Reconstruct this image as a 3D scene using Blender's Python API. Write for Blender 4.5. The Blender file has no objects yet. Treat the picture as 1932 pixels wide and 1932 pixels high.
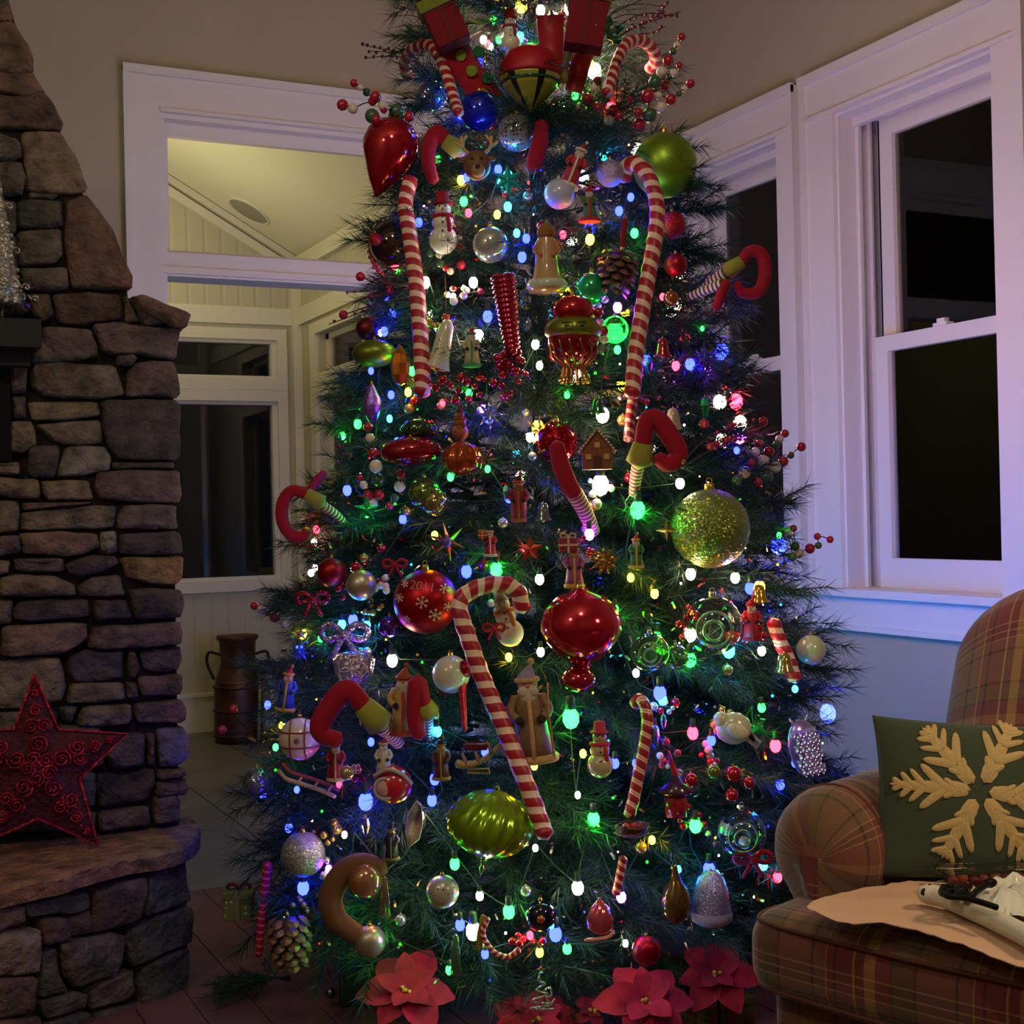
import bpy, bmesh, math, random
import numpy as np
from mathutils import Vector, Matrix, noise

random.seed(7)
SC = bpy.context.scene
COL = SC.collection
# ------------------------------------------------------------------ camera, world, exposure, lamps
F = 2600.0                      # focal length in pixels of the 1932 x 1932 photograph
CAM_H = 1.2
YAW, PITCH, ROLL = .4533, .0024, -.0226
_z = Vector((0, 0, 1))
_hf = Vector((math.sin(YAW), math.cos(YAW), 0))
_r0 = Vector((math.cos(YAW), -math.sin(YAW), 0))
FW = _hf * math.cos(PITCH) + _z * math.sin(PITCH)
_u0 = -_hf * math.sin(PITCH) + _z * math.cos(PITCH)
RT = _r0 * math.cos(ROLL) + _u0 * math.sin(ROLL)
UP = _u0 * math.cos(ROLL) - _r0 * math.sin(ROLL)
CP = Vector((0, 0, CAM_H))
cam = bpy.data.cameras.new('camera')
cam.sensor_fit = 'HORIZONTAL'
cam.sensor_width = 36
cam.lens = 36 * F / 1932
cam.clip_start = .05
cam_o = bpy.data.objects.new('camera', cam)
COL.objects.link(cam_o)
M = Matrix((RT, UP, -FW)).transposed().to_4x4()
M.translation = CP
cam_o.matrix_world = M
SC.camera = cam_o
SC.view_settings.view_transform = 'Standard'
SC.view_settings.look = 'None'
SC.view_settings.exposure = 0
SC.view_settings.gamma = 1
SC.view_settings.use_curve_mapping = False
SC.cycles.max_bounces = 8
SC.cycles.diffuse_bounces = 3
SC.cycles.transparent_max_bounces = 8

W = bpy.data.worlds.new('night')
SC.world = W
W.use_nodes = True
W.node_tree.nodes['Background'].inputs['Color'].default_value = (.10, .12, .2, 1)
W.node_tree.nodes['Background'].inputs['Strength'].default_value = .012


def lamp(name, kind, loc, power, color, size=.3, target=None, spot=None, blend=.6, sy=None):
    d = bpy.data.lights.new(name, kind)
    d.energy = power
    d.color = color
    if kind == 'AREA':
        d.size = size
        d.shape = 'DISK'
        if sy:
            d.shape = 'RECTANGLE'
            d.size_y = sy
    else:
        d.shadow_soft_size = size
    if spot:
        d.spot_size = spot
        d.spot_blend = blend
    o = bpy.data.objects.new(name, d)
    COL.objects.link(o)
    o.location = loc
    if target is not None:
        o.rotation_euler = (Vector(target) - Vector(loc)).to_track_quat('-Z', 'Y').to_euler()
    return o


WARM = (1, .80, .56)
# fill lights added to brighten the room (behind and above the camera), the reading lamp by the armchair, the sunroom's ceiling lamp
lamp('room_fill_light', 'POINT', (.5, .9, 3.3), 42, (1, .90, .72), .16)
lamp('room_fill_light', 'POINT', (-1.3, 1.2, 2.9), 38, (1, .90, .72), .16)
lamp('reading_lamp', 'SPOT', (2.05, .95, 1.75), 34, (1, .78, .48), .12, (2.0, 1.75, .5), 1.7, .8)
lamp('sunroom_lamp', 'AREA', (1.0, 6.9, 2.3), 13, (1, .91, .58), .5, (1.3, 6.9, 3.5))
lamp('sunroom_downlight', 'AREA', (1.2, 7.0, 3.0), 4, (1, .88, .55), .4, (1.5, 7.4, 0))


# ------------------------------------------------------------------ pixel -> point helpers
def ray(px, py):
    return FW + RT * ((px - 966) / F) + UP * ((966 - py) / F)


def at_depth(px, py, d):
    return CP + ray(px, py) * d


def at_plane(px, py, ax, v):
    r = ray(px, py)
    return CP + r * ((v - CP[ax]) / r[ax])


def lin(c):
    return c / 12.92 if c <= .04045 else ((c + .055) / 1.055) ** 2.4


def hx(h):
    return tuple(lin(int(h[i:i + 2], 16) / 255) for i in (0, 2, 4)) + (1,)


# ------------------------------------------------------------------ materials
MATS = {}


def nt(name):
    m = bpy.data.materials.new(name)
    m.use_nodes = True
    t = m.node_tree
    return m, t, t.nodes['Principled BSDF'], t.nodes.new, t.links.new


def pbr(name, rough=.5, metal=0, color=None, noise_amt=0, noise_scale=20, bump=0, bump_scale=40, coat=0, sheen=0, trans=0, ior=1.45, spec=None, bump_dist=.01):
    """surface whose colour is the object's own colour unless COLOR is given"""
    if name in MATS:
        return MATS[name]
    m, t, b, N, L = nt(name)
    if color is None:
        oi = N('ShaderNodeObjectInfo')
        src = oi.outputs['Color']
    else:
        rgb = N('ShaderNodeRGB')
        rgb.outputs[0].default_value = color
        src = rgb.outputs[0]
    tc = N('ShaderNodeTexCoord')
    if noise_amt:
        nz = N('ShaderNodeTexNoise')
        nz.inputs['Scale'].default_value = noise_scale
        nz.inputs['Detail'].default_value = 5
        L(tc.outputs['Object'], nz.inputs['Vector'])
        mr = N('ShaderNodeMapRange')
        mr.inputs['From Min'].default_value = .3
        mr.inputs['From Max'].default_value = .7
        mr.inputs['To Min'].default_value = 1 - noise_amt
        mr.inputs['To Max'].default_value = 1 + noise_amt
        L(nz.outputs['Fac'], mr.inputs['Value'])
        mx = N('ShaderNodeVectorMath')
        mx.operation = 'SCALE'
        L(src, mx.inputs[0])
        L(mr.outputs['Result'], mx.inputs['Scale'])
        src = mx.outputs[0]
    L(src, b.inputs['Base Color'])
    b.inputs['Roughness'].default_value = rough
    b.inputs['Metallic'].default_value = metal
    b.inputs['Coat Weight'].default_value = coat
    b.inputs['Sheen Weight'].default_value = sheen
    b.inputs['Transmission Weight'].default_value = trans
    b.inputs['IOR'].default_value = ior
    if spec is not None:
        b.inputs['Specular IOR Level'].default_value = spec
    if bump:
        nb = N('ShaderNodeTexNoise')
        nb.inputs['Scale'].default_value = bump_scale
        nb.inputs['Detail'].default_value = 6
        L(tc.outputs['Object'], nb.inputs['Vector'])
        bp = N('ShaderNodeBump')
        bp.inputs['Strength'].default_value = bump
        bp.inputs['Distance'].default_value = bump_dist
        L(nb.outputs['Fac'], bp.inputs['Height'])
        L(bp.outputs[0], b.inputs['Normal'])
    MATS[name] = m
    return m


def glitter_mat(name, scale, rough=.25, metal=.7, tilt=.55):
    """flakes: every voronoi cell mirrors a direction of its own"""
    if name in MATS:
        return MATS[name]
    m, t, b, N, L = nt(name)
    oi = N('ShaderNodeObjectInfo')
    tc = N('ShaderNodeTexCoord')
    v = N('ShaderNodeTexVoronoi')
    v.inputs['Scale'].default_value = scale
    L(tc.outputs['Object'], v.inputs['Vector'])
    sub = N('ShaderNodeVectorMath'); sub.operation = 'SUBTRACT'
    sub.inputs[1].default_value = (.5, .5, .5)
    L(v.outputs['Color'], sub.inputs[0])
    sc = N('ShaderNodeVectorMath'); sc.operation = 'SCALE'
    sc.inputs['Scale'].default_value = tilt * 2
    L(sub.outputs[0], sc.inputs[0])
    ge = N('ShaderNodeNewGeometry')
    ad = N('ShaderNodeVectorMath'); ad.operation = 'ADD'
    L(ge.outputs['Normal'], ad.inputs[0]); L(sc.outputs[0], ad.inputs[1])
    no = N('ShaderNodeVectorMath'); no.operation = 'NORMALIZE'
    L(ad.outputs[0], no.inputs[0])
    L(no.outputs[0], b.inputs['Normal'])
    L(oi.outputs['Color'], b.inputs['Base Color'])
    b.inputs['Roughness'].default_value = rough
    b.inputs['Metallic'].default_value = metal
    MATS[name] = m
    return m


def bands_mat(name, c1, c2, share=.5, spiral=True, rough=.35, rep=1.0, edge=None, noise_amt=.1):
    """two colours wound round a tube; UV.x runs along it, UV.y around it"""
    if name in MATS:
        return MATS[name]
    m, t, b, N, L = nt(name)
    uv = N('ShaderNodeUVMap'); uv.uv_map = 'UVMap'
    sp = N('ShaderNodeSeparateXYZ')
    L(uv.outputs[0], sp.inputs[0])
    mu = N('ShaderNodeMath'); mu.operation = 'MULTIPLY'; mu.inputs[1].default_value = rep
    L(sp.outputs['X'], mu.inputs[0])
    last = mu.outputs[0]
    if spiral:
        a = N('ShaderNodeMath'); a.operation = 'ADD'
        L(last, a.inputs[0]); L(sp.outputs['Y'], a.inputs[1])
        last = a.outputs[0]
    f = N('ShaderNodeMath'); f.operation = 'FRACT'
    L(last, f.inputs[0])
    r = N('ShaderNodeValToRGB')
    r.color_ramp.interpolation = 'CONSTANT'
    r.color_ramp.elements[0].color = c1
    r.color_ramp.elements[1].position = share
    r.color_ramp.elements[1].color = c2
    if edge:
        for p in edge:
            e = r.color_ramp.elements.new(p); e.color = c1
            e = r.color_ramp.elements.new(p + .05); e.color = c2
    L(f.outputs[0], r.inputs[0])
    L(r.outputs[0], b.inputs['Base Color'])
    b.inputs['Roughness'].default_value = rough
    MATS[name] = m
    return m


def dots_mat(name, scale, radius, dot, rough=.4, metal=0):
    """object colour with dots of another colour"""
    if name in MATS:
        return MATS[name]
    m, t, b, N, L = nt(name)
    oi = N('ShaderNodeObjectInfo')
    tc = N('ShaderNodeTexCoord')
    v = N('ShaderNodeTexVoronoi')
    v.inputs['Scale'].default_value = scale
    v.inputs['Randomness'].default_value = .35
    L(tc.outputs['Object'], v.inputs['Vector'])
    lt = N('ShaderNodeMath'); lt.operation = 'LESS_THAN'; lt.inputs[1].default_value = radius
    L(v.outputs['Distance'], lt.inputs[0])
    mx = N('ShaderNodeMix'); mx.data_type = 'RGBA'
    L(lt.outputs[0], mx.inputs['Factor'])
    L(oi.outputs['Color'], mx.inputs['A'])
    mx.inputs['B'].default_value = dot
    L(mx.outputs['Result'], b.inputs['Base Color'])
    b.inputs['Roughness'].default_value = rough
    b.inputs['Metallic'].default_value = metal
    MATS[name] = m
    return m


def emit_mat(name, strength):
    if name in MATS:
        return MATS[name]
    m = bpy.data.materials.new(name)
    m.use_nodes = True
    t = m.node_tree
    t.nodes.clear()
    o = t.nodes.new('ShaderNodeOutputMaterial')
    e = t.nodes.new('ShaderNodeEmission')
    oi = t.nodes.new('ShaderNodeObjectInfo')
    t.links.new(oi.outputs['Color'], e.inputs['Color'])
    e.inputs['Strength'].default_value = strength
    t.links.new(e.outputs[0], o.inputs['Surface'])
    MATS[name] = m
    return m


def pane_mat(name, tint=(1, 1, 1, 1), refl=.08):
    """a thin pane: mostly clear, mirrors by fresnel"""
    if name in MATS:
        return MATS[name]
    m = bpy.data.materials.new(name)
    m.use_nodes = True
    t = m.node_tree
    t.nodes.clear()
    o = t.nodes.new('ShaderNodeOutputMaterial')
    tr = t.nodes.new('ShaderNodeBsdfTransparent')
    tr.inputs[0].default_value = tint
    g = t.nodes.new('ShaderNodeBsdfGlossy')
    g.inputs['Roughness'].default_value = .02
    fr = t.nodes.new('ShaderNodeFresnel')
    fr.inputs['IOR'].default_value = 1.5
    mx = t.nodes.new('ShaderNodeMixShader')
    t.links.new(fr.outputs[0], mx.inputs[0])
    t.links.new(tr.outputs[0], mx.inputs[1])
    t.links.new(g.outputs[0], mx.inputs[2])
    t.links.new(mx.outputs[0], o.inputs['Surface'])
    MATS[name] = m
    return m


SHINY = pbr('mirror_glass', .12, .62, coat=.7)
SATIN = pbr('satin_metallic', .38, .75)
GLOSS = pbr('gloss_paint', .22, 0, coat=.5, noise_amt=.08, noise_scale=.15)
MATT = pbr('matt_paint', .6, 0, noise_amt=.18, noise_scale=.2)
FELT = pbr('felt', .95, 0, noise_amt=.15, noise_scale=.35, bump=.2, bump_scale=.8)
METAL = pbr('plain_metal', .28, 1)
GLIT = glitter_mat('glitter', .35)
GLITF = glitter_mat('fine_glitter', .9, .3, .6, .4)
CLEAR = pbr('clear_glass', .03, 0, trans=1, ior=1.12, coat=1)
CANE = bands_mat('candy_stripes', hx('a3182a'), hx('e2bfa8'), .56, True, .4)
CANE2 = bands_mat('fine_candy_stripes', hx('8e1526'), hx('dcae96'), .62, True, .35, edge=[.78])
RIB = bands_mat('red_ribbing', hx('a8123a'), hx('e0607a'), .7, False, .2)
SOCK = bands_mat('sock_stripes', hx('8f2230'), hx('c9a896'), .55, False, .9)
SOCKG = bands_mat('white_sock_stripes', hx('5a2a30'), hx('d9d0bd'), .45, False, .9)
DOTS = dots_mat('dotted', .09, .28, hx('2c1818'), .3, .3)
DOTW = dots_mat('white_dots', .09, .3, hx('d8cdc0'), .5)
BULB = emit_mat('lit_bulb', 84)
BULB2 = emit_mat('lit_rear_bulb', 130)
MINI = emit_mat('sparkle_glow', 14)
WIRE = pbr('wire', .5, 0, hx('12301d'))
HOOK = pbr('hook_wire', .3, 1, hx('8d8a80'))
NEEDLE = pbr('needles', .5, 0, hx('163b25'), spec=.35)
m_, t_, b_, N_, L_ = MATS['needles'], MATS['needles'].node_tree, MATS['needles'].node_tree.nodes['Principled BSDF'], MATS['needles'].node_tree.nodes.new, MATS['needles'].node_tree.links.new
oi_ = N_('ShaderNodeObjectInfo'); hs_ = N_('ShaderNodeHueSaturation'); mr_ = N_('ShaderNodeMapRange')
mr_.inputs['To Min'].default_value = .55; mr_.inputs['To Max'].default_value = 1.25
L_(oi_.outputs['Random'], mr_.inputs['Value']); L_(mr_.outputs['Result'], hs_.inputs['Value'])
hs_.inputs['Color'].default_value = hx('1d382b'); L_(hs_.outputs[0], b_.inputs['Base Color'])
BARK = pbr('bark', .9, 0, hx('2a1d14'))
TRIM = pbr('white_trim', .42, 0, hx('dcd6cc'))
WALL = pbr('wall_paint', .85, 0, hx('aca186'), noise_amt=.03, noise_scale=3)
LOWALL = pbr('wall_paint_blue', .85, 0, hx('a8a8a4'), noise_amt=.03, noise_scale=3)
STONE = pbr('stone', .85, 0, noise_amt=.6, noise_scale=19, bump=1.0, bump_scale=42, bump_dist=.028)
MORTAR = pbr('mortar', .95, 0, hx('231812'), noise_amt=.3, bump=.5)
DARKWOOD = pbr('dark_wood', .6, 0, hx('1a110d'), noise_amt=.3, noise_scale=6)
BLACK = pbr('black', .5, 0, hx('060607'), spec=.2)
PANE = pane_mat('window_pane')


# ------------------------------------------------------------------ mesh helpers
class G:
    """collects verts, faces and uvs of one part"""

    def __init__(s):
        s.v, s.f, s.uv = [], [], []

    def add(s, vs, fs, uvs=None):
        o = len(s.v)
        s.v += [tuple(p) for p in vs]
        for i, f in enumerate(fs):
            s.f.append(tuple(a + o for a in f))
            s.uv.append(uvs[i] if uvs else [(0, 0)] * len(f))
        return s

    def box(s, a, b, rot=None, org=(0, 0, 0)):
        (x0, y0, z0), (x1, y1, z1) = a, b
        vs = [Vector(p) for p in ((x0, y0, z0), (x1, y0, z0), (x1, y1, z0), (x0, y1, z0), (x0, y0, z1), (x1, y0, z1), (x1, y1, z1), (x0, y1, z1))]
        if rot is not None:
            vs = [rot @ p for p in vs]
        vs = [p + Vector(org) for p in vs]
        return s.add(vs, [(0, 3, 2, 1), (4, 5, 6, 7), (0, 1, 5, 4), (1, 2, 6, 5), (2, 3, 7, 6), (3, 0, 4, 7)])

    def ball(s, c, r, n=12, sq=(1, 1, 1), rot=None):
        vs, fs = [], []
        m = n // 2 + 1
        for i in range(m + 1):
            th = math.pi * i / m
            for j in range(n):
                ph = 2 * math.pi * j / n
                p = Vector((math.sin(th) * math.cos(ph) * r * sq[0], math.sin(th) * math.sin(ph) * r * sq[1], math.cos(th) * r * sq[2]))
                if rot is not None:
                    p = rot @ p
                vs.append(p + Vector(c))
        for i in range(m):
            for j in range(n):
                k = (j + 1) % n
                fs.append((i * n + j, (i + 1) * n + j, (i + 1) * n + k, i * n + k))
        return s.add(vs, fs)

    def lathe(s, prof, n=20, c=(0, 0, 0), rot=None, flute=None, ex=1, ey=1):
        """prof: (radius, z) pairs from top to bottom; flute(angle, t) scales the radius"""
        vs, fs, uvs = [], [], []
        for i, (r, z) in enumerate(prof):
            for j in range(n):
                a = 2 * math.pi * j / n
                k = flute(a, i / (len(prof) - 1)) if flute else 1
                p = Vector((r * k * math.cos(a) * ex, r * k * math.sin(a) * ey, z))
                if rot is not None:
                    p = rot @ p
                vs.append(p + Vector(c))
        for i in range(len(prof) - 1):
            for j in range(n):
                k = (j + 1) % n
                fs.append((i * n + j, (i + 1) * n + j, (i + 1) * n + k, i * n + k))
                uvs.append([(i, j / n), (i + 1, j / n), (i + 1, (j + 1) / n), (i, (j + 1) / n)])
        return s.add(vs, fs, uvs)

    def tube(s, pts, r, n=8, pitch=None, twist=0, cap=True, flat=1.0):
        """r: number or list; UV.x counts lengths of PITCH along the path"""
        P = [Vector(p) for p in pts]
        m = len(P)
        R = r if isinstance(r, (list, tuple)) else [r] * m
        T = []
        for i in range(m):
            d = P[min(i + 1, m - 1)] - P[max(i - 1, 0)]
            T.append(d.normalized() if d.length > 1e-9 else Vector((0, 0, 1)))
        a = Vector((0, -1, 0)) if abs(T[0].y) < .9 else Vector((1, 0, 0))
        nrm = (a - T[0] * a.dot(T[0])).normalized()
        vs, fs, uvs = [], [], []
        ln = 0
        pitch = pitch or 1
        U = []
        for i in range(m):
            if i:
                ln += (P[i] - P[i - 1]).length
                nrm = (nrm - T[i] * nrm.dot(T[i])).normalized()
            U.append(ln / pitch)
            bi = T[i].cross(nrm)
            for j in range(n):
                an = 2 * math.pi * j / n
                rr = R[i]
                if twist:
                    rr *= 1 + twist * math.sin(2 * math.pi * (U[i] + j / n))
                vs.append(P[i] + (nrm * math.cos(an) * flat + bi * math.sin(an)) * rr)
        for i in range(m - 1):
            for j in range(n):
                k = (j + 1) % n
                fs.append((i * n + j, i * n + k, (i + 1) * n + k, (i + 1) * n + j))
                uvs.append([(U[i], j / n), (U[i], (j + 1) / n), (U[i + 1], (j + 1) / n), (U[i + 1], j / n)])
        if cap:
            for i, sg in ((0, 1), (m - 1, -1)):
                tip = len(vs)
                vs.append(P[i] - T[i] * R[i] * .6 * sg)
                for j in range(n):
                    k = (j + 1) % n
                    f = (i * n + j, tip, i * n + k) if sg > 0 else (i * n + k, tip, i * n + j)
                    fs.append(f)
                    uvs.append([(U[i], j / n)] * 3)
        return s.add(vs, fs, uvs)

    def slab(s, poly, y0, y1, bev=0):
        """extrude an x-z outline from y0 (front) to y1"""
        n = len(poly)
        cx = sum(p[0] for p in poly) / n
        cz = sum(p[1] for p in poly) / n
        vs = []
        if bev:
            for x, z in poly:
                d = math.hypot(x - cx, z - cz) or 1
                k = max(0, 1 - bev / d)
                vs.append((cx + (x - cx) * k, y0, cz + (z - cz) * k))
            vs += [(x, y0 + bev, z) for x, z in poly]
        else:
            vs += [(x, y0, z) for x, z in poly]
        vs += [(x, y1, z) for x, z in poly]
        L = 3 if bev else 2
        fs = []
        for q in range(L - 1):
            for i in range(n):
                k = (i + 1) % n
                fs.append((q * n + i, q * n + k, (q + 1) * n + k, (q + 1) * n + i))
        fs.append(tuple(range(n)))
        fs.append(tuple((L - 1) * n + i for i in reversed(range(n))))
        return s.add(vs, fs)

    def mesh(s, name, smooth=True):
        me = bpy.data.meshes.new(name)
        me.from_pydata(s.v, [], s.f)
        if any(any(u != (0, 0) for u in q) for q in s.uv):
            ul = me.uv_layers.new(name='UVMap')
            ul.data.foreach_set('uv', [c for q in s.uv for u in q for c in u])
        me.polygons.foreach_set('use_smooth', [smooth] * len(me.polygons))
        me.update()
        return me


def obj(name, g, mat, color=None, parent=None, loc=None, scale=None, rot=None, smooth=True):
    me = g.mesh(name, smooth) if isinstance(g, G) else g
    o = bpy.data.objects.new(name, me)
    COL.objects.link(o)
    if mat is not None and not me.materials:
        me.materials.append(mat)
    if color is not None:
        o.color = hx(color) if isinstance(color, str) else color
    if parent is not None:
        o.parent = parent
    if loc is not None:
        o.location = loc
    if scale is not None:
        o.scale = scale if isinstance(scale, (tuple, list, Vector)) else (scale,) * 3
    if rot is not None:
        o.rotation_euler = rot
    return o


def tag(o, label, cat, group=None, kind=None):
    if label:
        o['label'] = label
    if cat:
        o['category'] = cat
    if group:
        o['group'] = group
    if kind:
        o['kind'] = kind
    return o


def empty(name, loc, label, cat, group=None, rz=0, scale=1):
    o = bpy.data.objects.new(name, None)
    COL.objects.link(o)
    o.empty_display_size = .05
    o.location = loc
    o.rotation_euler = (0, 0, rz)
    o.scale = (scale,) * 3
    return tag(o, label, cat, group)


def struct(name, g, mat, parent=None, color=None, smooth=False):
    o = obj(name, g, mat, color, parent, smooth=smooth)
    if parent is None:
        o['kind'] = 'structure'
    return o


def struct_root(name):
    o = bpy.data.objects.new(name, None)
    COL.objects.link(o)
    o['kind'] = 'structure'
    return o


def bx(x0, x1, y0, y1, z0, z1):
    return G().box((x0, y0, z0), (x1, y1, z1))


def smooth_path(pts, n=6):
    """catmull-rom through the points"""
    P = [Vector(p) for p in pts]
    if len(P) < 3:
        return [P[0].lerp(P[-1], i / (2 * n)) for i in range(2 * n + 1)]
    Q = [P[0] * 2 - P[1]] + P + [P[-1] * 2 - P[-2]]
    out = []
    for i in range(1, len(Q) - 2):
        for k in range(n):
            t = k / n
            a, b, c, d = Q[i - 1], Q[i], Q[i + 1], Q[i + 2]
            out.append(.5 * ((2 * b) + (c - a) * t + (2 * a - 5 * b + 4 * c - d) * t * t + (3 * b - a - 3 * c + d) * t ** 3))
    out.append(P[-1])
    return out


def ry(deg):
    return Matrix.Rotation(math.radians(deg), 3, 'Y')


def rbox(size, r, n=(10, 10, 6), puff=0, uvs=1.0, bend=None):
    """a cushion: box with rounded edges, UVs in metres by the face it came from"""
    g = G()
    sx, sy, sz = size
    hx_, hy, hz = sx / 2, sy / 2, sz / 2

    def pt(p):
        q = Vector((max(-hx_ + r, min(hx_ - r, p[0])), max(-hy + r, min(hy - r, p[1])), max(-hz + r, min(hz - r, p[2]))))
        d = Vector(p) - q
        v = q + (d.normalized() * r if d.length > 1e-9 else d)
        if puff:
            k = (1 - (p[0] / hx_) ** 2) * (1 - (p[1] / hy) ** 2)
            v.z += puff * max(0, k) * (1 if p[2] > 0 else -1 if p[2] < 0 else 0)
        return bend(v) if bend else v

    def ticks(h, k):
        # denser near the rounded edges
        e = [-h + r * t for t in (0, .35, .7)]
        return e + [-h + r + (2 * h - 2 * r) * i / k for i in range(k + 1)] + [-a for a in reversed(e)]
    X, Y, Z = ticks(hx_, n[0]), ticks(hy, n[1]), ticks(hz, n[2])
    faces = [(0, 1, 2, hz, X, Y), (0, 1, 2, -hz, X, Y), (0, 2, 1, hy, X, Z), (0, 2, 1, -hy, X, Z), (1, 2, 0, hx_, Y, Z), (1, 2, 0, -hx_, Y, Z)]
    for a, b, c, h, A, B in faces:
        vs, uv = [], []
        for i, u in enumerate(A):
            for j, w in enumerate(B):
                p = [0, 0, 0]
                p[a], p[b], p[c] = u, w, h
                vs.append(pt(p))
                uv.append((u * uvs, w * uvs))
        m = len(B)
        fs, us = [], []
        flip = (h > 0) != (c == 1)
        for i in range(len(A) - 1):
            for j in range(m - 1):
                f = (i * m + j, (i + 1) * m + j, (i + 1) * m + j + 1, i * m + j + 1)
                if not flip:
                    f = f[::-1]
                fs.append(f)
                us.append([uv[k] for k in f])
        g.add(vs, fs, us)
    return g


def weld(o, d=1e-5):
    bm = bmesh.new()
    bm.from_mesh(o.data)
    bmesh.ops.remove_doubles(bm, verts=bm.verts, dist=d)
    bm.to_mesh(o.data)
    bm.free()
    return o

# ------------------------------------------------------------------ the room shell
XR, YB = 3.55, 5.75
PLANK = pbr('floor_plank', .55, 0, noise_amt=.3, noise_scale=5, bump=.15, bump_scale=12)
TILE = pbr('floor_tile', .45, 0, noise_amt=.2, noise_scale=4)
fl = struct('floor', bx(-2.2, 3.75, -1.8, 8.05, -.12, -.012), MORTAR)
for i in range(44):
    x = -2.2 + i * .135
    c = random.uniform(.8, 1.2)
    o = obj('plank', bx(x, x + .132, -1.8, 4.5, -.012, random.uniform(-.0008, .0008)), PLANK, (.13 * c, .052 * c, .038 * c, 1), fl, smooth=False)
for i in range(8):
    for j in range(8):
        x, y = .05 + i * .45, 4.506 + j * .43
        if x > 2.5 and y > 5.4:
            continue
        c = random.uniform(.9, 1.1)
        obj('tile', bx(x, x + .445, y, y + .425, -.012, 0), TILE, (.13 * c, .115 * c, .085 * c, 1), fl, smooth=False)
struct('ceiling', bx(-2.2, 3.75, -1.8, 5.9, 4.0, 4.1), WALL)
struct('wall_left', bx(-2.35, -2.2, -1.8, 5.9, 0, 4.0), WALL)
struct('wall_behind', bx(-2.2, 3.75, -1.95, -1.8, 0, 4.0), WALL)
OX0, OX1, OZ = 1.217, 2.42, 2.90
g = bx(-2.2, OX0, YB, YB + .15, 0, 4.0)
g.box((OX1, YB, 0), (3.75, YB + .15, 4.0)); g.box((OX0, YB, OZ), (OX1, YB + .15, 4.0))
struct('wall_back', g, WALL)
WIN = [(3.47, 4.30, 3.32, 4.49), (4.662, 5.44, 4.535, 5.62)]
Z0, Z1 = .885, 2.75
g = bx(XR, XR + .2, -1.8, WIN[0][0], 0, 4.0)
g.box((XR, WIN[0][1], 0), (XR + .2, WIN[1][0], 4.0)); g.box((XR, WIN[1][1], 0), (XR + .2, YB + .15, 4.0))
for w in WIN:
    g.box((XR, w[0], 0), (XR + .2, w[1], Z0)); g.box((XR, w[0], Z1), (XR + .2, w[1], 4.0))
struct('wall_right', g, WALL)
struct('baseboard_right', bx(XR - .018, XR, -1.8, YB, 0, .16), TRIM)

for i, (a, b, ca, cb) in enumerate(WIN):
    r = struct_root('window_%d' % (i + 1))
    # casing boards with a raised back band, head, stool and apron
    for (y0, y1) in ((ca, a), (b, cb)):
        p = struct('casing', bx(XR - .02, XR, y0, y1, Z0, Z1), TRIM, r)
        e = (y0, y0 + .03) if y1 == a else (y1 - .03, y1)
        struct('back_band', bx(XR - .034, XR - .02, e[0], e[1], Z0, 2.932), TRIM, p)
    h = struct('head_casing', bx(XR - .02, XR, ca, cb, Z1, 2.932), TRIM, r)
    struct('back_band', bx(XR - .038, XR - .02, ca, cb, 2.902, 2.940), TRIM, h)
    struct('back_band', bx(XR - .03, XR - .02, ca + .03, cb - .03, Z1, Z1 + .018), TRIM, h)
    struct('stool', G().box((XR - .05, ca - .01, Z0 - .03), (XR, cb + .01, Z0)).box((XR, a, Z0 - .03), (XR + .2, b, Z0 + .002)), TRIM, r)
    ap = struct('apron', bx(XR - .02, XR, ca, cb, .722, Z0 - .03), TRIM, r)
    struct('apron_bead', bx(XR - .03, XR - .02, ca, cb, .722, .742), TRIM, ap)
    # jamb lining with two stops
    j = struct('jamb', bx(XR, XR + .2, b - .012, b, Z0, Z1 - .012), TRIM, r)
    struct('stop', bx(XR + .085, XR + .1, b - .03, b - .012, Z0, Z1), TRIM, j)
    struct('stop', bx(XR + .145, XR + .155, b - .03, b - .012, Z0, Z1), TRIM, j)
    struct('jamb', bx(XR, XR + .2, a, a + .012, Z0, Z1 - .012), TRIM, r)
    hj = struct('head_jamb', bx(XR, XR + .2, a, b, Z1 - .012, Z1), TRIM, r)
    struct('stop', bx(XR + .07, XR + .1, a, b, Z1 - .045, Z1 - .012), TRIM, hj)
    ya, yb = a + .03, b - .083
    for nm, x0, zb, zt, rb, rt in (('upper_sash', XR + .145, 1.80, 2.735, .06, .085), ('lower_sash', XR + .10, .886, 1.862, .115, .06)):
        sg = G()
        sg.box((x0, ya, zb), (x0 + .04, yb, zb + rb)); sg.box((x0, ya, zt - rt), (x0 + .04, yb, zt))
        sg.box((x0, ya, zb + rb), (x0 + .04, ya + .06, zt - rt)); sg.box((x0, yb - .07, zb + rb), (x0 + .04, yb, zt - rt))
        s = struct(nm, sg, TRIM, r)
        struct('pane', bx(x0 + .018, x0 + .022, ya + .06, yb - .07, zb + rb, zt - rt), PANE, s)
        if nm == 'lower_sash':
            ym = (ya + yb) / 2
            struct('sash_lock', G().box((x0 - .005, ym - .035, zt), (x0 + .03, ym + .035, zt + .012)).box((x0, ym - .02, zt + .012), (x0 + .022, ym + .02, zt + .028)), TRIM, s)

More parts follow.
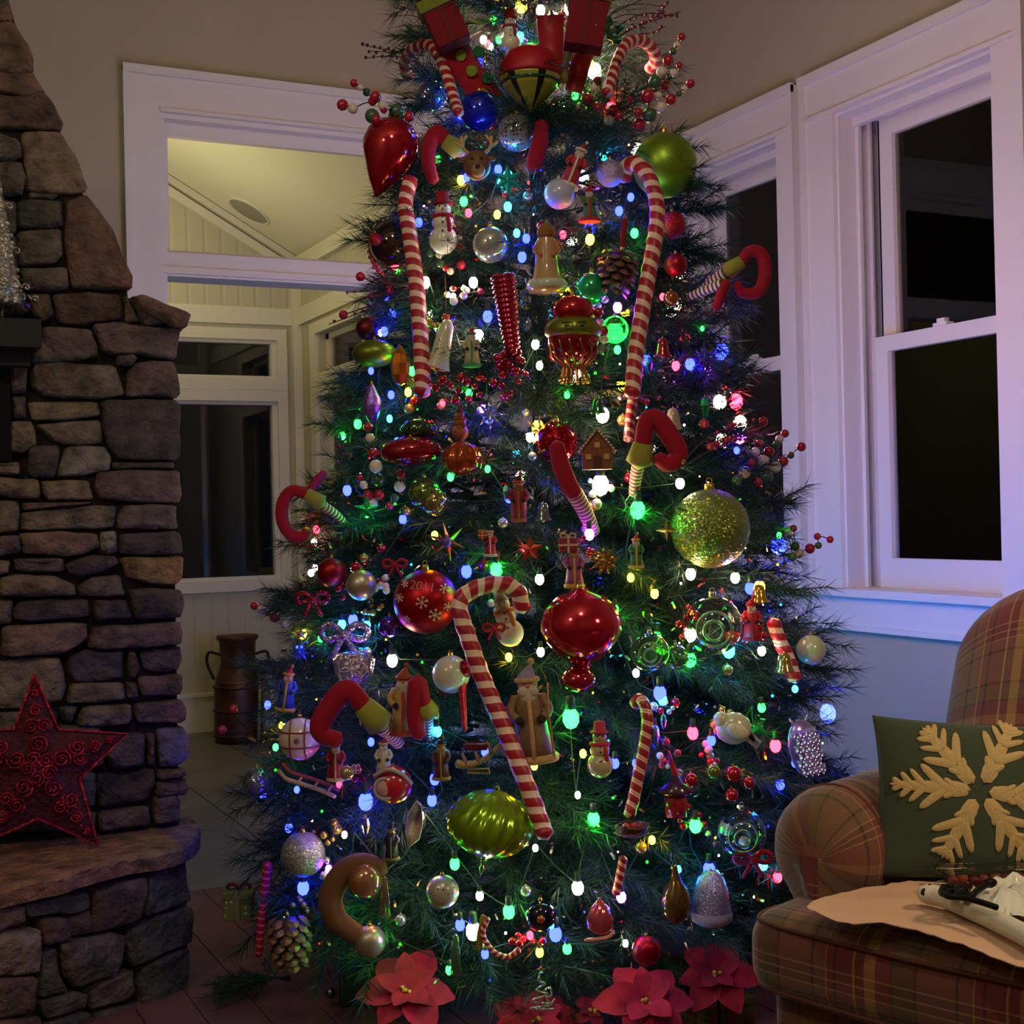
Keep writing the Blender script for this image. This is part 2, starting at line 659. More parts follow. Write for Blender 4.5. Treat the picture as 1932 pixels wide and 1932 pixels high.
# doorway with a transom light to the sunroom
r = struct_root('door_1')
for x0, x1, e in ((OX0 - .15, OX0, OX0 - .15), (OX1, OX1 + .15, OX1 + .125)):
    p = struct('casing', bx(x0, x1, YB - .022, YB, 0, 3.06), TRIM, r)
    struct('back_band', bx(e, e + .025, YB - .036, YB - .022, 0, 3.075), TRIM, p)
h = struct('head_casing', bx(OX0, OX1, YB - .022, YB, OZ, 3.06), TRIM, r)
struct('back_band', bx(OX0 - .15, OX1 + .15, YB - .04, YB - .022, 3.045, 3.08), TRIM, h)
struct('bead', bx(OX0, OX1, YB - .03, YB - .022, OZ, OZ + .015), TRIM, h)
for x0 in (OX0, OX1 - .02):
    struct('jamb', bx(x0, x0 + .02, YB - .001, YB + .15, 0, OZ - .02), TRIM, r)
struct('head_jamb', bx(OX0, OX1, YB - .001, YB + .15, OZ - .02, OZ), TRIM, r)
p = struct('transom_bar', bx(OX0 + .02, OX1 - .02, YB + .0, YB + .15, 2.225, 2.325), TRIM, r)
struct('bead', bx(OX0, OX1, YB - .014, YB, 2.235, 2.262), TRIM, p)
g = bx(OX0 + .02, OX0 + .045, YB + .06, YB + .10, 2.325, OZ - .02)
g.box((OX1 - .045, YB + .06, 2.325), (OX1 - .02, YB + .10, OZ - .02)); g.box((OX0 + .045, YB + .06, OZ - .075), (OX1 - .045, YB + .10, OZ - .02)); g.box((OX0 + .045, YB + .06, 2.325), (OX1 - .045, YB + .10, 2.345))
p = struct('transom_frame', g, TRIM, r)
struct('pane', bx(OX0 + .045, OX1 - .045, YB + .078, YB + .082, 2.345, OZ - .075), PANE, p)

# the sunroom beyond the doorway: beadboard walls, gable ceiling, dark windows
SX, SY = 2.468, 7.9
m, t, b, N, L = nt('beadboard')
tc = N('ShaderNodeTexCoord'); wv = N('ShaderNodeTexWave'); wv.bands_direction = 'DIAGONAL'; wv.inputs['Scale'].default_value = 3.2
mp = N('ShaderNodeMapping'); mp.inputs['Scale'].default_value = (2, 2, 0)
L(tc.outputs['Object'], mp.inputs[0]); L(mp.outputs[0], wv.inputs['Vector'])
cr = N('ShaderNodeValToRGB'); cr.color_ramp.elements[0].position = .03; cr.color_ramp.elements[1].position = .16
L(wv.outputs['Fac'], cr.inputs[0])
bp = N('ShaderNodeBump'); bp.inputs['Strength'].default_value = .5; bp.inputs['Distance'].default_value = .006
L(cr.outputs[0], bp.inputs['Height']); L(bp.outputs[0], b.inputs['Normal'])
b.inputs['Base Color'].default_value = hx('b5ae90'); b.inputs['Roughness'].default_value = .6
BEAD = m
SUNTRIM = pbr('sunroom_trim', .5, 0, hx('d2cbb0'))
ceil_z = lambda x: 2.75 + .57 * (SX - x)
A0, A1, B0, B1 = 1.2, 2.335, 1.2, 2.335
wz = [(2.03, 2.26), (.86, 1.90)]
xl, xr = 1.25, 2.325
g = bx(.3, xl, SY, SY + .15, 0, 4.1)
g.box((xr, SY, 0), (SX + .15, SY + .15, 4.1)); g.box((xl, SY, 0), (xr, SY + .15, wz[1][0])); g.box((xl, SY, wz[1][1]), (xr, SY + .15, wz[0][0])); g.box((xl, SY, wz[0][1]), (xr, SY + .15, 4.1))
struct('wall_far', g, BEAD)
yw0, yw1 = 6.75, 7.55
g = bx(SX, SX + .15, YB + .15, yw0, 0, 4.1)
g.box((SX, yw1, 0), (SX + .15, SY, 4.1)); g.box((SX, yw0, 0), (SX + .15, yw1, .86)); g.box((SX, yw0, 1.90), (SX + .15, yw1, 2.03)); g.box((SX, yw0, 2.26), (SX + .15, yw1, 4.1))
struct('wall_far_right', g, BEAD)
struct('wall_far_left', bx(.15, .3, YB + .15, SY, 0, 4.1), BEAD)
m_c = pbr('sunroom_ceiling', .8, 0, hx('d6cfae'))
struct('ceiling_sunroom', G().add([(SX + .15, YB + .15, ceil_z(SX + .15)), (.3, YB + .15, ceil_z(.3)), (.3, SY, ceil_z(.3)), (SX + .15, SY, ceil_z(SX + .15)), (SX + .15, YB + .15, ceil_z(SX + .15) + .1), (.3, YB + .15, ceil_z(.3) + .1), (.3, SY, ceil_z(.3) + .1), (SX + .15, SY, ceil_z(SX + .15) + .1)], [(0, 1, 2, 3), (4, 7, 6, 5), (0, 4, 5, 1), (1, 5, 6, 2), (2, 6, 7, 3), (3, 7, 4, 0)]), m_c)
# crown mouldings under the slope and along the eave
g = G()
for dz0, dz1, dy in ((-.045, -.005, .045), (-.115, -.06, .025)):
    vs = [(x, y, ceil_z(x) + d) for x in (.3, SX) for y in (SY - dy, SY) for d in (dz0, dz1)]
    g.add(vs, [(0, 1, 3, 2), (4, 6, 7, 5), (0, 4, 5, 1), (2, 3, 7, 6), (1, 5, 7, 3), (0, 2, 6, 4)])
struct('trim_1', g, SUNTRIM)
struct('trim_2', bx(SX - .04, SX, YB + .15, SY, 2.66, 2.745), SUNTRIM)
struct('trim_3', G().box((.3, SY - .02, 2.26 + .09), (SX, SY, 2.45)).box((SX - .02, YB + .15, 2.35), (SX, SY, 2.45)), SUNTRIM)
struct('baseboard_far', G().box((.3, SY - .02, 0), (SX, SY, .2)).box((.3, SY - .03, .2), (SX, SY, .22)), SUNTRIM)
struct('baseboard_far_right', bx(SX - .02, SX, YB + .15, SY - .03, 0, .21), SUNTRIM)
struct('trim_4', bx(SX - .05, SX, SY - .05, SY, .22, 2.66), SUNTRIM)
r = struct_root('window_3')
for (z0, z1) in wz:
    g = bx(xl - .09, xr + .06, SY - .022, SY, z1, z1 + .064)
    g.box((xl - .09, SY - .022, z0 - .065), (xr + .06, SY, z0)); g.box((xr, SY - .022, z0), (xr + .06, SY, z1)); g.box((xl - .09, SY - .022, z0), (xl, SY, z1))
    p = struct('casing', g, SUNTRIM, r)
    g = bx(xr - .03, xr, SY, SY + .06, z0, z1)
    g.box((xl, SY, z0), (xl + .03, SY + .06, z1)); g.box((xl + .03, SY, z0), (xr - .03, SY + .06, z0 + .02)); g.box((xl + .03, SY, z1 - .02), (xr - .03, SY + .06, z1))
    struct('sash', g, SUNTRIM, p)
    struct('pane', bx(xl, xr, SY + .038, SY + .042, z0, z1), PANE, p)
r = struct_root('window_4')
for (z0, z1) in wz:
    g = bx(SX - .022, SX, yw0 - .09, yw1 + .09, z1, z1 + .064)
    g.box((SX - .022, yw0 - .09, z0 - .065), (SX, yw1 + .09, z0)); g.box((SX - .022, yw0 - .09, z0), (SX, yw0, z1)); g.box((SX - .022, yw1, z0), (SX, yw1 + .09, z1))
    p = struct('casing', g, SUNTRIM, r)
    g = bx(SX + .05, SX + .09, yw0, yw0 + .05, z0, z1)
    g.box((SX + .05, yw1 - .05, z0), (SX + .09, yw1, z1)); g.box((SX + .05, yw0, z0), (SX + .09, yw1, z0 + .03)); g.box((SX + .05, yw0, z1 - .03), (SX + .09, yw1, z1))
    struct('sash', g, SUNTRIM, p)
    struct('pane', bx(SX + .068, SX + .072, yw0, yw1, z0, z1), PANE, p)
# round speaker let into the sloping sunroom ceiling
n_ = Vector((-.57, 0, -1)).normalized()
d_ = ray(470, 398)
k_ = (2.75 + .57 * SX - 1.2) / (d_.z + .57 * d_.x)
ps = CP + d_ * k_
e = empty('ceiling_speaker', ps, 'round grey speaker grille flush in the sloping sunroom ceiling', 'speaker')
e.rotation_euler = n_.to_track_quat('Z', 'Y').to_euler()
obj('grille', G().lathe([(0, .006), (.105, .006), (.118, .003)], 28), pbr('grille', .7, 0, hx('8f8a75')), None, e)
obj('rim', G().lathe([(.116, .0), (.118, .009), (.128, .007), (.13, 0)], 28), SUNTRIM, None, e)

# ------------------------------------------------------------------ stone fireplace
YF = 3.767
HZ = .384
S1, S2, S3, S4 = (.3106, 0, 0), (.3106, 0, 500), (.233, 0, 1050), (.2494, 0, 1450)
STONES = [
    (S1, 'sb', [(-90, -60), (25, -60), (40, 20), (75, 140), (-90, 150)]), (S1, 'sb', [(-90, 155), (80, 140), (130, 230), (165, 290), (195, 380), (195, 450), (120, 470), (-90, 440)]),
    (S1, 'br', [(-90, 450), (190, 455), (230, 520), (270, 570), (180, 600), (-90, 560)]), (S1, 'db', [(-90, 580), (120, 590), (260, 575), (310, 630), (350, 700), (380, 760), (370, 800), (220, 790), (120, 780), (-90, 780)]),
    (S1, 'gr', [(-90, 800), (90, 850), (112, 885), (120, 960), (60, 990), (-90, 980)]), (S1, 'tn', [(130, 810), (360, 805), (420, 900), (480, 1010), (525, 1150), (440, 1180), (240, 1175), (160, 1160), (145, 1000)]),
    (S1, 'gr', [(-90, 1005), (125, 1000), (140, 1090), (130, 1200), (-90, 1200)]), (S1, 'gr', [(175, 1182), (350, 1190), (310, 1218), (180, 1218)]), (S1, 'dg', [(100, 1240), (200, 1225), (370, 1230), (375, 1370), (300, 1395), (100, 1390)]),
    (S1, 'gr', [(100, 1415), (360, 1400), (375, 1560), (330, 1610), (110, 1620)]), (S1, 'gr', [(110, 1640), (390, 1635), (405, 1750), (360, 1770), (130, 1770)]), (S1, 'gr', [(-90, 1220), (90, 1240), (90, 1420), (-90, 1420)]), (S1, 'dg', [(-90, 1440), (95, 1440), (100, 1640), (-90, 1640)]),
    (S1, 'br', [(395, 1230), (520, 1195), (600, 1290), (680, 1410), (760, 1600), (800, 1680), (800, 1760), (600, 1760), (430, 1745), (400, 1500)]),
    (S2, 'db', [(-60, 160), (150, 165), (165, 300), (-60, 310)]), (S2, 'br', [(170, 185), (290, 185), (310, 310), (255, 345), (185, 310)]), (S2, 'db', [(320, 190), (440, 170), (730, 190), (735, 340), (560, 350), (510, 375), (380, 360), (340, 330)]),
    (S2, 'br', [(748, 200), (785, 215), (845, 350), (755, 350)]), (S2, 'pu', [(825, 275), (860, 285), (1000, 372), (860, 378)]), (S2, 'pg', [(560, 365), (740, 355), (850, 385), (1085, 390), (1050, 575), (900, 560), (840, 545), (690, 550), (610, 530)]),
    (S2, 'pg', [(700, 560), (800, 545), (825, 570), (790, 620), (710, 610)]), (S2, 'pg', [(260, 380), (540, 400), (585, 500), (580, 560), (480, 585), (180, 600), (170, 500), (250, 470)]),
    (S2, 'tp', [(200, 605), (340, 595), (690, 615), (755, 790), (620, 815), (380, 805), (260, 800), (190, 740), (180, 660)]), (S2, 'pu', [(810, 605), (920, 585), (1045, 590), (1085, 780), (1060, 805), (770, 800), (770, 690)]),
    (S2, 'gr', [(45, 560), (155, 560), (155, 780), (60, 790)]), (S2, 'gr', [(70, 800), (150, 800), (150, 930), (80, 935)]), (S2, 'tn', [(165, 835), (580, 835), (600, 915), (460, 935), (200, 945)]),
    (S2, 'dp', [(620, 825), (1080, 830), (1085, 1185), (800, 1185), (710, 1170), (650, 1090), (620, 990)]), (S2, 'tp', [(220, 975), (440, 950), (605, 942), (615, 1085), (400, 1090), (310, 1065)]), (S2, 'tn', [(60, 960), (180, 955), (210, 1000), (205, 1090), (140, 1140), (50, 1135)]),
    (S2, 'dp', [(170, 1110), (340, 1100), (355, 1150), (325, 1285), (190, 1290), (165, 1250)]), (S2, 'lg', [(400, 1105), (630, 1105), (665, 1170), (655, 1250), (460, 1280), (340, 1285), (370, 1180)]), (S2, 'db', [(680, 1200), (1040, 1200), (1040, 1235), (690, 1240)]),
    (S2, 'pu', [(600, 1262), (800, 1250), (1080, 1252), (1090, 1390), (1075, 1440), (800, 1440), (600, 1415), (580, 1340)]), (S2, 'tn', [(-60, 1200), (110, 1200), (110, 1270), (-60, 1270)]), (S2, 'tn', [(-60, 1290), (215, 1305), (240, 1390), (230, 1420), (50, 1410), (-60, 1380)]),
    (S2, 'tn', [(245, 1312), (530, 1312), (560, 1425), (290, 1430), (258, 1380)]), (S2, 'tn', [(-60, 1430), (105, 1440), (105, 1610), (-60, 1630)]), (S2, 'tn', [(130, 1505), (240, 1490), (520, 1462), (700, 1465), (690, 1590), (600, 1600), (125, 1610)]),
    (S2, 'br', [(135, 1445), (560, 1440), (520, 1455), (240, 1480), (135, 1490)]), (S2, 'pg', [(745, 1460), (1065, 1460), (1070, 1600), (900, 1605), (715, 1600), (720, 1520)]), (S2, 'dp', [(730, 1635), (1040, 1618), (1085, 1640), (1095, 1750), (860, 1755), (720, 1750)]),
    (S2, 'lg', [(610, 1625), (690, 1620), (710, 1740), (660, 1755), (610, 1745)]), (S2, 'rt', [(125, 1632), (300, 1620), (585, 1632), (595, 1710), (480, 1755), (400, 1768), (140, 1748)]), (S2, 'pg', [(-60, 1650), (105, 1645), (115, 1740), (-60, 1780)]),
    (S2, 'or', [(725, 1778), (1105, 1768), (1095, 1900), (1060, 1940), (880, 1928), (760, 1890)]), (S2, 'pg', [(80, 1785), (370, 1780), (380, 1858), (150, 1862), (90, 1850)]), (S2, 'dp', [(440, 1795), (560, 1762), (690, 1770), (715, 1810), (600, 1865), (480, 1890), (400, 1868), (390, 1820)]),
    (S2, 'tn', [(-60, 1790), (50, 1800), (45, 1870), (-60, 1885)]),
    (S3, 'tn', [(10, 165), (130, 145), (440, 155), (590, 230), (600, 308), (200, 315), (0, 312)]), (S3, 'tp', [(620, 245), (740, 160), (955, 150), (1005, 310), (800, 315), (640, 310)]), (S3, 'pg', [(-80, 350), (92, 362), (82, 530), (-80, 560)]),
    (S3, 'dp', [(160, 368), (480, 340), (690, 348), (715, 480), (450, 500), (250, 520), (110, 500), (110, 425)]), (S3, 'dp', [(765, 355), (1000, 348), (1055, 490), (900, 500), (765, 508), (750, 430)]), (S3, 'dp', [(1045, 268), (1200, 262), (1440, 272), (1470, 380), (1450, 488), (1300, 500), (1085, 498)]),
    (S3, 'rt', [(20, 562), (480, 540), (690, 535), (692, 650), (600, 725), (520, 770), (100, 808), (15, 788)]), (S3, 'pu', [(750, 572), (960, 555), (1440, 524), (1470, 620), (1450, 706), (1050, 730), (800, 745), (705, 728), (722, 640)]),
    (S3, 'dp', [(560, 795), (690, 748), (750, 775), (985, 765), (985, 968), (800, 998), (605, 1012), (548, 930)]), (S3, 'db', [(1025, 772), (1078, 760), (1120, 900), (1080, 975), (1040, 970)]), (S3, 'dp', [(1122, 765), (1440, 730), (1460, 830), (1440, 915), (1330, 930), (1150, 908)]),
    (S3, 'tn', [(-80, 855), (240, 825), (470, 825), (508, 930), (515, 1050), (488, 1155), (430, 1175), (200, 1215), (-80, 1235)]), (S3, 'tp', [(565, 1032), (740, 1015), (980, 1018), (998, 1148), (750, 1172), (535, 1182)]), (S3, 'pu', [(1012, 1015), (1098, 1022), (1108, 1128), (1022, 1138)]),
    (S3, 'pu', [(1122, 972), (1460, 954), (1475, 1060), (1440, 1115), (1132, 1118)]), (S3, 'gr', [(480, 1215), (615, 1212), (568, 1335), (500, 1320)]), (S3, 'tp', [(680, 1215), (1045, 1188), (1060, 1300), (1036, 1345), (800, 1370), (630, 1355), (648, 1280)]),
    (S3, 'pu', [(1092, 1184), (1460, 1160), (1490, 1230), (1490, 1316), (1440, 1340), (1112, 1336), (1080, 1260)]), (S3, 'lp', [(1264, 1392), (1470, 1374), (1510, 1450), (1510, 1616), (1400, 1695), (1284, 1695), (1264, 1550)]), (S3, 'pu', [(1180, 1424), (1238, 1424), (1238, 1686), (1184, 1678)]),
    (S3, 'dp', [(835, 1424), (1150, 1424), (1150, 1676), (900, 1714), (853, 1600)]), (S3, 'db', [(785, 1762), (1235, 1714), (1238, 1850), (1200, 1924), (765, 1924)]), (S3, 'br', [(1264, 1722), (1486, 1714), (1486, 1766), (1300, 1795), (1264, 1776)]), (S3, 'pu', [(1275, 1832), (1490, 1796), (1508, 1860), (1490, 1926), (1246, 1926)]),
    (S3, 'tp', [(-80, 1262), (455, 1245), (445, 1490), (-80, 1500)]), (S3, 'db', [(-80, 1520), (815, 1505), (835, 1695), (-80, 1730)]), (S3, 'tp', [(470, 1360), (800, 1385), (820, 1490), (470, 1490)]), (S3, 'gr', [(-80, 1750), (760, 1740), (740, 1920), (-80, 1920)]),
    (S4, 'db', [(740, 85), (1155, 80), (1155, 130), (1100, 220), (860, 275), (740, 275)]), (S4, 'pu', [(1184, 98), (1388, 74), (1408, 148), (1320, 166), (1184, 176)]), (S4, 'pu', [(1155, 204), (1310, 188), (1356, 230), (1346, 386), (1165, 410)]),
    (S4, 'br', [(735, 322), (1108, 275), (1115, 412), (800, 455), (735, 460)]), (S4, 'db', [(-80, 80), (715, 80), (715, 285), (-80, 290)]), (S4, 'db', [(-80, 310), (715, 310), (715, 460), (-80, 470)])]
HEARTH = [
    ('br', [(-80, 1070), (160, 1040), (172, 1148), (-80, 1235)]), ('dg', [(182, 1044), (640, 936), (656, 1050), (500, 1095), (260, 1108), (200, 1118)]), ('db', [(692, 934), (1086, 816), (1098, 900), (1058, 1116), (960, 1166), (692, 1234), (682, 1050)]),
    ('dg', [(1122, 804), (1376, 696), (1406, 870), (1418, 996), (1210, 1074), (1092, 1106)]), ('db', [(302, 1142), (488, 1124), (498, 1286), (312, 1334)]), ('db', [(517, 1122), (648, 1074), (676, 1228), (522, 1266)]),
    ('tn', [(-80, 1258), (280, 1206), (285, 1398), (270, 1536), (-80, 1570)]), ('gr', [(442, 1324), (560, 1294), (820, 1236), (908, 1262), (902, 1448), (830, 1556), (560, 1646), (482, 1560)]), ('dg', [(980, 1204), (1200, 1116), (1418, 1036), (1426, 1296), (1200, 1396), (982, 1484), (934, 1380), (924, 1320)]),
    ('dg', [(302, 1402), (418, 1364), (438, 1560), (498, 1676), (292, 1736)]), ('dg', [(1062, 1504), (1200, 1426), (1416, 1338), (1398, 1676), (1200, 1794), (1062, 1834), (1042, 1650)]), ('gr', [(662, 1702), (740, 1626), (996, 1516), (996, 1696), (900, 1764), (682, 1814)]),
    ('br', [(-80, 1590), (258, 1574), (238, 1846), (-80, 1890)]), ('dg', [(292, 1764), (560, 1686), (636, 1704), (626, 1796), (322, 1894)]), ('dg', [(332, 1914), (648, 1836), (676, 1936), (600, 2080), (382, 2060)]), ('dg', [(702, 1854), (1038, 1776), (1196, 1832), (1000, 1960), (702, 2080)]),
    ('br', [(-80, 1905), (280, 1870), (340, 2060), (-80, 2100)])]
PAL = {'sb': '806450', 'br': '745848', 'db': '60493e', 'tn': '86705a', 'gr': '6a5d52', 'dg': '564d44', 'pu': '705652', 'pg': '725d58', 'dp': '584847', 'tp': '7a6656', 'lg': '94857a', 'rt': '886858', 'or': '967048', 'lp': '7c6a88'}
fp = empty('stone_fireplace', (.4, YF + .6, 0), 'tall stacked field stone fireplace tapering upward beside the doorway', 'fireplace')


def stone_piece(pts3, nrm, proud, color, parent, name='stone', inset=.011):
    """one rounded stone from an outline lying on the wall, standing PROUD along NRM"""
    n = len(pts3)
    P = []
    for i in range(n):                       # corner cutting
        a, b = pts3[i], pts3[(i + 1) % n]
        P += [a.lerp(b, q) for q in (.08, .3, .5, .7, .92)]
    c = sum(P, Vector()) / len(P)
    sd = random.random() * 50
    P = [c + (p - c) * (1 + (.0015 + .005 * noise.noise(p * 24 + Vector((sd, 0, 0)))) / max(.03, (p - c).length)) for p in P]
    k = len(P)
    vs = [p - nrm * .03 for p in P]
    for f, ins in ((.55, 0), (.9, inset * .45), (1.0, inset)):
        for p in P:
            d = (c - p)
            q = p + d * min(.45, ins / max(d.length, .01))
            q = q + nrm * (proud * f + .010 * (noise.noise(q * 14 + Vector((sd, 0, 0)))))
            vs.append(q)
    for t in (.5,):
        for i, p in enumerate(P):
            q = p.lerp(c, t)
            vs.append(q + nrm * (proud * 1.04 + .018 * noise.noise(q * 11 + Vector((sd, 0, 0)))))
    vs.append(c + nrm * (proud * 1.08))
    fs = []
    for r_ in range(4):
        for i in range(k):
            j = (i + 1) % k
            fs.append((r_ * k + i, r_ * k + j, (r_ + 1) * k + j, (r_ + 1) * k + i))
    for i in range(k):
        fs.append((4 * k + i, 4 * k + (i + 1) % k, 5 * k))
    col = hx(PAL[color])
    j = random.uniform(.88, 1.12)
    j *= .72
    return obj(name, G().add([v - parent.location for v in vs], fs), STONE, (col[0] * j, col[1] * j, col[2] * j, 1), parent)


for (s, ox, oy), c, poly in STONES:
    pts = [at_plane(ox + x * s, oy + y * s, 1, YF) for x, y in poly]
    stone_piece(pts, Vector((0, -1, 0)), random.uniform(.02, .042), c, fp)
# the leaning cap stone on the shoulder
pts = [at_plane(x * .3106, 500 + y * .3106, 1, YF - .04) for x, y in [(785, 205), (850, 188), (1145, 308), (1120, 388), (1060, 378), (850, 272)]]
stone_piece(pts, Vector((0, -1, 0)), .05, 'rt', fp)
stone_piece([p + Vector((0, .06, -.004)) for p in pts], Vector((0, -1, 0)), .05, 'pu', fp)
# mortar core behind the stones
prof = [(342, 1600), (338, 1330), (334, 1100), (330, 900), (331, 700), (330, 620), (248, 572), (240, 545), (200, 430), (150, 350), (108, 235), (52, 120), (20, 0), (10, -60), (-400, -60), (-400, 1640)]
loc = fp.location
pf = [at_plane(x - 3, y, 1, YF) for x, y in prof]
g = G().slab([(p.x, p.z) for p in pf], YF + .004, YB)
g.v = [tuple(Vector(v) - loc) for v in g.v]
obj('mortar_core', g, MORTAR, None, fp, smooth=False)
# raised hearth: curved flagstone top over curved stone front
front = [at_plane(x, y, 2, HZ) for x, y in [(0, 1672), (117, 1645), (150, 1634), (244, 1610), (309, 1600), (359, 1582), (377, 1560)]]
left = [Vector((-.9, 2.80, HZ)), Vector((-.5, 2.93, HZ)), Vector((-.1, 3.12, HZ)), Vector((.15, 3.25, HZ))]
edge = left + front + [Vector((.86, 3.80, HZ))]
edge = smooth_path(edge, 5)


def hearth_slab(a, b, zt, th):
    seg = [e for i, e in enumerate(edge) if a <= i <= b]
    rim = [(e.x, e.y) for e in seg]
    back = [(rim[-1][0] if b >= len(edge) - 1 else rim[-1][0] - .02, YF + .1), (rim[0][0] - .02, YF + .1)]
    o2 = rim + back
    n = len(o2)
    vs = [(x, y, zt) for x, y in o2] + [(x, y - (.012 if i < len(rim) else 0), zt - .012 - .006 * noise.noise((x * 20, y * 20, 3))) for i, (x, y) in enumerate(o2)] + [(x, y, zt - th) for x, y in o2]
    fs = [tuple(range(n)), tuple(2 * n + i for i in reversed(range(n)))]
    for q in (0, 1):
        for i in range(n):
            j = (i + 1) % n
            fs.append((q * n + i, (q + 1) * n + i, (q + 1) * n + j, q * n + j))
    return G().add([Vector(v) - loc for v in vs], fs)


cuts = [0, 14, 24, 36, 37 + 6, len(edge) - 1]
for i in range(len(cuts) - 1):
    a, b = cuts[i], cuts[i + 1]
    c = ['7d553d', '85593c', '8a5c40', '80603f', '6a5560'][i]
    obj('hearth_slab', hearth_slab(a, b, HZ - .001 * i, .05), STONE, c, fp, smooth=False)


def on_front(px, py, ins=.03):
    """the ray's hit on the vertical surface under the hearth's curved edge"""
    d = ray(px, py)
    best = None
    E2 = [Vector((e.x - .01, e.y + ins)) for e in edge]
    E2 = [E2[0] - (E2[1] - E2[0]) * 3] + E2
    for i in range(len(E2) - 1):
        a, b = E2[i], E2[i + 1]
        ab = b - a
        den = d.x * ab.y - d.y * ab.x
        if abs(den) < 1e-9:
            continue
        t = (a.x * ab.y - a.y * ab.x) / den
        u = (a.x * d.y - a.y * d.x) / den
        if t > 0 and -.02 <= u <= 1.02:
            if best is None or t < best[0]:
                best = (t, Vector((ab.y, -ab.x, 0)).normalized())
    if best is None:
        return None
    return CP + d * best[0], best[1]


for c, poly in HEARTH:
    hits = [on_front(x * .2494, 1450 + y * .2494) for x, y in poly]
    if any(h is None for h in hits):
        continue
    nrm = sum((h[1] for h in hits), Vector()).normalized()
    stone_piece([h[0] for h in hits], nrm, random.uniform(.012, .028), c, fp)
g = G()
rim = [(e.x - .03, e.y + .045) for e in edge]
n = len(rim)
vs = [(x, y, 0) for x, y in rim] + [(rim[-1][0], YF + .1, 0), (rim[0][0], YF + .1, 0)]
vs += [(x, y, HZ - .052) for x, y, _ in vs]
k = n + 2
g.add([Vector(v) - loc for v in vs], [(i, (i + 1) % k, k + (i + 1) % k, k + i) for i in range(k)] + [tuple(range(k, 2 * k))])
obj('hearth_core', g, MORTAR, None, fp, smooth=False)
# mantel shelf with bracket, and a black slab painting the firebox opening's shade
a = at_plane(78, 602, 1, YF - .16); b = at_plane(74, 655, 1, YF - .16)
mt = obj('mantel_shelf', bx(-1.2 - loc.x, a.x - loc.x, YF - .16 - loc.y, YF - loc.y, b.z, a.z), DARKWOOD, None, fp, smooth=False)
o = obj('bracket', bx(-.02 - loc.x, at_plane(58, 690, 1, YF - .1).x - loc.x, YF - .1 - loc.y, YF - loc.y, at_plane(58, 690, 1, YF - .1).z, b.z), DARKWOOD, None, fp, smooth=False)
a = at_plane(18, 690, 1, YF - .035); b = at_plane(18, 870, 1, YF - .035)
obj('firebox_shade', G().box((-.8 - loc.x, YF - .035 - loc.y, b.z), (a.x - loc.x, YF + .01 - loc.y, a.z)), BLACK, None, fp, smooth=False)

# ------------------------------------------------------------------ the tree
TX, TY = 1.744, 3.378
PROFILE = [(.02, .58), (.14, .75), (.30, .785), (.50, .78), (.72, .745), (1.01, .665), (1.30, .59), (1.60, .49), (1.89, .40), (2.04, .35), (2.18, .275), (2.33, .20), (2.47, .135), (2.7, .08), (3.0, .03)]


def prof_r(z):
    if z <= PROFILE[0][0]:
        return PROFILE[0][1]
    for (a, ra), (b, rb) in zip(PROFILE, PROFILE[1:]):
        if z <= b:
            return ra + (rb - ra) * (z - a) / (b - a)
    return .04


def tree_depth(px, py, out=0.0):
    """distance along the view at which the ray through a pixel meets the tree's outer surface (OUT metres in front of it)"""
    d = ray(px, py)
    t = 2.4
    best = (9, 3.8)
    while t < 4.0:
        p = CP + d * t
        q = math.hypot(p.x - TX, p.y - TY) - prof_r(p.z) - out
        if q < best[0]:
            best = (q, t)
        if q < 0:
            return t
        t += .01
    return best[1]


def needle_branch(name, L, ntw, seed, dens=1.0):
    """stem, side twigs and long soft needles along +x, one mesh"""
    rnd = random.Random(seed)
    g = G()
    stem = [(0, 0, 0), (L * .5, 0, .02), (L, 0, .0)]
    g.tube(stem, [.006, .004, .0015], 4, cap=False)
    nv, nf = [], []

    def needles(a, b, cnt, ln):
        ax = (b - a).normalized()
        s = ax.cross(Vector((0, 0, 1)))
        s = s.normalized() if s.length > .01 else Vector((0, 1, 0))
        u = s.cross(ax)
        for i in range(cnt):
            t = (i + rnd.random()) / cnt
            p = a.lerp(b, t)
            an = rnd.uniform(0, 6.283)
            sp = rnd.uniform(.55, .95) if t < .92 else rnd.uniform(.1, .5)
            d = (ax * math.cos(sp) + (s * math.cos(an) + u * math.sin(an)) * math.sin(sp)).normalized()
            l = ln * rnd.uniform(.7, 1.15)
            w = d.cross(Vector((rnd.random() - .5, rnd.random() - .5, rnd.random() - .5))).normalized() * .0011
            e = p + d * l + Vector((0, 0, -.006))
            k = len(nv)
            nv.extend([p - w, p + w, e])
            nf.append((k, k + 1, k + 2))
    tips = []
    for i in range(ntw):
        t = .25 + .72 * i / max(1, ntw - 1)
        a = Vector((L * t, 0, .02 * (1 - t)))
        sg = 1 if i % 2 else -1
        ang = rnd.uniform(.45, .9) * sg
        l = rnd.uniform(.10, .17) * (1.1 - .35 * t)
        b = a + Vector((math.cos(ang), math.sin(ang), rnd.uniform(-.35, .4))) * l
        g.tube([a, b], [.0025, .001], 3, cap=False)
        needles(a, b, int(66 * dens), .058)
    needles(Vector((L * .35, 0, .015)), Vector((L, 0, 0)), int(120 * dens), .058)
    needles(Vector((L * .8, 0, 0)), Vector((L * 1.06, 0, .0)), int(50 * dens), .06)
    g.add(nv, nf)
    me = g.mesh(name, False)
    me.materials.append(NEEDLE)
    return me


